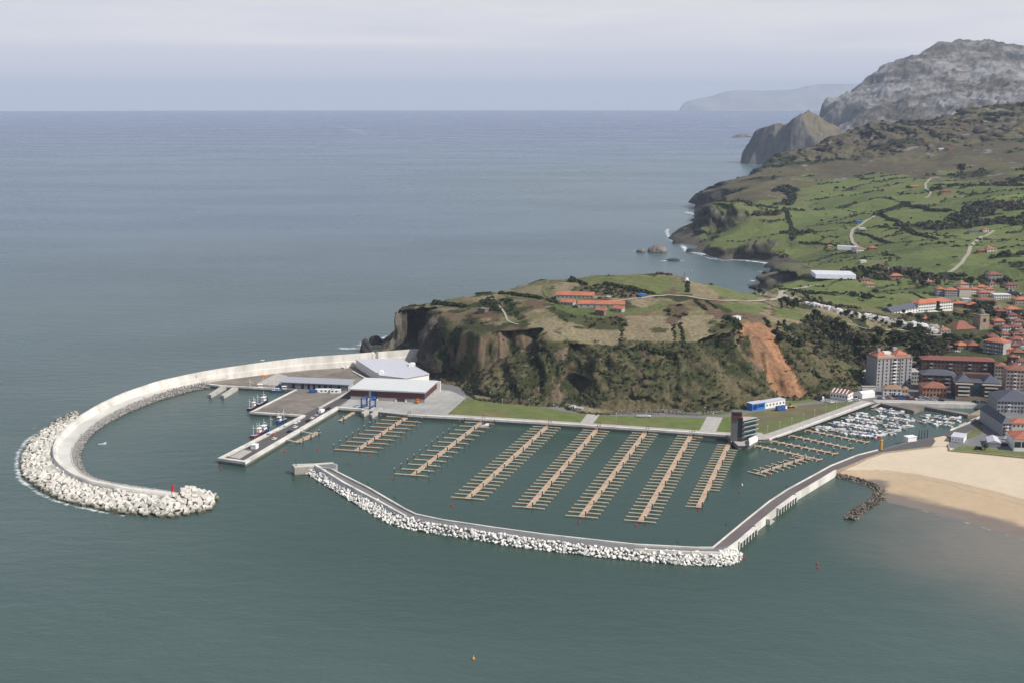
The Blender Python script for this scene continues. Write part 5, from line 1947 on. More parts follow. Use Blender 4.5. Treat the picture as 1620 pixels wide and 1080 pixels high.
pontoon((537.5, 666), (566, 648.5), 2.8, 2, 0, 0, 'short plain pontoon beside the boat lift', PL, npile=2, gang=False)
pontoon((471, 699.5), (503.5, 684), 4.4, 2, 0, 0, 'short wide pontoon moored off the right side of the jetty', PL, npile=3, gang=False)
pontoon((466, 661), (394.5, 656.6), 2.4, 4, 4.5, 0, 'brown pontoon with small fingers under the gravel platform', PL, npile=2, gang=False, fdir=(G(440, 662) - G(450, 656)).normalized())
for a, b in (((452, 696), (472, 699.5)), ((473, 682.5), (498, 686))):
    o = MB()
    A_, B_ = G(*a, 1.6), G(*b, 0.7)
    o.bar((A_.x, A_.y, 2.4), (B_.x, B_.y, 0.8), 1.2, 0.25)
    tag(o.build('gangway', M['float']), 'slim gangway to the short wide pontoon, the %s one' % ('nearer' if a[0] == 452 else 'farther'), 'gangway')


# ------------------------------------------------------------------ boats
def hull_mesh(L, W, H, sheer=0.35, m=7):
    V, F = [], []
    for i in range(m):
        t = i / (m - 1)
        w = W / 2 * (1 - max(0, (t - 0.45) / 0.55) ** 2.2) * (0.9 + 0.1 * min(1, t * 4))
        w = max(w, 0.03)
        z = H + sheer * t * t
        x = -L / 2 + L * t
        V += [(x, -w, z), (x - (0.0 if t < 1 else 0.35), -w * 0.72, -0.35), (x - (0.0 if t < 1 else 0.35), w * 0.72, -0.35), (x, w, z)]
    for i in range(m - 1):
        a = i * 4
        b = a + 4
        F += [(a, b, b + 1, a + 1), (a + 1, b + 1, b + 2, a + 2), (a + 2, b + 2, b + 3, a + 3)]
    F += [(0, 1, 2, 3)]
    F.append(tuple([i * 4 for i in range(m)] + [i * 4 + 3 for i in range(m - 1, -1, -1)]))
    return raw_mesh('hull', V, F)


def motorboat(L, W, H, hullmat, covermat, style):
    root = empty('motorboat', (0, 0, -50))
    h = child('hull', hull_mesh(L, W, H), root, hullmat)
    if style == 0:      # cabin cruiser
        MB().prism([(-L * 0.05, -W * 0.36), (L * 0.22, -W * 0.30), (L * 0.32, 0), (L * 0.22, W * 0.30), (-L * 0.05, W * 0.36)], H, H + 0.75).build('cabin', M['gel'], root)
        MB().prism([(-L * 0.07, -W * 0.33), (L * 0.12, -W * 0.28), (L * 0.12, W * 0.28), (-L * 0.07, W * 0.33)], H + 0.75, H + 1.3).build('windscreen', M['glass'], root)
        MB().box(-L * 0.42, -L * 0.1, -W * 0.34, W * 0.34, H + 0.02, H + 0.12).build('cockpit', covermat, root)
    elif style == 1:    # open boat with a cover
        MB().prism([(-L * 0.44, -W * 0.4), (L * 0.18, -W * 0.36), (L * 0.3, 0), (L * 0.18, W * 0.36), (-L * 0.44, W * 0.4)], H, H + 0.35).build('cover', covermat, root)
        MB().box(-L * 0.5 - 0.4, -L * 0.5, -0.22, 0.22, 0.1, H + 0.5).build('outboard', M['black'], root)
    else:               # little fishing cabin
        MB().box(-L * 0.02, L * 0.2, -W * 0.28, W * 0.28, H, H + 1.5).build('cabin', M['gel'], root)
        MB().box(-L * 0.03, L * 0.205, -W * 0.285, W * 0.285, H + 0.75, H + 1.2).build('window', M['glass'], root)
        MB().box(-L * 0.43, -L * 0.05, -W * 0.34, W * 0.34, H + 0.02, H + 0.1).build('cockpit', covermat, root)
    return root


protos = [motorboat(6.6, 2.3, 0.95, M['gel'], M['gravel'], 0), motorboat(5.6, 2.1, 0.8, M['gel'], M['bluepaint'], 1), motorboat(5.8, 2.1, 0.85, M['gel'], M['gel'], 2),
          motorboat(7.6, 2.6, 1.1, M['gel'], M['gel'], 0), motorboat(5.6, 2.2, 0.75, M['gel'], M['gel'], 1), motorboat(6.4, 2.5, 0.85, M['darkblue'], M['gel'], 2), motorboat(6.2, 2.3, 0.8, M['gel'], M['grey'], 1)]
PN = ['beige decked cabin cruiser', 'open boat with blue cover', 'boat with small upright cabin', 'large white cabin cruiser', 'small pale covered boat', 'dark blue hulled boat', 'open boat with grey cover']
used = [False] * 7
rb = random.Random(44)


def put_boat(k, x, y, ang, label, group):
    if not used[k]:
        o = protos[k]
        used[k] = True
    else:
        o = copy_tree(protos[k])
    o.location = (x, y, 0)
    o.rotation_euler = (0, 0, ang)
    tag(o, label, 'motorboat', group)
    return o


ROWN = ['row nearest the empty pontoons', 'second row', 'third row', 'fourth row', 'back row', 'right cluster, nearer row', 'right cluster, farther row']
rowsb = [((1287, 677), (1388, 691)), ((1314, 669.5), (1413, 684)), ((1335, 661.5), (1434, 676)), ((1352, 655), (1436, 667)), ((1380, 648), (1436, 656)), ((1455, 666.5), (1500, 671.5)), ((1460, 658.5), (1515, 664))]
for ri, (a, b) in enumerate(rowsb):
    A_, B_ = G(*a), G(*b)
    d, L = unit(A_, B_)
    s = Vector((-d.y, d.x, 0))
    root = empty('berth_pontoon', (A_.x, A_.y, 0), math.atan2(d.y, d.x), 'narrow wooden berth pontoon between moored motorboats, %s' % ROWN[ri], 'pontoon', 'narrow pontoons of the old harbour')
    MB().box(-2, L + 1, -0.8, 0.8, 0.3, 0.5).build('deck', M['wood'], root)
    MB().box(-2, L + 1, -0.6, 0.6, -0.3, 0.3).build('floats', M['float'], root)
    for side in (-1, 1):
        t = 0.8
        cnt = 0
        while t < L:
            k = rb.choices(range(7), (6, 0.7, 4, 3 if ri not in (4,) else 1, 5, 0.6, 1))[0]
            if rb.random() > 0.17:
                Lb = (7.2, 6.0, 6.4, 8.2, 5.6, 6.4, 6.2)[k]
                fv = s * side * 0.74 + d * 0.67
                c = A_ + d * t + s * side * 1.3 + fv * (Lb / 2 + rb.uniform(0, 0.4))
                face = math.atan2(fv.y, fv.x) + (math.pi if rb.random() < 0.35 else 0) + rb.uniform(-0.05, 0.05)
                put_boat(k, c.x, c.y, face, '%s, %s from the left, %s side, %s' % (PN[k], nth(cnt), 'near' if side < 0 else 'far', ROWN[ri].replace('row nearest the empty pontoons', 'front row')), 'motorboats moored in the old harbour')
            cnt += 1
            t += (3.3, 3.0, 3.0, 3.7, 3.0, 3.2, 3.1)[k] + rb.uniform(0, 0.3)
# odd boats
o = copy_tree(protos[3])
o.location = tuple(G(1393, 688.5))
o.rotation_euler = (0, 0, 0.1)
tag(o, 'white cruiser lying alone at the end of the first boat row, beside the red boat', 'motorboat')
rdb = motorboat(13, 3.2, 1.0, M['redpaint'], M['white'], 1)
rdb.name = 'launch'
rdb.location = tuple(G(1377, 691.5))
rdb.rotation_euler = (0, 0, -0.25)
tag(rdb, 'long red hulled launch at the end of the first boat row', 'launch')
o = copy_tree(protos[1])
o.name = 'rowing_boat'
o.location = tuple(G(161.5, 702))
tag(o, 'tiny open boat drifting alone inside the curved breakwater', 'small boat')
o = copy_tree(protos[0])
o.location = tuple(G(767, 673))
o.rotation_euler = (0, 0, 0.4)
tag(o, 'white motorboat berthed alone at the top of the second long pontoon', 'motorboat')


def fishing_boat(pxy, ang, L, hullm, label, crowd=2, sc=1.0):
    p = G(*pxy)
    root = empty('fishing_boat', (p.x, p.y, 0), ang, label, 'fishing boat', None)
    W, H = L * 0.26, 1.5
    child('hull', hull_mesh(L, W, H, 1.2, 9), root, hullm)
    MB().prism([(-L * 0.47, -W * 0.42), (L * 0.2, -W * 0.42), (L * 0.36, -W * 0.2), (L * 0.36, W * 0.2), (L * 0.2, W * 0.42), (-L * 0.47, W * 0.42)], H + 0.05, H + 0.3).build('deck', M['grey'], root)
    wh = MB().box(L * 0.02, L * 0.22, -W * 0.28, W * 0.28, H + 0.3, H + 3.0).box(L * 0.0, L * 0.24, -W * 0.32, W * 0.32, H + 3.0, H + 3.2).build('wheelhouse', M['white'], root)
    MB().box(L * 0.03, L * 0.223, -W * 0.285, W * 0.285, H + 1.9, H + 2.6).build('window', M['glass'], wh)
    for i in range(crowd):
        x = (-0.36 + 0.5 * i) * L
        mm_ = MB().cyl(x, 0, H, H + 7.5, 0.14, 0.08, n=6)
        mm_.bar((x, 0, H + 5.5), (x + 3.2, 0, H + 3.8), 0.14)
        mm_.bar((x, -1.4, H + 5), (x, 1.4, H + 5), 0.12)
        mm_.build('mast', M['white'], root)
    MB().box(-L * 0.3, -L * 0.16, -W * 0.2, W * 0.2, H + 0.3, H + 1.1).build('net_bin', M['bluepaint'], root)
    MB().cyl(-L * 0.08, 0, H + 0.3, H + 1.5, 0.5, n=8).build('winch', M['orange'], root)
    return root


ja = (G(345, 726) - G(479, 657))
ja = math.atan2(ja.y, ja.x)
fishing_boat((415, 638), ja + math.pi, 18, M['black'], 'black hulled fishing boat with white masts by the gravel platform, the farther one')
fishing_boat((400, 646), ja + math.pi, 13, M['black'], 'smaller black hulled fishing boat at the corner of the gravel platform')
fishing_boat((408, 688), ja + math.pi, 16, M['rust'], 'dark red hulled fishing boat alongside the jetty')
fishing_boat((415, 684), ja + math.pi, 19, M['darkblue'], 'blue hulled fishing boat rafted up between the red one and the jetty', 3)
fishing_boat((444, 668), ja, 14, M['darkblue'], 'small blue fishing boat under the brown pontoon, by the root of the jetty')
fishing_boat((408, 616.5), 0.05, 16, M['rust'], 'low red bottomed fishing boat with blue rail moored along the north quay', 1)
fishing_boat((446, 619.5), 0.05, 16, M['bluepaint'], 'blue fishing boat in the corner of the north quay and the platform', 1)


# ------------------------------------------------------------------ buoys
def buoy(pxy, m, label, h=1.8, r=0.55):
    p = G(*pxy)
    root = empty('buoy', (p.x, p.y, 0), 0, label, 'buoy')
    MB().cyl(0, 0, -0.3, 0.5, r, n=10).build('float', M[m], root)
    MB().cyl(0, 0, 0.5, h, r * 0.55, r * 0.1, n=8).build('topmark', M[m], root)
    return root


for pxy, m, lab in (((350, 741), 'redpaint', 'small red buoy below the tip of the jetty'), ((450, 714), 'redpaint', 'small red buoy right of the jetty tip'), ((503, 711), 'redpaint', 'small red buoy between the jetty and the first long pontoon'),
                    ((583, 720.5), 'redpaint', 'small red buoy off the outer end of the first long pontoon'), ((622, 756.5), 'redpaint', 'small red buoy off the outer end of the second long pontoon'), ((715, 799), 'redpaint', 'small red buoy off the outer end of the third long pontoon'),
                    ((916, 827), 'redpaint', 'small red buoy off the outer end of the fifth long pontoon'), ((1006, 831), 'redpaint', 'small red buoy off the outer end of the sixth long pontoon'), ((1105, 807), 'redpaint', 'small red buoy off the outer end of the last long pontoon'),
                    ((553, 734), 'greenpaint', 'small green buoy right of the T shaped pier head'), ((583, 763.5), 'greenpaint', 'small green buoy off the middle of the left breakwater arm'), ((625, 786.5), 'greenpaint', 'small green buoy near the bend of the angled breakwater'),
                    ((763, 831), 'greenpaint', 'small green buoy close to the white kerb right of the bend'), ((1073, 857.5), 'greenpaint', 'small green buoy close to the right corner of the marina'), ((1149, 829), 'greenpaint', 'small green buoy off the causeway'),
                    ((1245, 769), 'greenpaint', 'small green buoy under the first bend of the causeway'), ((1170, 778), 'redpaint', 'small red buoy in the marina entrance'), ((1174, 767), 'white', 'small white buoy in the marina entrance'),
                    ((1216, 751), 'redpaint', 'small red buoy off the diagonal pontoon branch'), ((1178, 883), 'redpaint', 'red buoy at the boulder corner of the causeway'), ((1293, 892), 'redpaint', 'red buoy alone in the shallows off the causeway'), ((1294, 898), 'redpaint', 'red float just below the lone red buoy in the shallows'),
                    ((1355, 803.5), 'redpaint', 'red float caught on the beach groyne')):
    buoy(pxy, m, lab, 1.5 if pxy[1] < 880 else 1.2, 0.5)
buoy((749, 1041.5), 'yellow', 'yellow buoy alone in the foreground sea', 1.6, 0.62)


# ------------------------------------------------------------------ vehicles
def make_car(m):
    root = empty('car', (0, 0, -50))
    b = MB()
    prof = [(-2.1, 0.35), (2.1, 0.35), (2.15, 0.8), (1.2, 0.95), (-1.9, 0.98), (-2.15, 0.8)]
    V = [(x, -0.86, z) for x, z in prof] + [(x, 0.86, z) for x, z in prof]
    n_ = len(prof)
    b.add(V, [tuple(range(n_)), tuple(range(2 * n_ - 1, n_ - 1, -1))] + [(i, i + n_, (i + 1) % n_ + n_, (i + 1) % n_) for i in range(n_)])
    b.box(-1.35, 0.45, -0.66, 0.66, 1.42, 1.48)
    b.build('body', M[m], root)
    g_ = MB()
    prof = [(-1.8, 0.97), (1.15, 0.95), (0.5, 1.42), (-1.4, 1.42)]
    V = [(x, -0.74, z) for x, z in prof] + [(x, 0.74, z) for x, z in prof]
    g_.add(V, [(0, 1, 2, 3), (7, 6, 5, 4)] + [(i, i + 4, (i + 1) % 4 + 4, (i + 1) % 4) for i in range(4)])
    g_.build('windows', M['glass'], root)
    for x in (-1.35, 1.35):
        for y in (-0.85, 0.85):
            wv = [(x + 0.33 * math.cos(a_ * math.pi / 4), y + s_, 0.33 + 0.33 * math.sin(a_ * math.pi / 4)) for s_ in (-0.1, 0.1) for a_ in range(8)]
            w_ = MB().add(wv, [tuple(range(8)), tuple(range(15, 7, -1))] + [(i, i + 8, (i + 1) % 8 + 8, (i + 1) % 8) for i in range(8)])
            w_.build('wheel', M['black'], root)
    return root


CARM = {'white': 'white', 'silver': 'silver', 'black': 'black', 'dark red': 'rust', 'blue': 'bluepaint'}
cars = {k: make_car(v) for k, v in CARM.items()}
cused = set()


def car(x, y, z, ang, colr, label, group=None):
    o = cars[colr] if colr not in cused else copy_tree(cars[colr])
    cused.add(colr)
    o.location = (x, y, z)
    o.rotation_euler = (0, 0, ang)
    return tag(o, label, 'car', group)


jd = (G(534, 645) - G(388, 731.5))
jdir = math.atan2(jd.y, jd.x)
for pxy, c_, lab in (((520, 646.5), 'black', 'black car parked on the jetty road, the farthest one along its right kerb'), ((515, 648.5), 'black', 'black car parked on the jetty road behind the farthest black car'), ((494, 662), 'white', 'white car parked on the jetty road in front of the white van'),
                     ((500, 657.5), 'silver', 'silver car parked beside the white van on the jetty road'), ((487, 666), 'black', 'black car parked in the middle of the jetty road kerb'), ((467, 676), 'white', 'white car parked by the gangway of the wide pontoon'),
                     ((458, 683), 'black', 'dark car at the right kerb of the jetty, between two white cars'), ((434, 694.5), 'white', 'white car nearest the jetty tip on the right kerb'), ((425, 688), 'silver', 'silver car on the left side of the jetty by the fishing boats')):
    p = G(*pxy, QZ)
    car(p.x, p.y, QZ + 0.02, jdir + rb.uniform(-0.1, 0.1), c_, lab)


def van(pxy, ang, m, label, L=6.5, z=QZ + 0.02, H=2.6, name='van', cat='van', p=None):
    p = p or G(*pxy, z)
    root = empty(name, (p.x, p.y, z), ang, label, cat)
    MB().box(-L / 2, L / 2 - 1.6, -1.1, 1.1, 0.4, H).build('body', M[m], root)
    MB().box(L / 2 - 1.55, L / 2, -1.0, 1.0, 0.4, H * 0.72).build('cab', M['white'], root)
    MB().box(L / 2 - 0.9, L / 2 + 0.02, -0.9, 0.9, H * 0.42, H * 0.66).build('windscreen', M['glass'], root)
    for x in (-L / 2 + 1.2, L / 2 - 1.0):
        for y in (-1.0, 1.0):
            MB().add([(x + 0.42 * math.cos(a_ * math.pi / 4), y + s_, 0.42 + 0.42 * math.sin(a_ * math.pi / 4)) for s_ in (-0.12, 0.12) for a_ in range(8)], [tuple(range(8)), tuple(range(15, 7, -1))] + [(i, i + 8, (i + 1) % 8 + 8, (i + 1) % 8) for i in range(8)]).build('wheel', M['black'], root)
    return root


van((509, 652), jdir, 'white', 'white box van parked on the jetty road')
van((497, 620.5), 0.1, 'bluepaint', 'blue and white lorry parked before the long grey shed', 8)
p = G(403, 708.5, QZ)
kb = MB().box(-2, 2, -1.8, 1.8, 0, 2.6).box(-2.2, 2.2, -2.0, 2.0, 2.6, 2.75)
root = empty('kiosk', (p.x, p.y, QZ + 0.02), jdir, 'small white square hut on the jetty road near its tip', 'hut')
kb.build('walls', M['white'], root)
MB().box(2.0, 2.04, -0.6, 0.6, 0.1, 2.1).build('door', M['darksteel'], root)
for pxy, L_, lab in (((514, 620), 14, 'long white container cabin on the gravel before the grey shed'), ((531, 620.6), 8, 'short white container cabin at the right end of the row before the grey shed')):
    p = G(*pxy, QZ)
    root = empty('container_cabin', (p.x, p.y, QZ + 0.02), 0.02, lab, 'cabin')
    MB().box(-L_ / 2, L_ / 2, -1.6, 1.6, 0, 2.7).build('walls', M['white'], root)
    for i in range(int(L_ / 3)):
        MB().box(-L_ / 2 + 1 + 3 * i, -L_ / 2 + 2.4 + 3 * i, -1.65, -1.6, 1.0, 2.0).build('window', M['glass'], root)
# nets and gear on the jetty
for pxy, s, m, lab in (((447, 675), (9, 3.2), 'bluepaint', 'bright blue net heap on the left edge of the jetty'), ((433, 685.5), (9, 3), 'net', 'flat reddish net spread on the jetty road'), ((416, 691), (4, 2), 'yellow', 'yellow crates and gear stacked at the jetty edge by the boats'),
                       ((463, 664.5), (11, 2.0), 'net', 'long dark red net piled along the jetty kerb'), ((470, 667), (8, 1.2), 'silver', 'row of pale floats laid along the dark red net'), ((393, 703), (6, 1.6), 'paleglass', 'pale green rack lying at the left kerb near the jetty tip'),
                       ((449, 609.5), (9, 3), 'bluecab', 'light blue tarpaulin heap at the left end of the grey shed'), ((463, 610.5), (6, 2), 'bluegreen', 'dark green gear pile beside the blue tarpaulin heap'), ((419, 593.5), (5, 2), 'orange', 'orange gear pile by the floodlight mast'),
                       ((432, 608.5), (7, 2), 'grey', 'grey gear pile on the north quay left of the blue tarpaulin')):
    p = G(*pxy, QZ)
    r = random.Random(int(pxy[0]))
    mb = MB()
    for _ in range(16):
        x, y = r.uniform(-1, 1) * s[0] / 2, r.uniform(-1, 1) * s[1] / 2
        mb.dome(x, y, 0, r.uniform(0.6, 1.3), r.uniform(0.4, 1.0), 7, 2)
    o = mb.build('net_heap', M[m], None, (p.x, p.y, QZ + 0.02), (0, 0, jdir if pxy[0] < 480 and pxy[1] > 640 else 0))
    tag(o, lab, 'gear pile')

# ------------------------------------------------------------------ blue boat lift
p = G(583, 644, QZ)
aa = (G(598, 641) - G(571, 652))
la = math.atan2(aa.y, aa.x)
root = empty('boat_lift', (p.x, p.y, QZ + 0.05), la, 'blue gantry boat lift straddling the two concrete piers', 'boat lift')
for x in (-3.6, 3.6):
    for y in (-3.6, 3.6):
        MB().box(x - 0.4, x + 0.4, y - 0.4, y + 0.4, 0.9, 7.2).build('leg', M['bluepaint'], root)
        MB().add([(x + 0.8 * math.cos(a_ * math.pi / 5), y + s_, 0.8 + 0.8 * math.sin(a_ * math.pi / 5)) for s_ in (-0.3, 0.3) for a_ in range(10)], [tuple(range(10)), tuple(range(19, 9, -1))] + [(i, i + 10, (i + 1) % 10 + 10, (i + 1) % 10) for i in range(10)]).build('wheel', M['black'], root)
for y in (-3.6, 3.6):
    MB().box(-4, 4, y - 0.35, y + 0.35, 6.7, 7.5).box(-4, 4, y - 0.3, y + 0.3, 1.2, 1.9).build('side_beam', M['bluepaint'], root)
MB().box(3.1, 4.0, -3.6, 3.6, 6.75, 7.45).build('cross_beam', M['bluepaint'], root)
MB().box(-3.0, -1.2, 3.9, 4.8, 1.0, 2.6).build('engine_box', M['bluepaint'], root)
# orange forklift
p = G(660, 637, QZ)
root = empty('forklift', (p.x, p.y, QZ + 0.01), la, 'orange forklift parked before the maroon fish hall', 'forklift')
MB().box(-1.6, 1.4, -1.0, 1.0, 0.5, 1.7).build('body', M['orange'], root)
MB().box(-0.8, 0.8, -0.9, 0.9, 2.9, 3.05).box(-0.8, -0.65, -0.9, -0.75, 1.7, 2.9).box(0.65, 0.8, -0.9, -0.75, 1.7, 2.9).box(-0.8, -0.65, 0.75, 0.9, 1.7, 2.9).box(0.65, 0.8, 0.75, 0.9, 1.7, 2.9).build('cage', M['orange'], root)
MB().box(1.5, 1.75, -0.9, -0.6, 0.2, 3.8).box(1.5, 1.75, 0.6, 0.9, 0.2, 3.8).box(1.7, 3.2, -0.6, -0.4, 0.2, 0.3).box(1.7, 3.2, 0.4, 0.6, 0.2, 0.3).build('mast', M['orange'], root)
for x in (-1.1, 1.0):
    for y in (-1.0, 1.0):
        MB().add([(x + 0.5 * math.cos(a_ * math.pi / 4), y + s_, 0.5 + 0.5 * math.sin(a_ * math.pi / 4)) for s_ in (-0.15, 0.15) for a_ in range(8)], [tuple(range(8)), tuple(range(15, 7, -1))] + [(i, i + 8, (i + 1) % 8 + 8, (i + 1) % 8) for i in range(8)]).build('wheel', M['black'], root)

# ------------------------------------------------------------------ floodlight masts, lamps, antennas
def lamp(pxy, h, z, label, group=None, head=0.5, p=None, name='street_lamp', cat='lamp'):
    p = p or G(*pxy, z)
    root = empty(name, (p.x, p.y, z), 0, label, cat, group)
    MB().cyl(0, 0, 0, h, 0.09 + h * 0.006, 0.07, n=6).build('pole', M['silver'], root)
    MB().box(-head, head, -head * 0.5, head * 0.5, h, h + 0.25).build('lamp_head', M['white'], root)
    return root


lamp((416.5, 603), 17, QZ, 'tall floodlight mast standing on the pale slab by the curved breakwater', head=1.4, name='floodlight_mast', cat='floodlight')
lpos = [(736, 635.5), (776, 631), (795, 641.5), (837, 641.5), (876, 650.5), (914, 654), (975, 664), (1022, 662), (1115, 655), (1128, 664.5), (1210, 652)]
wn_ = ['by the bend of the service road behind the maroon hall', 'at the cliff foot above the first lawn', 'on the service road above the first lawn', 'by the dark boulders at the cliff foot', 'left of the small kiosk at the cliff foot', 'at the top of the left footpath',
       'on the second lawn', 'beside the lorry on the service road', 'left of the right footpath', 'at the top of the right footpath', 'before the blue and white building']
for q_, w_ in zip(lpos, wn_):
    lamp(q_, 5.0, QZ, 'slender white lamp post ' + w_, 'lamp posts along the service road', 0.35)
qq = tpier[3:]
for i in range(9):
    t = (i + 0.5) / 9
    a = qq[0].lerp(qq[-1], t)
    lamp(None, 5.0, QZ, 'slender lamp post on the walk beside the old harbour, %s from the control tower' % nth(i), 'lamp posts on the harbour walk', 0.3, p=Vector((a.x - 3.5, a.y + 9, QZ)))
mast_p = T(1092.7, 444.5)
root = empty('radio_mast', tuple(mast_p), 0, 'tall thin radio mast on the top of the headland', 'mast')
MB().cyl(0, 0, -0.5, 15.5, 0.28, 0.14, n=6).build('pole', M['darksteel'], root)
for zz in (6.5, 12.2):
    MB().cyl(0.65, 0, zz, zz + 1.3, 0.4, n=8).build('dish', M['white'], root)
root = empty('radio_mast', tuple(T(1082.6, 448)), 0, 'shorter lattice antenna beside the white dome on the headland top', 'mast')
MB().cyl(0, 0, -0.5, 9.5, 0.3, 0.12, n=6).build('pole', M['darksteel'], root)
MB().box(-0.5, 0.5, -0.3, 0.3, 6.8, 8.4).build('antenna', M['darksteel'], root)
for pxy, s, lab in (((1086.5, 446), 1.6, 'white radome hut between the two antennas on the headland'), ((1094.5, 443.8), 1.2, 'small white dome at the foot of the tall radio mast')):
    p = T(*pxy)
    root = empty('radome', (p.x, p.y, p.z - 0.3), 0, lab, 'radome')
    MB().box(-s, s, -s, s, 0, 2.2).build('base', M['white'], root)
    MB().dome(0, 0, 2.2, s, s * 1.1).build('dome', M['white'], root)

# ------------------------------------------------------------------ buildings
def hip_roof(w, d, h, eave=0.5, inset=None):
    """hip roof over 0..w, 0..d starting at z=0"""
    i = min(w, d) / 2 if inset is None else inset
    e = eave
    if w >= d:
        r0, r1 = (i, d / 2), (w - i, d / 2)
    else:
        r0, r1 = (w / 2, i), (w / 2, d - i)
    V = [(-e, -e, 0), (w + e, -e, 0), (w + e, d + e, 0), (-e, d + e, 0), (r0[0], r0[1], h), (r1[0], r1[1], h)]
    if w >= d:
        F = [(0, 1, 5, 4), (1, 2, 5), (2, 3, 4, 5), (3, 0, 4)]
    else:
        F = [(0, 1, 4), (1, 2, 5, 4), (2, 3, 5), (3, 0, 4, 5)]
    V += [(x, y, z - 0.25) for x, y, z in V[:4]]
    F += [(3, 2, 1, 0)][:0] + [(9, 8, 7, 6), (0, 6, 7, 1), (1, 7, 8, 2), (2, 8, 9, 3), (3, 9, 6, 0)]
    return V, F


def gable_roof(w, d, h, eave=0.4, axis='x'):
    e = eave
    if axis == 'x':
        V = [(-e, -e, 0), (w + e, -e, 0), (w + e, d + e, 0), (-e, d + e, 0), (-e, d / 2, h), (w + e, d / 2, h)]
        F = [(0, 1, 5, 4), (2, 3, 4, 5), (1, 2, 5), (3, 0, 4)]
    else:
        V = [(-e, -e, 0), (w + e, -e, 0), (w + e, d + e, 0), (-e, d + e, 0), (w / 2, -e, h), (w / 2, d + e, h)]
        F = [(0, 4, 5, 3), (1, 2, 5, 4), (0, 1, 4), (2, 3, 5)]
    F.append((3, 2, 1, 0))
    return V, F


WINCACHE = {}


def win_mesh(w, h, m):
    k = (round(w, 2), round(h, 2), m)
    if k not in WINCACHE:
        me = MB().box(-w / 2, w / 2, -0.07, 0.05, 0, h).mesh('window')
        me.materials.append(M[m])
        WINCACHE[k] = me
    return WINCACHE[k]


def building(A, B, depth, h, label, cat='house', wall='whitewall', roof='hip', roofm='tile', rh=2.0, floors=0, cols=0, ww=1.1, wh=1.3, side=0, name='house', balc=(), wm='glass', door=False,
             group=None, axis='x', eave=0.5, ground=1.0, chimney=0, sink=2.0, z=None):
    """A, B: front corners on the ground seen from the camera (left, right)"""
    d = Vector((B.x - A.x, B.y - A.y, 0))
    w = d.length
    ang = math.atan2(d.y, d.x)
    z0 = (min(A.z, B.z) if z is None else z)
    root = empty(name, (A.x, A.y, z0), ang, label, cat, group)
    MB().box(0, w, 0, depth, -sink, h).build('wall', M[wall], root)
    if roof == 'hip':
        V, F = hip_roof(w, depth, rh, eave)
        r_ = MB().add(V, F).build('roof', M[roofm], root, (0, 0, h + 0.01))
    elif roof == 'gable':
        V, F = gable_roof(w, depth, rh, eave, axis)
        r_ = MB().add(V, F).build('roof', M[roofm], root, (0, 0, h + 0.01))
    else:
        r_ = MB().box(-0.3, w + 0.3, -0.3, depth + 0.3, 0, rh if rh < 1 else 0.4).build('roof', M[roofm], root, (0, 0, h + 0.01))
    for i in range(chimney):
        MB().box(-0.4, 0.4, -0.4, 0.4, 0, 1.6).build('chimney', M[wall], r_, (w * (0.3 + 0.4 * i), depth * 0.6, rh * 0.6))
    fh = h / max(1, floors)
    for f in range(floors):
        for c in range(cols):
            if c in balc:
                continue
            x = w * (c + 0.5) / cols
            o = bpy.data.objects.new('window', win_mesh(ww, wh if f or not door else wh * 1.2, wm))
            COL.objects.link(o)
            o.parent = root
            o.location = (x, 0, fh * f + (fh - wh) * 0.55)
            KIDS.setdefault(root.name, []).append(o)
        for c in range(side):
            for (sx, rz) in ((w, math.pi / 2), (0, -math.pi / 2)):
                if rz < 0 and ang > -0.2:
                    continue
                o = bpy.data.objects.new('window', win_mesh(ww, wh, wm))
                COL.objects.link(o)
                o.parent = root
                o.location = (sx, depth * (c + 0.5) / side, fh * f + (fh - wh) * 0.55)
                o.rotation_euler = (0, 0, rz)
                KIDS.setdefault(root.name, []).append(o)
    for c in balc:
        x = w * (c + 0.5) / cols
        bw = w / cols * 0.85
        for f in range(1, floors):
            b = MB().box(x - bw / 2, x + bw / 2, -1.2, 0, fh * f - 0.1, fh * f + 0.05).box(x - bw / 2, x + bw / 2, -1.2, -1.1, fh * f + 0.05, fh * f + 1.0)
            b.build('balcony', M['whitewall'] if wall != 'brownwall' else M['grey'], root)
            MB().box(x - bw / 2 + 0.2, x + bw / 2 - 0.2, -0.05, 0.05, fh * f + 0.1, fh * f + 2.2).build('window', M['glass'], root)
    if door:
        MB().box(w * 0.5 - 0.55, w * 0.5 + 0.55, -0.08, 0.04, 0, 2.1).build('door', M['brownwall'], root)
    return root


def hpx(p, px):
    return px * math.hypot(p.y, 0) / FPX * 1.02


# --- fish hall with the white roof
A, B = G(555, 631, QZ), G(671.6, 636.5, QZ)
Cc = G(697.5, 621, QZ)
d = (B - A)
w = d.length
dep = (Cc - B).length + 4
ang = math.atan2(d.y, d.x)
root = empty('fish_hall', (A.x, A.y, QZ), ang, 'big fish market hall with flat white roof and maroon clad walls', 'hall')
H_ = 7.4
MB().box(0, w, 0, dep, 0, 2.6).build('plinth', M['apron'], root)
MB().box(-0.15, w + 0.15, -0.15, dep, 2.6, H_).build('cladding', M['maroon'], root)
MB().box(-0.8, w + 0.8, -1.2, dep + 0.5, H_, H_ + 0.9).build('fascia', M['silver'], root)
rf = MB()
nn = 2
rf.box(-0.7, w * 0.52, -1.1, dep + 0.4, H_ + 0.9, H_ + 1.0).box(w * 0.52, w * 0.80, -1.1, dep + 0.4, H_ + 0.9, H_ + 1.08).box(w * 0.80, w + 0.7, -1.1, dep + 0.4, H_ + 0.9, H_ + 1.0)
rf.build('roof', M['whiteroof'], root)
MB().box(w * 0.285, w * 0.36, -0.3, 0, 0.05, H_ - 0.4).build('door', M['darkblue'], root)
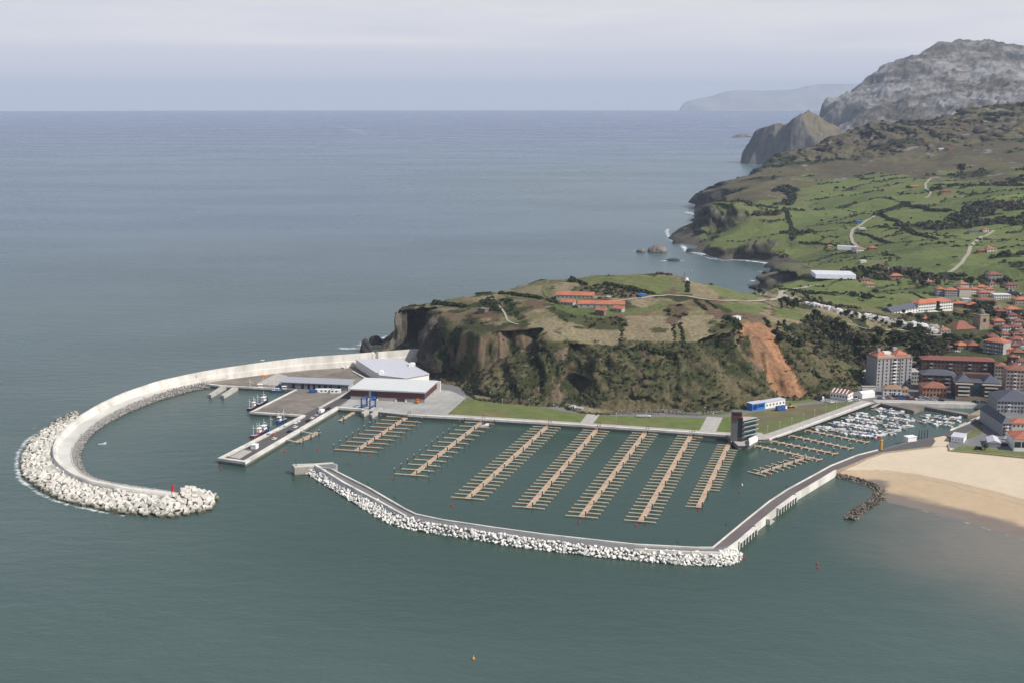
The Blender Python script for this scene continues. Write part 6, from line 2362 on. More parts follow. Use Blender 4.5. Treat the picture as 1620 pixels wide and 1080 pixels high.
MB().box(w * 0.25, w * 0.283, -0.28, 0, 0.05, H_ - 0.4).build('door', M['grey'], root)
MB().box(w * 0.625, w * 0.745, -0.22, 0, 0.05, 2.7).build('door', M['maroon'], root)
for x in (0.245, 0.365, 0.62, 0.75):
    MB().box(w * x - 0.5, w * x + 0.5, -0.9, -0.2, 0, 1.3).build('bollard', M['white'], root)
MB().box(w + 0.14, w + 0.3, dep * 0.62, dep * 0.7, 0, 2.5).build('door', M['grey'], root)
MB().box(w + 0.2, w + 3.0, dep - 1.0, dep + 0.5, 0, H_ + 0.7).build('side_wall', M['whitewall'], root)
# --- big lilac roofed hall behind
z9 = 9.6
poly = [G(562, 567.5, z9), G(601, 593, z9), G(640, 597.5, z9), G(679.5, 590.5, z9), G(634, 566.5, z9)]
bx, by = poly[0].x, poly[0].y
root = empty('ice_hall', (bx, by, QZ), 0, 'wide hall with pale lilac metal roof tucked between the sea wall and the cliff', 'hall')
pl = [(p.x - bx, p.y - by) for p in poly]
MB().prism([(x * 0.985 + 0.5, y * 0.985) for x, y in pl], 0, z9 - QZ - 0.5).build('wall', M['whitewall'], root)
MB().prism(pl, z9 - QZ - 0.5, z9 - QZ).build('roof', M['palroof'], root)
for (q_, s) in ((G(603, 590, z9), 1.9), (G(652, 578, z9), 2.5)):
    MB().box(-s, s, -s, s, 0, 1.8).box(-s * 0.5, s * 0.9, -s * 0.5, s * 0.5, 1.8, 2.6).build('roof_hatch', M['white'], root, (q_.x - bx, q_.y - by, z9 - QZ + 0.01))
MB().cyl(0, 0, 0, 7, 0.12, 0.06, n=6).build('aerial', M['silver'], root, (G(649, 577, z9).x - bx, G(649, 577, z9).y - by, z9 - QZ))
# --- long grey shed
A, B = G(445.5, 613, QZ), G(551, 617.5, QZ)
d = B - A
w, ang = d.length, math.atan2(d.y, d.x)
root = empty('net_shed', (A.x, A.y, QZ), ang, 'long low grey net shed with a row of dark doorways', 'shed')
dep = 13
MB().box(0, w, 0, dep, 0, 4.6).build('wall', M['shed'], root)
V = [(-1.2, -1.4, 5.1), (w + 1.2, -1.4, 5.1), (w + 1.2, dep + 0.8, 5.9), (-1.2, dep + 0.8, 5.9)]
V += [(x, y, z - 0.5) for x, y, z in V]
MB().add(V, [(0, 1, 2, 3), (7, 6, 5, 4), (0, 4, 5, 1), (1, 5, 6, 2), (2, 6, 7, 3), (3, 7, 4, 0)]).build('roof', M['shedroof'], root)
for i, x in enumerate((0.18, 0.32, 0.41, 0.49, 0.57, 0.66, 0.74, 0.86)):
    MB().box(w * x - 1.0, w * x + 1.0, -0.12, 0.05, 0, 3.9).build('door', M['black'], root)
for i in range(9):
    x = (0.06, 0.25, 0.365, 0.45, 0.53, 0.615, 0.70, 0.80, 0.93)[i]
    MB().box(w * x - 2.0, w * x + 2.0, -0.10, 0.05, 0, 2.3).build('shutter', M['grey'], root)
for i in range(5):
    MB().box(w, w + 0.15, dep * (i + 0.2) / 5, dep * (i + 0.6) / 5, 0.3, 4.2).build('pillar', M['whitewall'], root)
# small upstand walls on the yard
for a, b, lab in (((535, 578), (546, 583), 'low white trough wall by the sea wall, left of the lilac roof'), ((548, 583), (552, 579), 'short white kerb beside the low trough wall'), ((558, 588), (577, 598), 'white kerb line behind the grey shed')):
    tag(kerb('low_wall', GL([a, b], QZ), 1.4, QZ, QZ + 0.9, M['wallconc']), lab, 'wall')

# --- control tower
TA = G(1160, 700, QZ)
tx = (G(1177, 703, QZ) - G(1160, 695, QZ))
b0 = G(1164.5, 697.5, QZ + 0.45)
root = empty('control_tower', (b0.x, b0.y, QZ + 0.45), math.radians(-10), 'harbour control tower with dark shaft, red cabin on top and stacked slanting glass louvres', 'tower')
MB().box(-3.6, 0.6, 0, 4.5, 0, 20.0).build('shaft', M['darksteel'], root)
MB().box(0.62, 3.6, 0.5, 4.4, 2.2, 15.4).build('glazing', M['bluegreen'], root)
MB().box(0.6, 3.9, 0.1, 0.5, 15.4, 16.0).box(3.55, 4.0, 0.0, 0.5, 0, 16.0).build('frame', M['rust'], root)
MB().box(-3.0, 3.2, -1.0, 4.2, 16.0, 19.6).build('cabin', M['rust'], root)
MB().box(-3.3, 3.4, -1.2, 4.4, 19.6, 20.2).build('cabin_roof', M['darksteel'], root)
MB().box(-2.6, 2.8, -1.08, -0.98, 17.6, 18.8).build('window', M['glass'], root)
MB().prism([(3.9, 0.6), (12.5, 10.8), (3.9, 10.8)], 0, 13.6).build('office', M['bluegreen'], root)
MB().prism([(3.8, 0.3), (13.2, 11.2), (3.8, 11.2)], 13.6, 14.1).build('terrace', M['paving'], root)
for i in range(4):
    z_ = 2.0 + i * 3.0
    nx_, ny_ = 0.77, -0.64
    V = [(3.6, 0.0, z_), (12.8, 11.0, z_), (12.8 + nx_ * 2.3, 11.0 + ny_ * 2.3, z_ + 1.9), (3.6 + nx_ * 1.7, 0.0 + ny_ * 1.7, z_ + 1.9)]
    V2 = [(x - 0.1, y + 0.1, z + 0.22) for x, y, z in V]
    MB().add(V + V2, [(0, 1, 2, 3), (7, 6, 5, 4), (0, 4, 5, 1), (1, 5, 6, 2), (2, 6, 7, 3), (3, 7, 4, 0)]).build('louvre', M['paleglass'], root)
o = slab('plant_box', GL([(1185.5, 705), (1199, 697), (1195.5, 693.5), (1184, 698.5)], QZ + 0.4), QZ + 0.44, QZ + 2.9, M['whitewall'], None)
tag(o, 'plain white box shaped building at the foot of the control tower', 'hut')

# --- blue and white site offices below the landslide
A, B = G(1190, 649.5, QZ), G(1210, 646.3, QZ)
building(A, B, 6, 5.0, 'bright blue box building with a round dark sign before the landslide', 'building', 'bluecab', 'flat', 'palroof', 0.3, name='site_office', sink=0)
r_ = [o for o in COL.objects if o.name.startswith('site_office')][0]
MB().add([(2.6 + 2.0 * math.cos(a_ * math.pi / 8), y_, 2.6 + 2.0 * math.sin(a_ * math.pi / 8)) for y_ in (-0.15, 0.0) for a_ in range(16)], [tuple(range(16)), tuple(range(31, 15, -1))] + [(i, i + 16, (i + 1) % 16 + 16, (i + 1) % 16) for i in range(16)]).build('round_sign', M['darkblue'], r_)
MB().box(5.2, 10.8, -0.12, 0, 2.0, 4.0).build('sign_band', M['darkblue'], r_)
A, B = G(1210.5, 646.2, QZ), G(1242, 640.6, QZ)
building(A, B, 6, 4.6, 'white prefabricated office joined to the right of the bright blue box', 'building', 'whitewall', 'flat', 'palroof', 0.3, floors=1, cols=6, ww=1.2, name='site_office', sink=0)
# vehicles near
van((1236, 648), math.radians(28), 'bluepaint', 'blue and white tanker lorry parked before the white prefab office', 9, H=3.4, name='lorry', cat='lorry')
van((1018, 659), 0.0, 'silver', 'lorry with white cab standing on the service road by the pale rocks', 10, H=1.5, name='lorry', cat='lorry')
van((1330, 628.5), 0.3, 'black', 'dark lorry parked left of the striped roof warehouse', 7, name='lorry', cat='lorry', p=G(1296, 631, QZ))
p = G(1251, 644.5, QZ)
root = empty('excavator', (p.x, p.y, QZ + 0.02), 0.3, 'yellow wheeled loader on the service road by the white prefab office', 'loader')
MB().box(-2, 1, -1.1, 1.1, 0.8, 2.0).build('body', M['yellow'], root)
MB().box(-1.6, -0.2, -0.8, 0.8, 2.0, 3.2).build('cab', M['glass'], root)
MB().bar((0.8, 0, 1.6), (3.2, 0, 1.0), 0.3).box(3.1, 3.9, -1.2, 1.2, 0.2, 1.2).build('bucket', M['yellow'], root)
for x in (-1.3, 0.6):
    for y in (-1.1, 1.1):
        MB().add([(x + 0.7 * math.cos(a_ * math.pi / 4), y + s_, 0.7 + 0.7 * math.sin(a_ * math.pi / 4)) for s_ in (-0.2, 0.2) for a_ in range(8)], [tuple(range(8)), tuple(range(15, 7, -1))] + [(i, i + 8, (i + 1) % 8 + 8, (i + 1) % 8) for i in range(8)]).build('wheel', M['black'], root)
building(G(903, 649, QZ), G(909, 649.5, QZ), 3, 3.2, 'small white kiosk with two dark doors at the dark cliff recess', 'kiosk', 'whitewall', 'flat', 'silver', 0.3, floors=1, cols=2, ww=0.9, wh=2.2, name='kiosk', sink=0)
building(G(909.5, 649, QZ), G(920, 650.5, QZ), 3, 2.2, 'low grey cabinet joined to the small white kiosk', 'kiosk', 'grey', 'flat', 'silver', 0.2, name='kiosk', sink=0)
slab('rock_bund', [G(a, b, QZ) for a, b in ((980, 653.5), (1000, 650), (1045, 649), (1075, 651.5), (1090, 655), (1000, 655))], QZ, QZ + 0.2, M['groyne'], 'stuff')
rr_ = random.Random(31)
line = smooth_line(GL([(979, 653), (1000, 650.5), (1030, 650.5), (1050, 652), (1075, 654), (1100, 655.5), (1120, 653.5), (1145, 651)], QZ), 60, 1)
sp = [(p.x + rr_.uniform(-1, 1), p.y + rr_.uniform(-2.5, 3.5), QZ + 0.4 + rr_.uniform(0, 1.6) * (1 if i < 330 else 0.4)) for i in range(520) for p in [line[int(i / 520 * 59)]]]
armour(sp, 0.9, bould, M['greyrock'], 'stone', '', '', '', 'loose_rocks', 0, r=rr_)

# --- old striped warehouse, little white houses
A, B = G(1313, 629.5, QZ), G(1341, 633.5, QZ)
d_ = G(1357, 630.5, QZ)
dp = (d_ - B).length
ww_ = building(A, B, dp, 5.0, 'warehouse with a red and white striped roof at the foot of the cliff', 'warehouse', 'whitewall', 'gable', 'tilered', 2.2, floors=1, cols=6, ww=1.2, side=3, name='warehouse', sink=0.5, eave=0.3)
for i in range(5):
    x = (B - A).length * (i + 0.5) / 5
    MB().add([(x - 0.4, -0.4, 5.0), (x + 0.4, -0.4, 5.0), (x + 0.4, dp / 2, 7.26), (x - 0.4, dp / 2, 7.26)], [(0, 1, 2, 3)]).build('roof_stripe', M['white'], ww_, (0, 0, 0.06))
building(G(1361.5, 594.5, 4), G(1370.5, 594.5, 4), 6, 4.0, 'small white cube hut half up the slope left of the apartment tower', 'hut', 'whitewall', 'flat', 'whiteroof', 0.3, floors=1, cols=1, ww=1.4, name='hut')
building(G(1372, 602, 3), G(1384, 602, 3), 9, 5.5, 'low blank shed in the shade left of the apartment tower', 'shed', 'cream', 'flat', 'paving', 0.3, name='shed')
building(G(1364, 617.5, QZ), G(1385, 617.5, QZ), 3, 3.0, 'low cream wall building with a yellow mural beside the white tent', 'building', 'cream', 'flat', 'grey', 0.3, name='mural_house', sink=0)
building(G(1397, 624.5, QZ), G(1426, 625.5, QZ), 10, 5.0, 'small white two storey house with tan roof in front of the apartment tower', 'house', 'whitewall', 'hip', 'tiletan', 2.2, floors=2, cols=4, door=True)
building(G(1426.5, 622, QZ), G(1436, 622.5, QZ), 7, 3.4, 'tiny tan roofed house joined right of the small white house', 'house', 'cream', 'hip', 'tiletan', 1.6, floors=1, cols=2)
# white tent hall
A, B = G(1364, 630, QZ), G(1384, 627.5, QZ)
building(A, B, 6, 3.6, 'long white marquee at the corner of the old harbour', 'marquee', 'white', 'gable', 'white', 1.4, name='marquee', sink=0, eave=0.1)
# orange brick house
building(G(1459.5, 628, QZ), G(1497, 629, QZ), 16, 7.6, 'orange brick house with hipped tile roof on the harbour front', 'house', 'brick', 'hip', 'tiledull', 3.2, floors=2, cols=7, ww=1.1, wh=1.9, side=3, door=True)

# --- apartment tower
A, B = T(1386, 612), T(1441, 612)
A.z = B.z = 3.0
A, B = G(1386, 611, 3.0), G(1441, 608, 3.0)
TWR = building(A, B, 17, 21.5, 'tall grey apartment tower with orange roofs at the foot of the headland', 'apartment tower', 'grey', 'flat', 'tiletan', 0.3, floors=8, cols=9, ww=1.2, wh=1.3, side=4, balc=(4,), name='apartment_tower', eave=0.2)
w = (B - A).length
for x, ww_ in ((0.17, 0.6), (0.385, 0.6), (0.66, 0.6), (0.83, 0.6)):
    MB().box(w * x - 0.4, w * x + 0.4, -0.12, 0.0, 0, 21.4).build('pilaster', M['brownwall'], TWR)
V, F = hip_roof(w * 0.30, 13, 3.0, 0.3)
MB().add(V, F).build('roof', M['tile'], TWR, (w * 0.05, 3.5, 23.3))
V, F = hip_roof(w * 0.36, 15, 3.4, 0.3)
MB().add(V, F).build('roof', M['tile'], TWR, (w * 0.55, 1.5, 23.6))
MB().box(w * 0.03, w * 0.97, 1.5, 16, 21.9, 23.3).build('penthouse', M['pink'], TWR)
MB().box(w * 0.35, w * 0.55, 9, 13, 23.3, 25.0).build('lift_house', M['whitewall'], TWR)
MB().box(w * 0.15, w * 0.22, 8, 10, 25.5, 28.0).box(w * 0.62, w * 0.72, 9, 11.5, 25.5, 28.2).build('chimney', M['grey'], TWR)
building(G(1441.5, 606, 3.0), G(1454, 606, 3), 14, 9, 'low grey wing joined to the right of the apartment tower', 'building', 'grey', 'flat', 'paving', 0.3, floors=3, cols=3, name='annex')

# --- long brown block and glass fronted complex
A, B = G(1457, 599, 3.2), G(1572, 603, 3.2)
building(A, B, 13, 16.0, 'long dark brick apartment block with a flat dull red roof behind the harbour front', 'apartment block', 'brownwall', 'hip', 'tilered', 2.2, floors=5, cols=19, ww=1.2, wh=1.1, name='apartment_block', balc=(2, 7, 12, 16), eave=0.8)
A, B = G(1457, 616, 3.0), G(1511, 618, 3.0)
building(A, B, 14, 12.0, 'brown four storey wing with slate roof and long balconies left of the glass front', 'apartment block', 'brownwall', 'hip', 'slate', 3.2, floors=4, cols=6, ww=2.4, wh=1.3, name='apartment_block', balc=(1, 4))
A, B = G(1511, 631, QZ + 0.1), G(1581, 634, QZ + 0.1)
CPX = building(A, B, 20, 13.0, 'glass and brown brick block on the harbour front with twin slate pavilion roofs', 'apartment block', 'brownwall', 'flat', 'slate', 0.4, floors=0, cols=0, name='apartment_block')
w = (B - A).length
MB().box(w * 0.37, w * 0.60, -0.25, 0.0, 2.6, 12.4).build('glass_front', M['bluegreen'], CPX)
for x0, x1 in ((0.0, 0.37), (0.60, 1.0)):
    for f in range(3):
        MB().box(w * x0 + 1.6, w * x1 - 1.8, -1.3, 0, 3.3 + 3.0 * f, 4.3 + 3.0 * f).build('balcony', M['cream'], CPX)
        MB().box(w * x0 + 2.2, w * x1 - 2.4, -0.1, 0, 4.4 + 3.0 * f, 6.0 + 3 * f).build('window', M['glass'], CPX)
    MB().box(w * x0 - 0.6, w * x1 + 0.4, -1.5, 12, 11.8, 12.5).build('cornice', M['cream'], CPX)
    V, F = hip_roof(w * (x1 - x0) - 1, 14, 5.0, 0.2)
    MB().add(V, F).build('roof', M['slate'], CPX, (w * x0 + 0.5, 1.0, 13.3))
MB().box(w * 0.2, w * 0.85, 14, 19.5, 13.4, 17.0).build('upper_floor', M['brownwall'], CPX)
MB().box(0, w, -1.0, 0.0, 0, 2.7).build('arcade', M['stone'], CPX)

# --- right hand blocks
building(G(1573, 606, 4), G(1590, 607, 4), 12, 14, 'narrow tan apartment block between the brown block and the pinkish block', 'apartment block', 'cream', 'hip', 'tiledull', 2.0, floors=5, cols=4, name='apartment_block')
building(G(1590.5, 620, 3.2), G(1640, 622, 3.2), 15, 17.5, 'pinkish apartment block with white bays at the right edge of the town', 'apartment block', 'pink', 'hip', 'tiledull', 2.4, floors=6, cols=9, ww=1.3, name='apartment_block', balc=(2, 6))
building(G(1554, 561, 10), G(1586, 566, 10), 13, 12.5, 'grey white apartment block with orange roof and glazed galleries in the town centre', 'apartment block', 'grey', 'hip', 'tile', 2.8, floors=4, cols=8, name='apartment_block', balc=(2, 5))
building(G(1586.5, 566, 9.5), G(1602, 564, 9.5), 11, 7.0, 'red fronted house with steep orange roof right of the grey white block', 'house', 'brick', 'hip', 'tile', 3.6, floors=2, cols=4)
building(G(1603, 566, 9.5), G(1622, 566, 9.5), 11, 5.0, 'dark roofed house right of the red fronted house', 'house', 'brownwall', 'hip', 'tiledull', 2.6, floors=2, cols=4)
building(G(1493, 561, 10), G(1519, 561, 10), 9, 5.5, 'white house with dull red roof left of the grey white block', 'house', 'whitewall', 'hip', 'tilered', 1.6, floors=2, cols=6)
building(G(1514, 556, 11), G(1531, 556, 11), 10, 5.5, 'orange roofed house left of the wider red roofed pair', 'house', 'pink', 'hip', 'tile', 2.6, floors=2, cols=4)
building(G(1531.5, 557, 11), G(1549, 557, 11), 12, 6.0, 'red roofed house just left of the grey white block', 'house', 'brownwall', 'hip', 'tiledull', 3.4, floors=2, cols=4)

# --- slate roofed complex at the right edge
zt = 2.7
A, B = G(1577, 652, zt), G(1640, 654, zt)
building(A, B, 28, 8.5, 'large grey apartment complex with steep slate roofs at the right edge', 'apartment block', 'grey', 'hip', 'slate', 6.0, floors=3, cols=12, ww=1.3, name='apartment_block', balc=(3, 8), eave=0.6)
building(G(1585, 689, zt), G(1599, 689, zt), 40, 8.5, 'long grey wing with slate roof running back from the beach road', 'apartment block', 'grey', 'hip', 'slate', 4.0, floors=4, cols=3, ww=1.2, side=0, name='apartment_block', balc=(1,))
building(G(1603.5, 712.5, zt), G(1650, 714, zt), 18, 8.0, 'white villa with bright orange hipped roof behind the lawn by the beach', 'villa', 'whitewall', 'hip', 'tile', 3.6, floors=1, cols=4, ww=4.0, wh=3.8, name='villa')
building(G(1600, 688, zt), G(1640, 689, zt), 10, 8.5, 'orange roofed building behind the white villa', 'house', 'cream', 'hip', 'tile', 2.4, floors=2, cols=6)
building(G(1504, 698, zt), G(1524, 700.5, zt), 12, 3.4, 'white flat roofed pavilion with small square windows by the road fork', 'pavilion', 'white', 'flat', 'palroof', 0.3, floors=1, cols=4, ww=0.6, wh=0.5, side=3, name='pavilion', sink=0)
building(G(1562, 706, zt), G(1583, 707.5, zt), 14, 3.0, 'grey roofed marquee behind the palm on the lawn', 'marquee', 'grey', 'gable', 'palroof', 1.6, name='marquee', sink=0, axis='y', eave=0.2)
building(G(1436.5, 698.5, zt), G(1450, 697, zt), 4.5, 2.8, 'small white kiosk at the water edge beside four dark piles', 'kiosk', 'white', 'flat', 'white', 0.3, name='kiosk', sink=0)
for i in range(4):
    p = G(1453.5 + 4.4 * i, 694.5 - 0.6 * i, 0)
    o = MB().cyl(0, 0, -1, 6.2, 0.3, 0.24, n=8).build('mooring_pile', M['pile'], None, (p.x, p.y, 0))
    tag(o, 'dark mooring pile right of the white kiosk, %s from the left of four' % nth(i), 'pile', 'mooring piles by the kiosk')
p = G(1393.7, 711, 3.1)
root = empty('harbour_light', (p.x, p.y, 3.1), 0, 'yellow ochre light tower on the causeway by the sand', 'beacon')
MB().cyl(0, 0, 0, 6.2, 0.85, 0.75, n=12).build('tower', M['yellow'], root)
MB().cyl(0, 0, 6.2, 6.5, 1.15, n=12).cyl(0, 0, 6.5, 7.2, 0.4, n=10).build('lantern', M['yellow'], root)
MB().cyl(0, 0, -1.2, 0.0, 1.1, n=12).build('base', M['darkblue'], root)

# moles and quays of the old harbour
def mole(pts, z, m, label, name='mole'):
    o = slab(name, GL(pts, z), -2, z, M[m], None)
    tag(o, label, 'mole')
    return o


mole([(1391, 637.3), (1395, 636.8), (1430, 640.3), (1461, 640.3), (1466, 641.5), (1446, 649.3), (1441, 647.5)], 2.4, 'gravel', 'grey stone mole reaching from the left corner of the old harbour')
mole([(1459, 642.2), (1463, 641.2), (1533, 652.5), (1533, 656)], 2.3, 'gravel', 'long thin grey mole in the middle of the old harbour')
mole([(1531, 656.2), (1540, 651.5), (1556, 644.2), (1571, 643), (1553, 656)], 2.35, 'stone', 'sloping stone ramp at the right end of the old harbour')
mole([(1516, 671.5), (1520, 673.5), (1552, 658.7), (1548, 657.7)], 1.9, 'apron', 'pale slipway beside the bridge road')
o = MB()
A_, B_ = G(1379, 644, 2.0), G(1391, 637.8, 2.6)
o.bar(tuple(A_), tuple(B_), 1.6, 0.3)
tag(o.build('gangway', M['paving']), 'pale gangway in the left corner of the old harbour', 'gangway')
kerb('harbour_parapet', GL([(1395, 636.3), (1480, 638.6), (1560, 640.2)], QZ), 1.2, 0, QZ + 0.5, M['wallconc'], 'pale parapet along the town side of the old harbour', 'wall')
flat_ribbon('front_road', GL([(1390, 628), (1420, 629.2), (1500, 632), (1560, 634.5), (1580, 637)], QZ), 9, QZ + 0.03, M['asphalt'], 30)
flat_ribbon('front_promenade', GL([(1384, 634), (1420, 634.2), (1500, 636), (1560, 638.2), (1576, 641)], QZ), 10, QZ + 0.034, M['paving'], 30)
flat_ribbon('bridge_road', GL([(1470, 700), (1500, 688), (1530, 676), (1560, 660), (1578, 645)], QZ), 10, QZ + 0.022, M['asphalt'], 30)
kerb('bridge_rail', GL([(1503, 681), (1536, 668), (1569, 649)], QZ), 0.5, QZ, QZ + 1.1, M['wallconc'], 'pale railing wall along the bridge road above the slipway', 'wall')
sheet('road_apron', GL([(1388, 713.6), (1440, 698.6), (1476, 691.2), (1482, 696), (1472, 705.4), (1400, 714)], QZ), QZ + 0.026, M['asphalt'])
sheet('sandy_path', GL([(1477, 692), (1494, 688.5), (1502, 693), (1500, 705.5), (1474, 705.5), (1480, 697)], QZ), QZ + 0.038, M['sand'])
sheet('garden', GL([(1506, 713), (1518, 705), (1545, 705), (1600, 713), (1640, 716), (1700, 722), (1700, 729), (1620, 722), (1560, 716.5), (1506, 713.5)][:-1], QZ), QZ + 0.030, M['lawn'])
sheet('rough_ground', GL([(1526, 689), (1546, 674), (1556, 676), (1552, 686), (1530, 694)], QZ), QZ + 0.030, M['lawn2'])
kerb('sea_wall', GL([(1500, 703), (1502, 713), (1560, 717.8), (1620, 723.8), (1700, 731.5), (1850, 747.5)], QZ), 0.9, 0.5, QZ + 0.7, M['stone'], 'low stone sea wall between the lawn and the dry sand', 'wall')

# --- church
A, B = G(1549, 532, 14), G(1563, 531, 14)
ch = building(A, B, 10, 18.5, 'old stone church with square bell tower and brown tiled roofs', 'church', 'stone', 'flat', 'stone', 0.5, name='church')
w = (B - A).length
MB().cyl(w / 2, 5, 19.0, 20.6, 3.2, 3.0, n=8).dome(w / 2, 5, 20.6, 2.8, 3.0).build('cupola', M['stonedark'], ch)
MB().box(w * 0.35, w * 0.65, -0.1, 0.1, 12.5, 15.5).build('belfry_opening', M['black'], ch)
MB().box(w, w + 16, 1, 17, -2, 7.5).build('nave_wall', M['stone'], ch)
V, F = gable_roof(16, 16, 3.6, 0.4, 'x')
MB().add(V, F).build('nave_roof', M['tiledull'], ch, (w, 1, 7.52))
for i in range(2):
    MB().box(w + 8 + i * 3.2, w + 9.8 + i * 3.2, 0.9, 1.05, 3.5, 6.2).build('window', M['black'], ch)
MB().box(-23, -0.5, 2, 20, -2, 7.0).build('choir_wall', M['stonedark'], ch)
V, F = hip_roof(22.5, 18, 6.0, 0.4)
MB().add(V, F).build('choir_roof', M['tiledull'], ch, (-23, 2, 7.02))
for i in range(4):
    MB().box(-21 + i * 5.5, -20 + i * 5.5, 0.8, 2.05, -2, 6).build('buttress', M['stonedark'], ch)
# --- school
A, B = T(1411, 496), T(1452, 495)
z_ = min(A.z, B.z)
building(A, B, 12, 4.6, 'white school wing with slate roof left of the red roofed wing', 'school', 'whitewall', 'gable', 'slate', 4.2, floors=2, cols=9, ww=1.6, wh=1.1, name='school', z=z_)
A, B = T(1452.5, 495), T(1507, 492)
building(A, B, 13, 8.2, 'long white three storey school wing with red tiled roof', 'school', 'whitewall', 'hip', 'tile', 3.2, floors=3, cols=14, ww=1.8, wh=1.1, name='school', z=z_)
tag(kerb('retaining_wall', [T(1409, 500.5), T(1440, 501), T(1475, 500)], 1.0, 14, z_ + 0.6, M['cream']), 'pale retaining wall below the white school', 'wall')

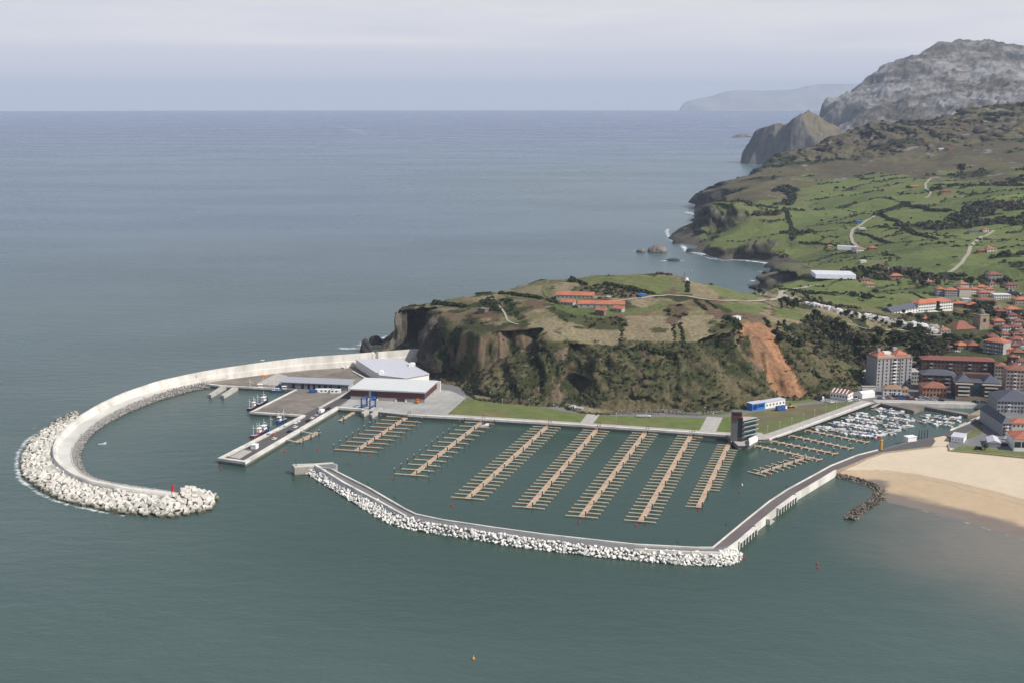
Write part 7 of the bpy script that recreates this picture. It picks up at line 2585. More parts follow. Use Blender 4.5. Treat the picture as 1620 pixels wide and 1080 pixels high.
# --- upper town and farms: (px left, px right, py base, wall height m, roof h, depth, wall, roof, roof kind, floors, cols, label)
H = [
    (1482, 1494, 469, 7.5, 2.0, 11, 'grey', 'tile', 'hip', 3, 4, 'grey apartment house with orange roof at the left end of the upper town'),
    (1495, 1516, 470, 7.0, 2.2, 12, 'grey', 'tile', 'hip', 3, 6, 'wide grey apartment house second from the left in the upper town'),
    (1517.5, 1535, 470, 8.2, 1.6, 12, 'cream', 'tile', 'hip', 3, 0, 'blank tan gabled apartment house in the middle of the upper town'),
    (1519, 1532, 457, 5.0, 1.8, 9, 'whitewall', 'tile', 'hip', 2, 4, 'orange roofed house directly behind the blank tan house'),
    (1536, 1549, 466, 5.4, 1.8, 9, 'whitewall', 'tile', 'hip', 2, 4, 'white house with orange roof right of the blank tan house'),
    (1546, 1562, 461, 4.4, 1.8, 9, 'cream', 'tile', 'hip', 2, 4, 'cream house with orange roof on the skyline of the upper town'),
    (1549, 1566, 471, 5.0, 1.8, 9, 'pink', 'tile', 'hip', 2, 4, 'pink house with orange roof in the upper town terrace'),
    (1560, 1573, 466, 5.4, 1.9, 9, 'cream', 'tile', 'hip', 2, 3, 'cream house with orange roof left of the white stepped flats'),
    (1573, 1598, 474, 4.6, 0.4, 11, 'whitewall', 'whiteroof', 'flat', 2, 7, 'white stepped flats with flat roof in the upper town'),
    (1547, 1575, 480, 3.4, 1.8, 10, 'cream', 'tiledull', 'hip', 1, 6, 'long low dull roofed house below the upper town terrace'),
    (1508, 1527, 487, 4.2, 2.0, 11, 'brownwall', 'tile', 'hip', 1, 4, 'orange roofed building joined to the right end of the school'),
    (1523, 1535, 481, 4.2, 0.4, 9, 'paleglass', 'palroof', 'flat', 0, 0, 'pale blue flat roofed box between school and tan house'),
    (1530, 1550, 488, 3.4, 2.2, 11, 'brownwall', 'tile', 'hip', 1, 4, 'orange roofed house right of the school yard'),
    (1576, 1592, 501, 5.4, 2.2, 10, 'brownwall', 'tilered', 'hip', 2, 3, 'dark house with rusty roof above the church'),
    (1592, 1614, 497, 4.6, 2.4, 11, 'cream', 'tile', 'hip', 2, 4, 'house with broad orange roof right of the dark house above the church'),
    (1606, 1630, 482, 5.0, 2.2, 12, 'pink', 'tile', 'hip', 2, 5, 'orange roofed house at the right edge below the parked cars'),
    (1568, 1576, 494, 3.6, 1.6, 7, 'brownwall', 'tile', 'hip', 1, 2, 'small red roofed house at the left of the dark house'),
    (1566, 1580, 454, 3.6, 1.6, 8, 'cream', 'tiledull', 'hip', 1, 3, 'dull roofed cottage on the slope behind the upper town'),
    (1592, 1610, 457, 4.0, 1.8, 10, 'pink', 'tilered', 'hip', 2, 4, 'dark red roofed house beside the upper car park'),
    (1564, 1585, 442, 5.0, 2.4, 12, 'grey', 'tiledull', 'hip', 2, 4, 'large farmhouse with weathered roof among dark trees above the town'),
    (1467, 1477, 452, 4.0, 1.4, 8, 'whitewall', 'tile', 'hip', 2, 2, 'small white villa with orange roof left above the upper town'),
    (1460, 1472, 508, 2.6, 1.4, 7, 'brick', 'tile', 'hip', 1, 2, 'low orange roofed shed below the school wall'),
    (1489, 1503, 529, 3.8, 2.0, 8, 'whitewall', 'tile', 'hip', 1, 3, 'white chapel house with orange roof at the cemetery end'),
    (1598, 1617, 525, 4.6, 2.2, 10, 'whitewall', 'tilered', 'hip', 2, 4, 'white house with red brown roof right of the church'),
    (1585, 1598, 537, 4.4, 2.0, 9, 'cream', 'tiledull', 'hip', 2, 3, 'cream house with dull roof at the right foot of the church'),
    (1600, 1622, 545, 4.6, 2.2, 10, 'pink', 'tiledull', 'hip', 2, 4, 'pink house with dull roof in the old quarter at the right edge'),
    (1612, 1632, 533, 4.6, 2.0, 10, 'cream', 'tiledull', 'hip', 2, 4, 'cream house cut by the right edge beside the white red brown one'),
    (1363, 1377, 448, 3.2, 1.8, 9, 'cream', 'tilered', 'hip', 1, 3, 'red roofed farmhouse right of the large greenhouse'),
    (1370, 1384, 454, 2.8, 1.4, 8, 'cream', 'tile', 'hip', 1, 3, 'orange roofed barn in front of the red roofed farmhouse'),
    (1409, 1428, 442, 3.2, 2.2, 10, 'brick', 'tile', 'hip', 1, 3, 'bright orange roofed farmhouse between the two middle fields'),
    (1404, 1414, 432, 2.8, 1.2, 7, 'whitewall', 'tiletan', 'hip', 1, 3, 'small white cottage with tan roof behind the bright orange one'),
    (1351, 1370, 397, 4.2, 2.4, 14, 'cream', 'tiletan', 'hip', 2, 4, 'tan roofed farmhouse where the winding lane begins'),
    (1356, 1371, 399, 2.8, 1.0, 7, 'whitewall', 'whiteroof', 'flat', 1, 3, 'low white farm shed in front of the tan roofed farmhouse'),
    (1376, 1388, 395, 2.8, 1.6, 8, 'brick', 'tile', 'hip', 1, 2, 'small brick barn right of the tan roofed farmhouse'),
    (1310, 1318, 392.5, 2.6, 1.4, 8, 'cream', 'tile', 'hip', 1, 2, 'tiny cream hut left of the tan roofed farmhouse'),
    (1360, 1369, 366, 3.0, 0.4, 9, 'whitewall', 'whiteroof', 'flat', 1, 2, 'white flat shed beside the winding lane'),
    (1356, 1364, 354, 3.0, 0.4, 9, 'bluecab', 'bluegreen', 'flat', 0, 0, 'turquoise shed beside the winding lane'),
    (1362, 1371, 416, 2.6, 0.4, 7, 'whitewall', 'whiteroof', 'flat', 0, 0, 'small white shed at the end of the small greenhouse'),
    (1302, 1312, 407, 2.6, 0.4, 7, 'grey', 'slate', 'flat', 0, 0, 'dark blue shed near the cliff path'),
    (1490, 1504, 307, 4.6, 3.0, 16, 'brick', 'tilered', 'hip', 2, 3, 'rusty red farmhouse high on the hillside'),
    (1441, 1457, 297, 2.6, 1.4, 12, 'brick', 'tile', 'hip', 1, 2, 'low orange roofed barn left of the rusty red farmhouse'),
    (1556, 1564, 368, 4.2, 2.0, 12, 'whitewall', 'tile', 'hip', 2, 2, 'white house with orange roof beside the right hand lane'),
    (1534, 1550, 370, 2.6, 0.5, 12, 'grey', 'slate', 'flat', 1, 3, 'dark flat farm sheds left of the white house by the right hand lane'),
    (1562, 1576, 399, 3.8, 2.2, 12, 'whitewall', 'tile', 'hip', 2, 3, 'white farmhouse with orange roof right of the right hand lane'),
    (1548, 1561, 401, 2.8, 1.4, 9, 'brick', 'tiledull', 'hip', 1, 3, 'dull roofed barn left of the white farmhouse by the right hand lane'),
    (1501, 1515, 238, 3.4, 1.6, 16, 'brick', 'tilered', 'hip', 1, 3, 'reddish barn on the upper edge of the fields'),
    (1486, 1493, 238, 3.0, 1.4, 12, 'cream', 'palroof', 'gable', 1, 2, 'pale barn left of the reddish barn on the upper fields'),
    (1584, 1596, 512, 4.5, 1.8, 8, 'brownwall', 'tiledull', 'hip', 2, 3, 'brown house with weathered roof in the old quarter, fourth from the left'),
    (1597, 1611, 508, 5.2, 2.1, 10, 'whitewall', 'tilered', 'hip', 2, 4, 'white house with rusty roof in the old quarter, seventh from the left'),
    (1614, 1626, 512, 5.8, 2.2, 9, 'cream', 'tile', 'hip', 2, 4, 'cream house with orange roof in the old quarter, fourteenth from the left'),
    (1573, 1589, 519, 6.5, 1.9, 10, 'pink', 'tile', 'hip', 2, 4, 'pink house with orange roof in the old quarter, second from the left'),
    (1586, 1598, 526, 4.6, 1.9, 11, 'whitewall', 'tiledull', 'hip', 2, 3, 'white house with weathered roof in the old quarter, sixth from the left'),
    (1577, 1591, 549, 5.3, 1.8, 10, 'cream', 'tile', 'hip', 2, 3, 'cream house with orange roof in the old quarter, third from the left'),
    (1564, 1580, 541, 4.7, 2.1, 11, 'brownwall', 'tilered', 'hip', 2, 3, 'brown house with rusty roof in the old quarter, first from the left'),
    (1584, 1596, 553, 5.8, 2.6, 11, 'whitewall', 'tiledull', 'hip', 2, 3, 'white house with weathered roof in the old quarter, fifth from the left'),
    (1600, 1612, 556, 5.3, 1.9, 11, 'pink', 'tiledull', 'hip', 2, 3, 'pink house with weathered roof in the old quarter, ninth from the left'),
    (1615, 1629, 552, 4.9, 2.0, 9, 'whitewall', 'tiledull', 'hip', 2, 4, 'white house with weathered roof in the old quarter, fifteenth from the left'),
    (1603, 1615, 539, 5.6, 1.9, 11, 'brownwall', 'tiledull', 'hip', 2, 3, 'brown house with weathered roof in the old quarter, eleventh from the left'),
    (1618, 1630, 541, 4.3, 2.4, 9, 'cream', 'tiledull', 'hip', 2, 3, 'cream house with weathered roof in the old quarter, seventeenth from the left'),
    (1605, 1619, 517, 5.0, 2.2, 9, 'cream', 'tiledull', 'hip', 2, 3, 'cream house with weathered roof in the old quarter, twelfth from the left'),
    (1626, 1638, 522, 4.2, 1.9, 10, 'whitewall', 'tile', 'hip', 2, 4, 'white house with orange roof in the old quarter, eighteenth from the left'),
    (1598, 1610, 577, 6.5, 1.9, 8, 'brownwall', 'tiledull', 'hip', 2, 3, 'brown house with weathered roof in the old quarter, eighth from the left'),
    (1610, 1624, 580, 4.9, 2.6, 8, 'whitewall', 'tiledull', 'hip', 2, 4, 'white house with weathered roof in the old quarter, thirteenth from the left'),
    (1626, 1638, 575, 4.4, 2.6, 9, 'whitewall', 'tiledull', 'hip', 2, 3, 'white house with weathered roof in the old quarter, nineteenth from the left'),
    (1600, 1612, 590, 6.0, 2.4, 9, 'cream', 'tilered', 'hip', 2, 3, 'cream house with rusty roof in the old quarter, tenth from the left'),
    (1615, 1629, 592, 5.8, 2.2, 8, 'brownwall', 'tiledull', 'hip', 2, 4, 'brown house with weathered roof in the old quarter, sixteenth from the left'),
    (1596, 1612, 470, 0.1, 0.1, 5, 'grey', 'slate', 'flat', 0, 0, None),
]
for (x0, x1, py, h_, rh_, dp_, wl_m, rf_m, kind, fl, co, lab) in H:
    if lab is None:
        continue
    A, B = T(x0, py), T(x1, py)
    zz = min(A.z, B.z)
    yy = (A.y + B.y) / 2
    A = Vector(((x0 - 810) / FPX * yy / (CP + SP * (540 - py) / FPX) * 1.0, yy, zz))
    B = Vector(((x1 - 810) / FPX * yy / (CP + SP * (540 - py) / FPX) * 1.0, yy - 0.06 * (B.x - A.x), zz))
    building(A, B, dp_, h_, lab, 'house', wl_m, kind, rf_m, rh_, floors=fl, cols=co, side=2 if fl and x1 > 1500 and py > 440 else 0, ww=1.1, wh=1.1, chimney=1 if kind == 'hip' and yy < 1600 else 0, sink=4)
# barracks of the headland
for (x0, x1, py, h_, rh_, dp_, wl_m, fl, co, lab) in (
        (880.5, 939, 472, 3.6, 2.6, 8, 'grey', 1, 9, 'long orange roofed barrack, the rear one on the headland'),
        (914.5, 988, 487, 3.6, 2.6, 8, 'grey', 1, 7, 'long orange roofed barrack, the front one on the headland'),
        (887, 906, 483, 2.8, 2.3, 8, 'grey', 1, 4, 'short orange roofed house left of the front barrack'),
        (942, 955, 499.5, 4.6, 2.2, 6, 'stonedark', 0, 0, 'square stone hut with orange roof below the front barrack'),
        (970, 983, 494, 3.2, 2.0, 6, 'grey', 1, 2, 'small orange roofed hut at the right end of the front barrack')):
    A = T(x0, py)
    B = T(x1, py + 0.8)
    yy = (A.y + B.y) / 2
    kx = yy / (CP + SP * (540 - py) / FPX)
    zz = min(A.z, B.z) - 0.2
    A = Vector(((x0 - 810) / FPX * kx, yy + 2, zz))
    B = Vector(((x1 - 810) / FPX * kx, yy - 2, zz))
    building(A, B, dp_, h_, lab, 'barrack', wl_m, 'gable', 'tile', rh_, floors=fl, cols=co, ww=1.1, wh=1.0, name='barrack' if x1 - x0 > 30 else 'house', eave=0.4, sink=3)
A, B = T(756, 496), T(767, 496)
rn = building(A, B, 6, 4.2, 'roofless stone ruin on the left slope of the headland', 'ruin', 'stonedark', 'flat', 'stonedark', 0.3, name='ruin', sink=3)
A, B = T(1165, 507), T(1172, 506.5)
building(A, B, 4, 2.8, 'small white hut on the edge above the landslide', 'hut', 'whitewall', 'flat', 'whiteroof', 0.3, name='hut', floors=1, cols=1)
p = T(1015, 468)
tag(MB().box(-3.5, 3.5, -1.6, 1.6, -0.5, 1.6).dome(0, 0, 1.5, 1.6, 0.7, 8, 2).build('tarpaulin', M['bluecab'], None, tuple(p)), 'bright blue tarpaulin heap beside the track on the headland', 'tarpaulin')
for px_, py_, c_, lab in ((963, 471, 'white', 'white car parked on the track between the barracks'), (949, 473, 'black', 'dark car parked left of the white car on the headland track')):
    p = T(px_, py_)
    car(p.x, p.y, p.z + 0.1, 0.1, c_, lab)
# greenhouses
def greenhouse(pts, label, bays=4, h=3.0):
    a = T(*pts[0])
    ex, ey, dp_ = pts[1]
    P_ = [a, a + Vector((ex, ey, 0)), a + Vector((ex + 2, ey + dp_, 0)), a + Vector((2, dp_, 0))]
    z0 = max(float(hz(p.x, p.y)) for p in P_) - 0.3
    a, b, c, d_ = P_
    root = empty('greenhouse', (a.x, a.y, z0), 0, label, 'greenhouse')
    for k in range(bays):
        V, F = [], []
        for (s0, s1) in ((a, b), (d_, c)):
            pass
        t0, t1 = k / bays, (k + 1) / bays
        l0, l1 = a.lerp(d_, t0), a.lerp(d_, t1)
        r0, r1 = b.lerp(c, t0), b.lerp(c, t1)
        n_ = 7
        for (p0, p1) in ((l0, l1), (r0, r1)):
            for i in range(n_):
                t = i / (n_ - 1)
                q = p0.lerp(p1, t)
                V.append((q.x - a.x, q.y - a.y, (-2 if i in (0, n_ - 1) else h * (0.6 + 0.4 * math.sin(math.pi * t)))))
        F = [(i, i + n_, i + 1 + n_, i + 1) for i in range(n_ - 1)] + [tuple(range(n_)), tuple(range(2 * n_ - 1, n_ - 1, -1))]
        MB().add(V, F).build('tunnel', M['plastic'], root)
    return root


greenhouse([(1290, 447), (42, -7, 34)], 'large white plastic greenhouse by the dark bay cliff', 4)
greenhouse([(1324, 404), (26, -12, 9)], 'narrow white plastic greenhouse left of the tan farmhouse shed', 1, 3.5)

# cemetery: rows of small white tombs along the crest
rc = random.Random(55)
tproto = empty('tomb', (0, 0, -60), 0)
MB().box(-1.5, 1.5, -1.2, 1.2, -1.5, 2.0).build('vault', M['whitewall'], tproto)
V, F = gable_roof(3.0, 2.4, 0.9, 0.15, 'y')
MB().add(V, F).build('roof', M['white'], tproto, (-1.5, -1.2, 2.01))
tproto2 = empty('tomb', (0, 0, -60), 0)
MB().box(-2.2, 2.2, -1.0, 1.0, -1.5, 1.4).box(-0.9, 0.9, -0.7, 0.7, 1.4, 2.6).build('vault', M['paving'], tproto2)
cem = [(1275, 483), (1290, 485.5), (1305, 489), (1322, 493.5), (1340, 498), (1360, 501), (1382, 505), (1405, 511), (1430, 516), (1458, 520), (1486, 523)]
cp = TP(cem)
cl_ = smooth_line(cp, 78, 1)
tused = [False, False]
for i, p in enumerate(cl_):
    for j in range(2):
        off = (-3.5 + 7 * j + rc.uniform(-2, 2)) * (1.0 if i > 12 else 0.5)
        x, y = p.x + rc.uniform(-1.5, 1.5), p.y + off
        if rc.random() < 0.1:
            continue
        k = 0 if rc.random() < 0.5 else 1
        src = (tproto, tproto2)[k]
        o = src if not tused[k] else copy_tree(src)
        tused[k] = True
        o.location = (x, y, float(hz(x, y)) + 0.1)
        s = rc.uniform(0.85, 1.3)
        o.scale = (s, s, s)
        o.rotation_euler = (0, 0, rc.uniform(-0.3, 0.3) + 0.1)
        tag(o, 'small pale tomb standing in the hillside cemetery strip above the town', 'tomb', 'tombs of the hillside cemetery')

# ------------------------------------------------------------------ tracks over the land
for nm, pts, w_, m_ in (('headland_track', [(960, 477), (990, 475), (1020, 472), (1038, 469), (1062, 467), (1083, 469), (1110, 474), (1150, 477), (1190, 477.5), (1212, 475.5)], 4.5, 'track'),
                        ('headland_track', [(1212, 475.5), (1235, 470), (1236, 462), (1245, 459.5), (1262, 457), (1284, 453)], 5, 'track'), ('cemetery_road', [(1236, 462), (1240, 469), (1252, 472), (1268, 476), (1280, 482)], 6, 'track'),
                        ('left_track', [(775, 471), (790, 485), (799, 497), (802, 508), (812, 512), (820, 514)], 1.7, 'track'), ('barrack_track', [(796, 467), (830, 473), (860, 479), (885, 484)], 2.6, 'lawn'),
                        ('cliff_path', [(1322, 507), (1345, 514), (1365, 520), (1395, 523), (1440, 525), (1500, 530)], 3, 'track'),
                        ('winding_lane', [(1356, 390), (1348, 382), (1346, 374), (1352, 362), (1370, 350), (1395, 337)], 4.5, 'track'),
                        ('right_lane', [(1490, 437), (1505, 430), (1522, 416), (1532, 402), (1535, 392), (1552, 375), (1573, 365)], 4.5, 'track'), ('field_lane', [(1464, 314), (1473, 306), (1465, 300), (1464, 292), (1474, 282)], 4, 'track'),
                        ('headland_path', [(868, 445), (863, 452), (860, 462), (866, 470)], 2.2, 'lawn'), ('town_road', [(1480, 470), (1520, 478), (1560, 486), (1600, 500), (1640, 510)], 6, 'asphalt2')):
    ribbon(nm, TP(pts), w_, M[m_])

# ------------------------------------------------------------------ cars of the town
CN = ['white', 'silver', 'black', 'dark red', 'blue']
c_first = False
fr = GL([(1392, 630.5), (1420, 631.2), (1500, 634), (1556, 636.5)], QZ)
fr2 = GL([(1392, 626.0), (1420, 627.2), (1500, 630.6), (1575, 633.2)], QZ)
for li, (ln, wd) in enumerate(((fr, 'harbour side'), (fr2, 'house side'))):
    P_ = resample(ln, 26)
    for i in range(26):
        if rc.random() < 0.72 or c_first:
            c_ = rc.choice(CN)
            t = P_[min(i + 1, 25)] - P_[max(i - 1, 0)]
            car(P_[i].x, P_[i].y, QZ + 0.05, math.atan2(t.y, t.x) + rc.uniform(-0.05, 0.05), c_, '%s car parked on the %s of the front road, %s from the left' % (c_, wd, nth(i)), 'cars parked along the harbour front')
for i, (x, y) in enumerate([(1298, 633), (1303, 634.5), (1309, 635.5), (1316, 636.5), (1320, 635.5), (1305, 629), (1344, 634.5), (1350, 633.5), (1356, 633)]):
    p = G(x, y, QZ)
    c_ = ('black', 'white', 'silver', 'white', 'silver', 'black', 'white', 'silver', 'white')[i]
    car(p.x, p.y, QZ + 0.06, rc.uniform(-0.4, 0.6), c_, '%s car at the striped roof warehouse, %s from the left' % (c_, nth(i)), 'cars around the striped roof warehouse')
# upper car park
for i in range(24):
    x, y = 1593 + (i % 12) * 3.1 + (i // 12) * 2, 459 + (i % 12) * 1.15 + (i // 12) * 4.5
    p = T(x, y)
    c_ = rc.choice(CN)
    car(p.x, p.y, p.z + 0.4, 1.2, c_, '%s car in the upper car park at the right edge, %s row, %s' % (c_, ('rear', 'front')[i // 12], nth(i % 12)), 'cars in the upper car park')
for i, (x, y) in enumerate([(1579, 698), (1592, 694), (1597, 695.5), (1590, 704), (1566, 691), (1572, 692)]):
    p = G(x, y, QZ)
    c_ = ('silver', 'white', 'white', 'black', 'dark red', 'silver')[i]
    car(p.x, p.y, QZ + 0.05, rc.uniform(-0.3, 0.3), c_, '%s car on the shaded road behind the marquee, %s of six' % (c_, nth(i)), 'cars near the marquee')

# ------------------------------------------------------------------ plants
def leaf_cloud(n, rx, ry, rz, cz, size, r, lumps=5):
    """leaf clumps on an uneven crown made of several lobes"""
    V, F = [], []
    lob = [(r.uniform(-0.45, 0.45) * rx, r.uniform(-0.45, 0.45) * ry, r.uniform(-0.4, 0.5) * rz, r.uniform(0.45, 0.7)) for _ in range(lumps)]
    for i in range(n):
        lx, ly, lz, lr = lob[r.randrange(lumps)]
        while True:
            q = Vector((r.uniform(-1, 1), r.uniform(-1, 1), r.uniform(-1, 1)))
            if 0.35 < q.length < 1:
                break
        c = Vector((lx + q.x * rx * lr, ly + q.y * ry * lr, cz + lz + q.z * rz * lr))
        s = size * r.uniform(0.6, 1.3)
        m3 = Matrix.Rotation(r.uniform(0, 6.28), 3, 'Z') @ Matrix.Rotation(r.uniform(-1.2, 1.2), 3, 'X')
        k = len(V)
        for dx, dy in ((-1, -0.7), (1, -0.8), (0.8, 0.9), (-0.7, 0.8)):
            V.append(c + m3 @ Vector((dx * s, dy * s, r.uniform(-0.3, 0.3) * s)))
        F += [(k, k + 1, k + 2), (k, k + 2, k + 3)]
    return V, F


def tree_proto(kind, seed):
    r = random.Random(seed)
    root = empty('tree', (0, 0, -80), 0)
    tb = MB().cyl(0, 0, -1.5, 4.2, 0.32, 0.16, n=6)
    for a in range(4):
        an = a * 1.6 + r.random()
        tb.bar((0, 0, 2.6 + 0.4 * a), (1.8 * math.cos(an), 1.8 * math.sin(an), 4.6 + 0.5 * a), 0.16)
    tb.build('trunk', M['trunk'], root)
    if kind == 'pine':
        V, F = [], []
        for k in range(4):
            v, f = leaf_cloud(60, 2.6 - 0.5 * k, 2.6 - 0.5 * k, 1.3, 2.8 + 1.8 * k, 0.62, r, 3)
            F += [tuple(a + len(V) for a in t) for t in f]
            V += v
        m = 'leafdark'
    elif kind == 'bare':
        V, F = leaf_cloud(190, 3.2, 3.2, 2.6, 5.0, 0.34, r, 6)
        m = 'leafbare'
    elif kind == 'yellow':
        V, F = leaf_cloud(240, 3.2, 3.2, 2.6, 4.8, 0.55, r, 6)
        m = 'leafyellow'
    elif kind == 'mid':
        V, F = leaf_cloud(260, 3.4, 3.4, 2.7, 4.8, 0.6, r, 6)
        m = 'leafmid'
    else:
        V, F = leaf_cloud(270, 3.4, 3.4, 2.9, 4.8, 0.62, r, 6)
        m = 'leafdark'
    MB().add(V, F).build('crown', M[m], root)
    return root


TPR = {}
for kind in ('dark', 'mid', 'bare', 'pine', 'yellow'):
    TPR[kind] = [tree_proto(kind, 10 * len(TPR) + s) for s in range(2)]
tuse = set()


def tree(kind, x, y, z, s, label, group=None):
    src = TPR[kind][rc.randrange(2)]
    o = src if src.name not in tuse else copy_tree(src)
    tuse.add(src.name)
    o.location = (x, y, z)
    o.scale = (s * rc.uniform(0.9, 1.15), s * rc.uniform(0.9, 1.15), s * rc.uniform(0.85, 1.1))
    o.rotation_euler = (0, 0, rc.uniform(0, 6.28))
    return tag(o, label, 'tree', group)


ADJ = {'dark': 'dark evergreen tree', 'mid': 'green leafy tree', 'bare': 'brown leafless tree', 'pine': 'dark pointed conifer', 'yellow': 'yellowish tree'}


def grove(poly, n, kinds, smin, smax, where, group, seed):
    r = random.Random(seed)
    xs, ys = [p[0] for p in poly], [p[1] for p in poly]
    got = []
    while len(got) < n:
        x, y = r.uniform(min(xs), max(xs)), r.uniform(min(ys), max(ys))
        if inpoly(np.array([x]), np.array([y]), poly)[0]:
            got.append((x, y))
    got.sort()
    for i, (x, y) in enumerate(got):
        p = T(x, y)
        k = r.choice(kinds)
        tree(k, p.x, p.y, p.z - 0.3, r.uniform(smin, smax), '%s %s, %s from the left' % (ADJ[k], where, nth(i)), group)


grove([(1385, 532), (1452, 532), (1500, 545), (1500, 556), (1455, 588), (1444, 590), (1444, 550), (1385, 548)], 46, ['dark', 'dark', 'mid', 'bare'], 0.8, 1.35, 'on the wooded slope above the apartment tower', 'trees above the apartment tower', 1)
grove([(1345, 535), (1384, 545), (1384, 585), (1366, 596), (1345, 560)], 22, ['dark', 'mid', 'bare'], 0.7, 1.2, 'on the slope left of the apartment tower', 'trees left of the apartment tower', 2)
grove([(1268, 505), (1300, 502), (1345, 522), (1340, 540), (1300, 535), (1270, 525)], 30, ['dark', 'dark', 'mid'], 0.6, 1.05, 'on the crest right of the landslide', 'trees on the crest right of the landslide', 3)
grove([(1222, 518), (1262, 530), (1268, 560), (1240, 548), (1224, 535)], 22, ['dark', 'dark', 'pine'], 0.7, 1.1, 'beside the upper right edge of the landslide', 'trees beside the landslide', 4)
grove([(1226, 478), (1264, 482), (1262, 490), (1235, 489)], 12, ['dark', 'pine'], 0.6, 0.95, 'at the bend where the headland joins the land', 'trees at the headland neck', 5)
grove([(1246, 470), (1290, 482), (1330, 492), (1330, 487), (1290, 474), (1262, 466)], 16, ['dark', 'bare', 'mid'], 0.5, 0.8, 'between the cemetery and the green field', 'trees behind the cemetery', 6)
grove([(1330, 497), (1420, 516), (1470, 524), (1470, 528), (1420, 522), (1330, 503)], 16, ['dark'], 0.5, 0.75, 'in front of the cemetery tombs', 'trees before the cemetery', 7)
grove([(1405, 502), (1500, 502), (1540, 497), (1545, 508), (1500, 515), (1420, 510)], 24, ['dark', 'mid', 'bare'], 0.6, 1.0, 'between the school and the church', 'trees between school and church', 8)
grove([(1548, 487), (1570, 490), (1580, 506), (1556, 505), (1540, 498)], 14, ['dark', 'mid'], 0.9, 1.3, 'behind the church tower', 'trees behind the church tower', 9)
grove([(1580, 503), (1630, 498), (1630, 515), (1580, 515)], 12, ['dark', 'bare'], 0.8, 1.2, 'right of and above the church', 'trees right of the church', 10)
grove([(1475, 448), (1560, 448), (1600, 446), (1600, 452), (1540, 455), (1470, 453)], 20, ['mid', 'bare', 'dark'], 0.8, 1.3, 'behind the upper town roofs', 'trees behind the upper town', 11)
grove([(1440, 440), (1478, 440), (1480, 465), (1450, 462)], 14, ['bare', 'dark', 'mid'], 0.7, 1.2, 'left of the upper town', 'trees left of the upper town', 12)
grove([(1500, 538), (1548, 536), (1550, 546), (1510, 548)], 12, ['dark', 'mid'], 0.6, 0.9, 'on the bank below the church', 'trees below the church', 13)
for (x, y, k, s, lab) in ((1491, 505, 'yellow', 1.3, 'round yellowish tree in front of the white school'), (1484, 496, 'pine', 1.3, 'tall dark conifer against the white school front'), (1430, 498, 'dark', 0.7, 'small dark tree on the school yard'),
                          (1408, 492, 'dark', 0.9, 'dark tree at the left end of the school'), (1188, 463, 'dark', 1.05, 'dark tree standing on the brink of the bay, leftmost of the clump'), (1194, 466, 'dark', 1.1, 'second dark tree on the brink of the bay'),
                          (1201, 468, 'dark', 0.95, 'third dark tree on the brink of the bay'), (1207, 471, 'bare', 0.9, 'leafless tree at the right of the clump on the brink of the bay'), (1519, 276, 'dark', 2.6, 'big lone dark tree high on the green hillside'),
                          (1182, 461, 'dark', 0.5, 'small bush like tree left of the clump on the brink of the bay')):
    p = T(x, y)
    tree(k, p.x, p.y, p.z - 0.3, s, lab)
grove([(1440, 540), (1500, 545), (1520, 562), (1490, 572), (1450, 560)], 16, ['dark', 'mid', 'bare'], 0.6, 1.0, 'just behind the long brown block', 'trees behind the long brown block', 14)
grove([(1555, 508), (1640, 512), (1640, 560), (1590, 556)], 26, ['dark', 'mid', 'bare'], 0.45, 0.75, 'among the roofs right of the church', 'trees in the old quarter', 15)
grove([(1410, 515), (1500, 530), (1540, 536), (1500, 540), (1420, 530)], 22, ['dark', 'mid', 'bare'], 0.6, 1.0, 'on the bank under the cemetery', 'trees on the bank under the cemetery', 16)
k0 = [t for t in TPR['yellow'] if t.name not in tuse]
for t in k0:
    for c_ in KIDS[t.name]:
        bpy.data.objects.remove(c_)
    bpy.data.objects.remove(t)
# palm and shrubs on the beach lawn
p = G(1558, 711, QZ)
root = empty('palm_tree', (p.x, p.y, QZ), 0, 'short palm tree on the lawn by the beach', 'palm tree')
MB().cyl(0, 0, 0, 3.2, 0.4, 0.3, n=8).build('trunk', M['trunk'], root)
V, F = [], []
for i in range(26):
    a = i * 2.4
    tl = 0.2 + 0.8 * ((i * 7) % 10) / 10
    pr = None
    k = len(V)
    for j in range(6):
        t = j / 5
        rr2 = 3.0 * t
        zz = 3.2 + 1.6 * tl * math.sin(t * 2.2) - 1.6 * t * t * (1.2 - tl)
        wv = 0.45 * (1 - t * 0.8)
        c = Vector((rr2 * math.cos(a), rr2 * math.sin(a), zz))
        s = Vector((-math.sin(a), math.cos(a), 0)) * wv
        V += [c - s, c + s + Vector((0, 0, 0.1))]
    F += [(k + 2 * j, k + 2 * j + 1, k + 2 * j + 3, k + 2 * j + 2) for j in range(5)]
MB().add(V, F).build('crown', M['leafdark'], root)
for i, (x, y) in enumerate([(1550, 709.5), (1545, 710.5), (1561, 707)]):
    p = G(x, y, QZ)
    tree('dark', p.x, p.y, QZ - 1.2, 0.45, 'low dark shrub beside the short palm, %s from the left' % nth(i))


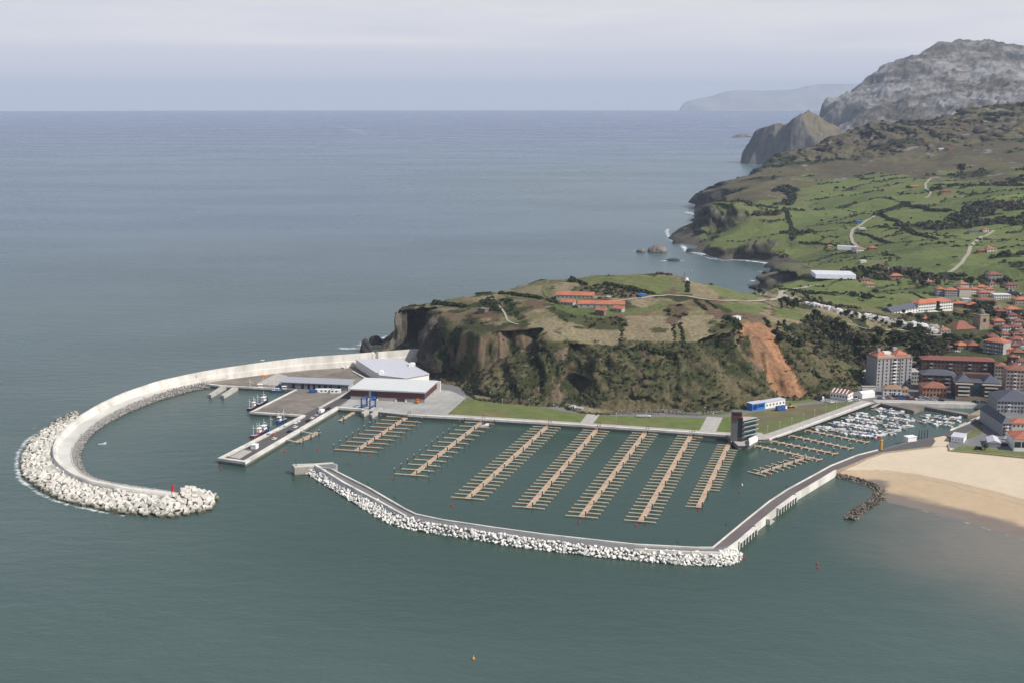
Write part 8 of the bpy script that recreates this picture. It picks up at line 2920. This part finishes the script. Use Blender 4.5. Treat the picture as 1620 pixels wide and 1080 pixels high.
# thickets, hedges, scrub on the cliffs: leaf clumps that nobody could count
def clumps(name, X, Y, Zb, S, m, per=20, seed=1, flat=0.8):
    r = np.random.default_rng(seed)
    n = len(X)
    C0 = np.stack([X, Y, Zb], -1)
    c = np.repeat(C0, per, 0)
    s = np.repeat(S, per)
    q = r.normal(size=(n * per, 3))
    q /= np.linalg.norm(q, axis=1)[:, None]
    q[:, 2] = np.abs(q[:, 2]) * flat
    c = c + q * (s * r.uniform(0.55, 1.0, n * per))[:, None]
    # a small tilted triangle pair for every clump of leaves
    a = r.normal(size=(n * per, 3))
    a /= np.linalg.norm(a, axis=1)[:, None]
    a = a - 0.4 * (a * q).sum(1)[:, None] * q
    b = np.cross(q + 0.6 * r.normal(size=q.shape), a)
    b /= np.linalg.norm(b, axis=1)[:, None] + 1e-9
    ls = (s * r.uniform(0.28, 0.5, n * per))[:, None]
    P4 = np.stack([c - a * ls - b * ls, c + a * ls - b * ls * 0.8, c + a * ls * 0.8 + b * ls, c - a * ls * 0.9 + b * ls * 0.9], 1).reshape(-1, 3)
    me = bpy.data.meshes.new(name)
    N4 = len(P4)
    me.vertices.add(N4)
    me.vertices.foreach_set('co', P4.astype(np.float32).ravel())
    me.loops.add(N4)
    me.loops.foreach_set('vertex_index', np.arange(N4, dtype=np.int32))
    me.polygons.add(N4 // 4)
    me.polygons.foreach_set('loop_start', np.arange(0, N4, 4, dtype=np.int32))
    me.polygons.foreach_set('loop_total', np.full(N4 // 4, 4, np.int32))
    me.update(calc_edges=True)
    return tag(link(name, me, None, M[m]), kind='stuff')


rs = np.random.default_rng(77)
cell = GYg * UD * np.gradient(Yr)[:, None]          # ground area of a vertex


def pick(weight, density, zlo=2.5):
    pr = weight * density * cell
    m = (rs.random(pr.shape) < pr) & (HZ > zlo)
    return m


uin = (u_ > 590) & (u_ < 1800)
slide_off = 1 - SLM
scr = np.clip(steep * (1 - 0.7 * rockm) + mid * sstep(0.42, 0.55, n1), 0, 1) * (GYg < 1300) * uin * slide_off * (GXg / GYg * FPX + 810 > 690) * (1 - 0.5 * sstep(960, 1020, u_) * (1 - sstep(1215, 1240, u_)))
m = pick(scr, 0.15)
jit = lambda k: rs.uniform(-1, 1, k)
k_ = int(m.sum())
clumps('cliff_scrub', VX[m] + jit(k_), VY[m] + jit(k_), VZ[m], rs.uniform(0.6, 1.5, k_), 'leafmid', 9, 2)
m = pick(scr * sstep(0.46, 0.56, n3), 0.06)
k_ = int(m.sum())
clumps('dark_thicket', VX[m], VY[m], VZ[m], rs.uniform(0.9, 2.1, k_), 'leafdark', 14, 3)
print('scrub', k_)
thick = np.zeros_like(HZ)
for k2, dens in (('thick1', .5), ('thick2', .35), ('thick3', .3), ('thick4', .8), ('thick5', 1), ('thick6', 1)):
    thick = np.maximum(thick, ZB[k2] * dens)
m = pick(thick, 0.10)
k_ = int(m.sum())
clumps('headland_thicket', VX[m], VY[m], VZ[m], rs.uniform(0.9, 2.2, k_), 'leafdark', 18, 4)
for wi, wpoly in enumerate(WOODP):
    poly = [(p.x, p.y) for p in TP(wpoly)]
    wm = inpoly(GXg, GYg, poly).astype(float)
    m = pick(wm, 0.05)
    k_ = int(m.sum())
    clumps('undergrowth', VX[m], VY[m], VZ[m], rs.uniform(1.2, 3.0, k_), ('leafmid', 'leafdark')[wi], 18, 5 + wi)
m = pick(HEDGE.astype(float) * (u_ < 1750), 0.034)
k_ = int(m.sum())
print('hedge', k_)
clumps('hedgerows', VX[m], VY[m], VZ[m], rs.uniform(0.9, 2.2, k_) * (1 + 0.0003 * (VY[m] - 1200)), 'leafdark', 14, 8)
m = pick(WOOD * (u_ < 1750), 0.0085)
k_ = int(m.sum())
print('wood', k_)
clumps('hillside_wood', VX[m], VY[m], VZ[m] + 0.5, rs.uniform(3.0, 5.5, k_), 'leafdark', 22, 9)
m = pick(WOOD * (u_ < 1750), 0.004)
k_ = int(m.sum())
clumps('bare_wood', VX[m], VY[m], VZ[m] + 0.5, rs.uniform(3.0, 5.5, k_), 'leafbare', 22, 10)
m = pick(FW * (1 - HE) * (u_ < 1750), 0.00012)
k_ = int(m.sum())
clumps('field_bushes', VX[m], VY[m], VZ[m], rs.uniform(1.5, 3.4, k_), 'leafdark', 18, 11)
m = pick(HE * sstep(0.58, 0.66, wood_n) * (u_ < 1750), 0.003)
k_ = int(m.sum())
clumps('heath_bushes', VX[m], VY[m], VZ[m], rs.uniform(2.5, 5, k_), 'leafdark', 16, 12)


def hedge_line(pts, hgt, dens, m, seed, w=1.2, name='hedge'):
    p = TP(pts)
    L = sum((p[i + 1] - p[i]).length for i in range(len(p) - 1))
    n = max(3, int(L * dens))
    r = np.random.default_rng(seed)
    q = resample(p, n)
    X = np.array([a.x for a in q]) + r.uniform(-w, w, n)
    Y = np.array([a.y for a in q]) + r.uniform(-w, w, n)
    return clumps(name, X, Y, hz(X, Y), r.uniform(0.7, 1.3, n) * hgt, m, 22, seed)


for i, (pts, h_, m_) in enumerate((([(792, 465), (810, 466), (835, 470), (856, 474)], 2.3, 'leafdark'), ([(673, 480), (690, 481), (710, 483), (738, 486)], 2.4, 'leafdark'), ([(735, 468), (756, 465.5), (775, 463.5)], 1.3, 'leafdark'),
                                   ([(906, 442), (928, 437), (950, 434), (965, 435)], 2.2, 'leafdark'), ([(900, 446), (920, 447), (925, 452)], 2.6, 'leafdark'), ([(1000, 553), (1015, 550), (1040, 556), (1068, 560)], 2.0, 'leafdark'),
                                   ([(960, 450), (985, 455), (1010, 461), (1034, 467)], 2.4, 'leafdark'), ([(845, 443), (862, 441), (868, 442)], 1.8, 'leafbare'), ([(1040, 434), (1062, 436)], 1.8, 'leafbare'), ([(868, 475), (874, 478), (880, 480)], 2.0, 'leafdark'),
                                   ([(1100, 446), (1113, 447), (1124, 451), (1140, 454)], 1.3, 'leafdark'), ([(1088, 447), (1087.5, 455), (1088, 463)], 1.2, 'leafdark'), ([(1100, 476), (1110, 485), (1118, 492)], 1.4, 'leafdark'), ([(1117, 477), (1126, 483), (1133, 488)], 1.2, 'leafdark'),
                                   ([(1075, 512), (1079, 530), (1083, 545)], 1.3, 'leafdark'), ([(1065, 515), (1066, 530), (1066, 548)], 0.9, 'leafdark'), ([(978, 505), (983, 520), (982, 545)], 0.9, 'leafdark'),
                                   ([(1147, 503), (1160, 508), (1168, 516), (1166, 522)], 2.4, 'leafdark'), ([(1207, 505), (1215, 512), (1218, 520)], 1.6, 'leafdark'), ([(1262, 463), (1290, 466), (1312, 466)], 2.4, 'leafdark'), ([(1300, 435), (1330, 438), (1358, 443)], 2.2, 'leafdark'),
                                   ([(1240, 330), (1248, 350), (1256, 365), (1254, 385)], 3.0, 'leafdark'), ([(1235, 300), (1248, 305), (1255, 312), (1250, 325)], 6.0, 'leafdark'), ([(1225, 303), (1240, 298), (1262, 303)], 6.0, 'leafdark'),
                                   ([(1355, 370), (1380, 376), (1405, 385)], 2.2, 'leafdark'), ([(1390, 340), (1420, 352), (1450, 372), (1480, 380)], 3.5, 'leafdark'), ([(1385, 342), (1430, 323), (1460, 330), (1500, 335)], 4, 'leafdark'),
                                   ([(1265, 385), (1290, 386), (1330, 392)], 2.0, 'leafdark'), ([(1240, 458), (1262, 460), (1285, 462)], 1.5, 'leafdark'), ([(1440, 463), (1475, 478)], 1.2, 'leafdark'), ([(1265, 478), (1290, 477), (1320, 485), (1360, 490)], 2.2, 'leafbare'))):
    hedge_line(pts, h_, 0.9 if h_ < 3 else 0.4, m_, 300 + i)
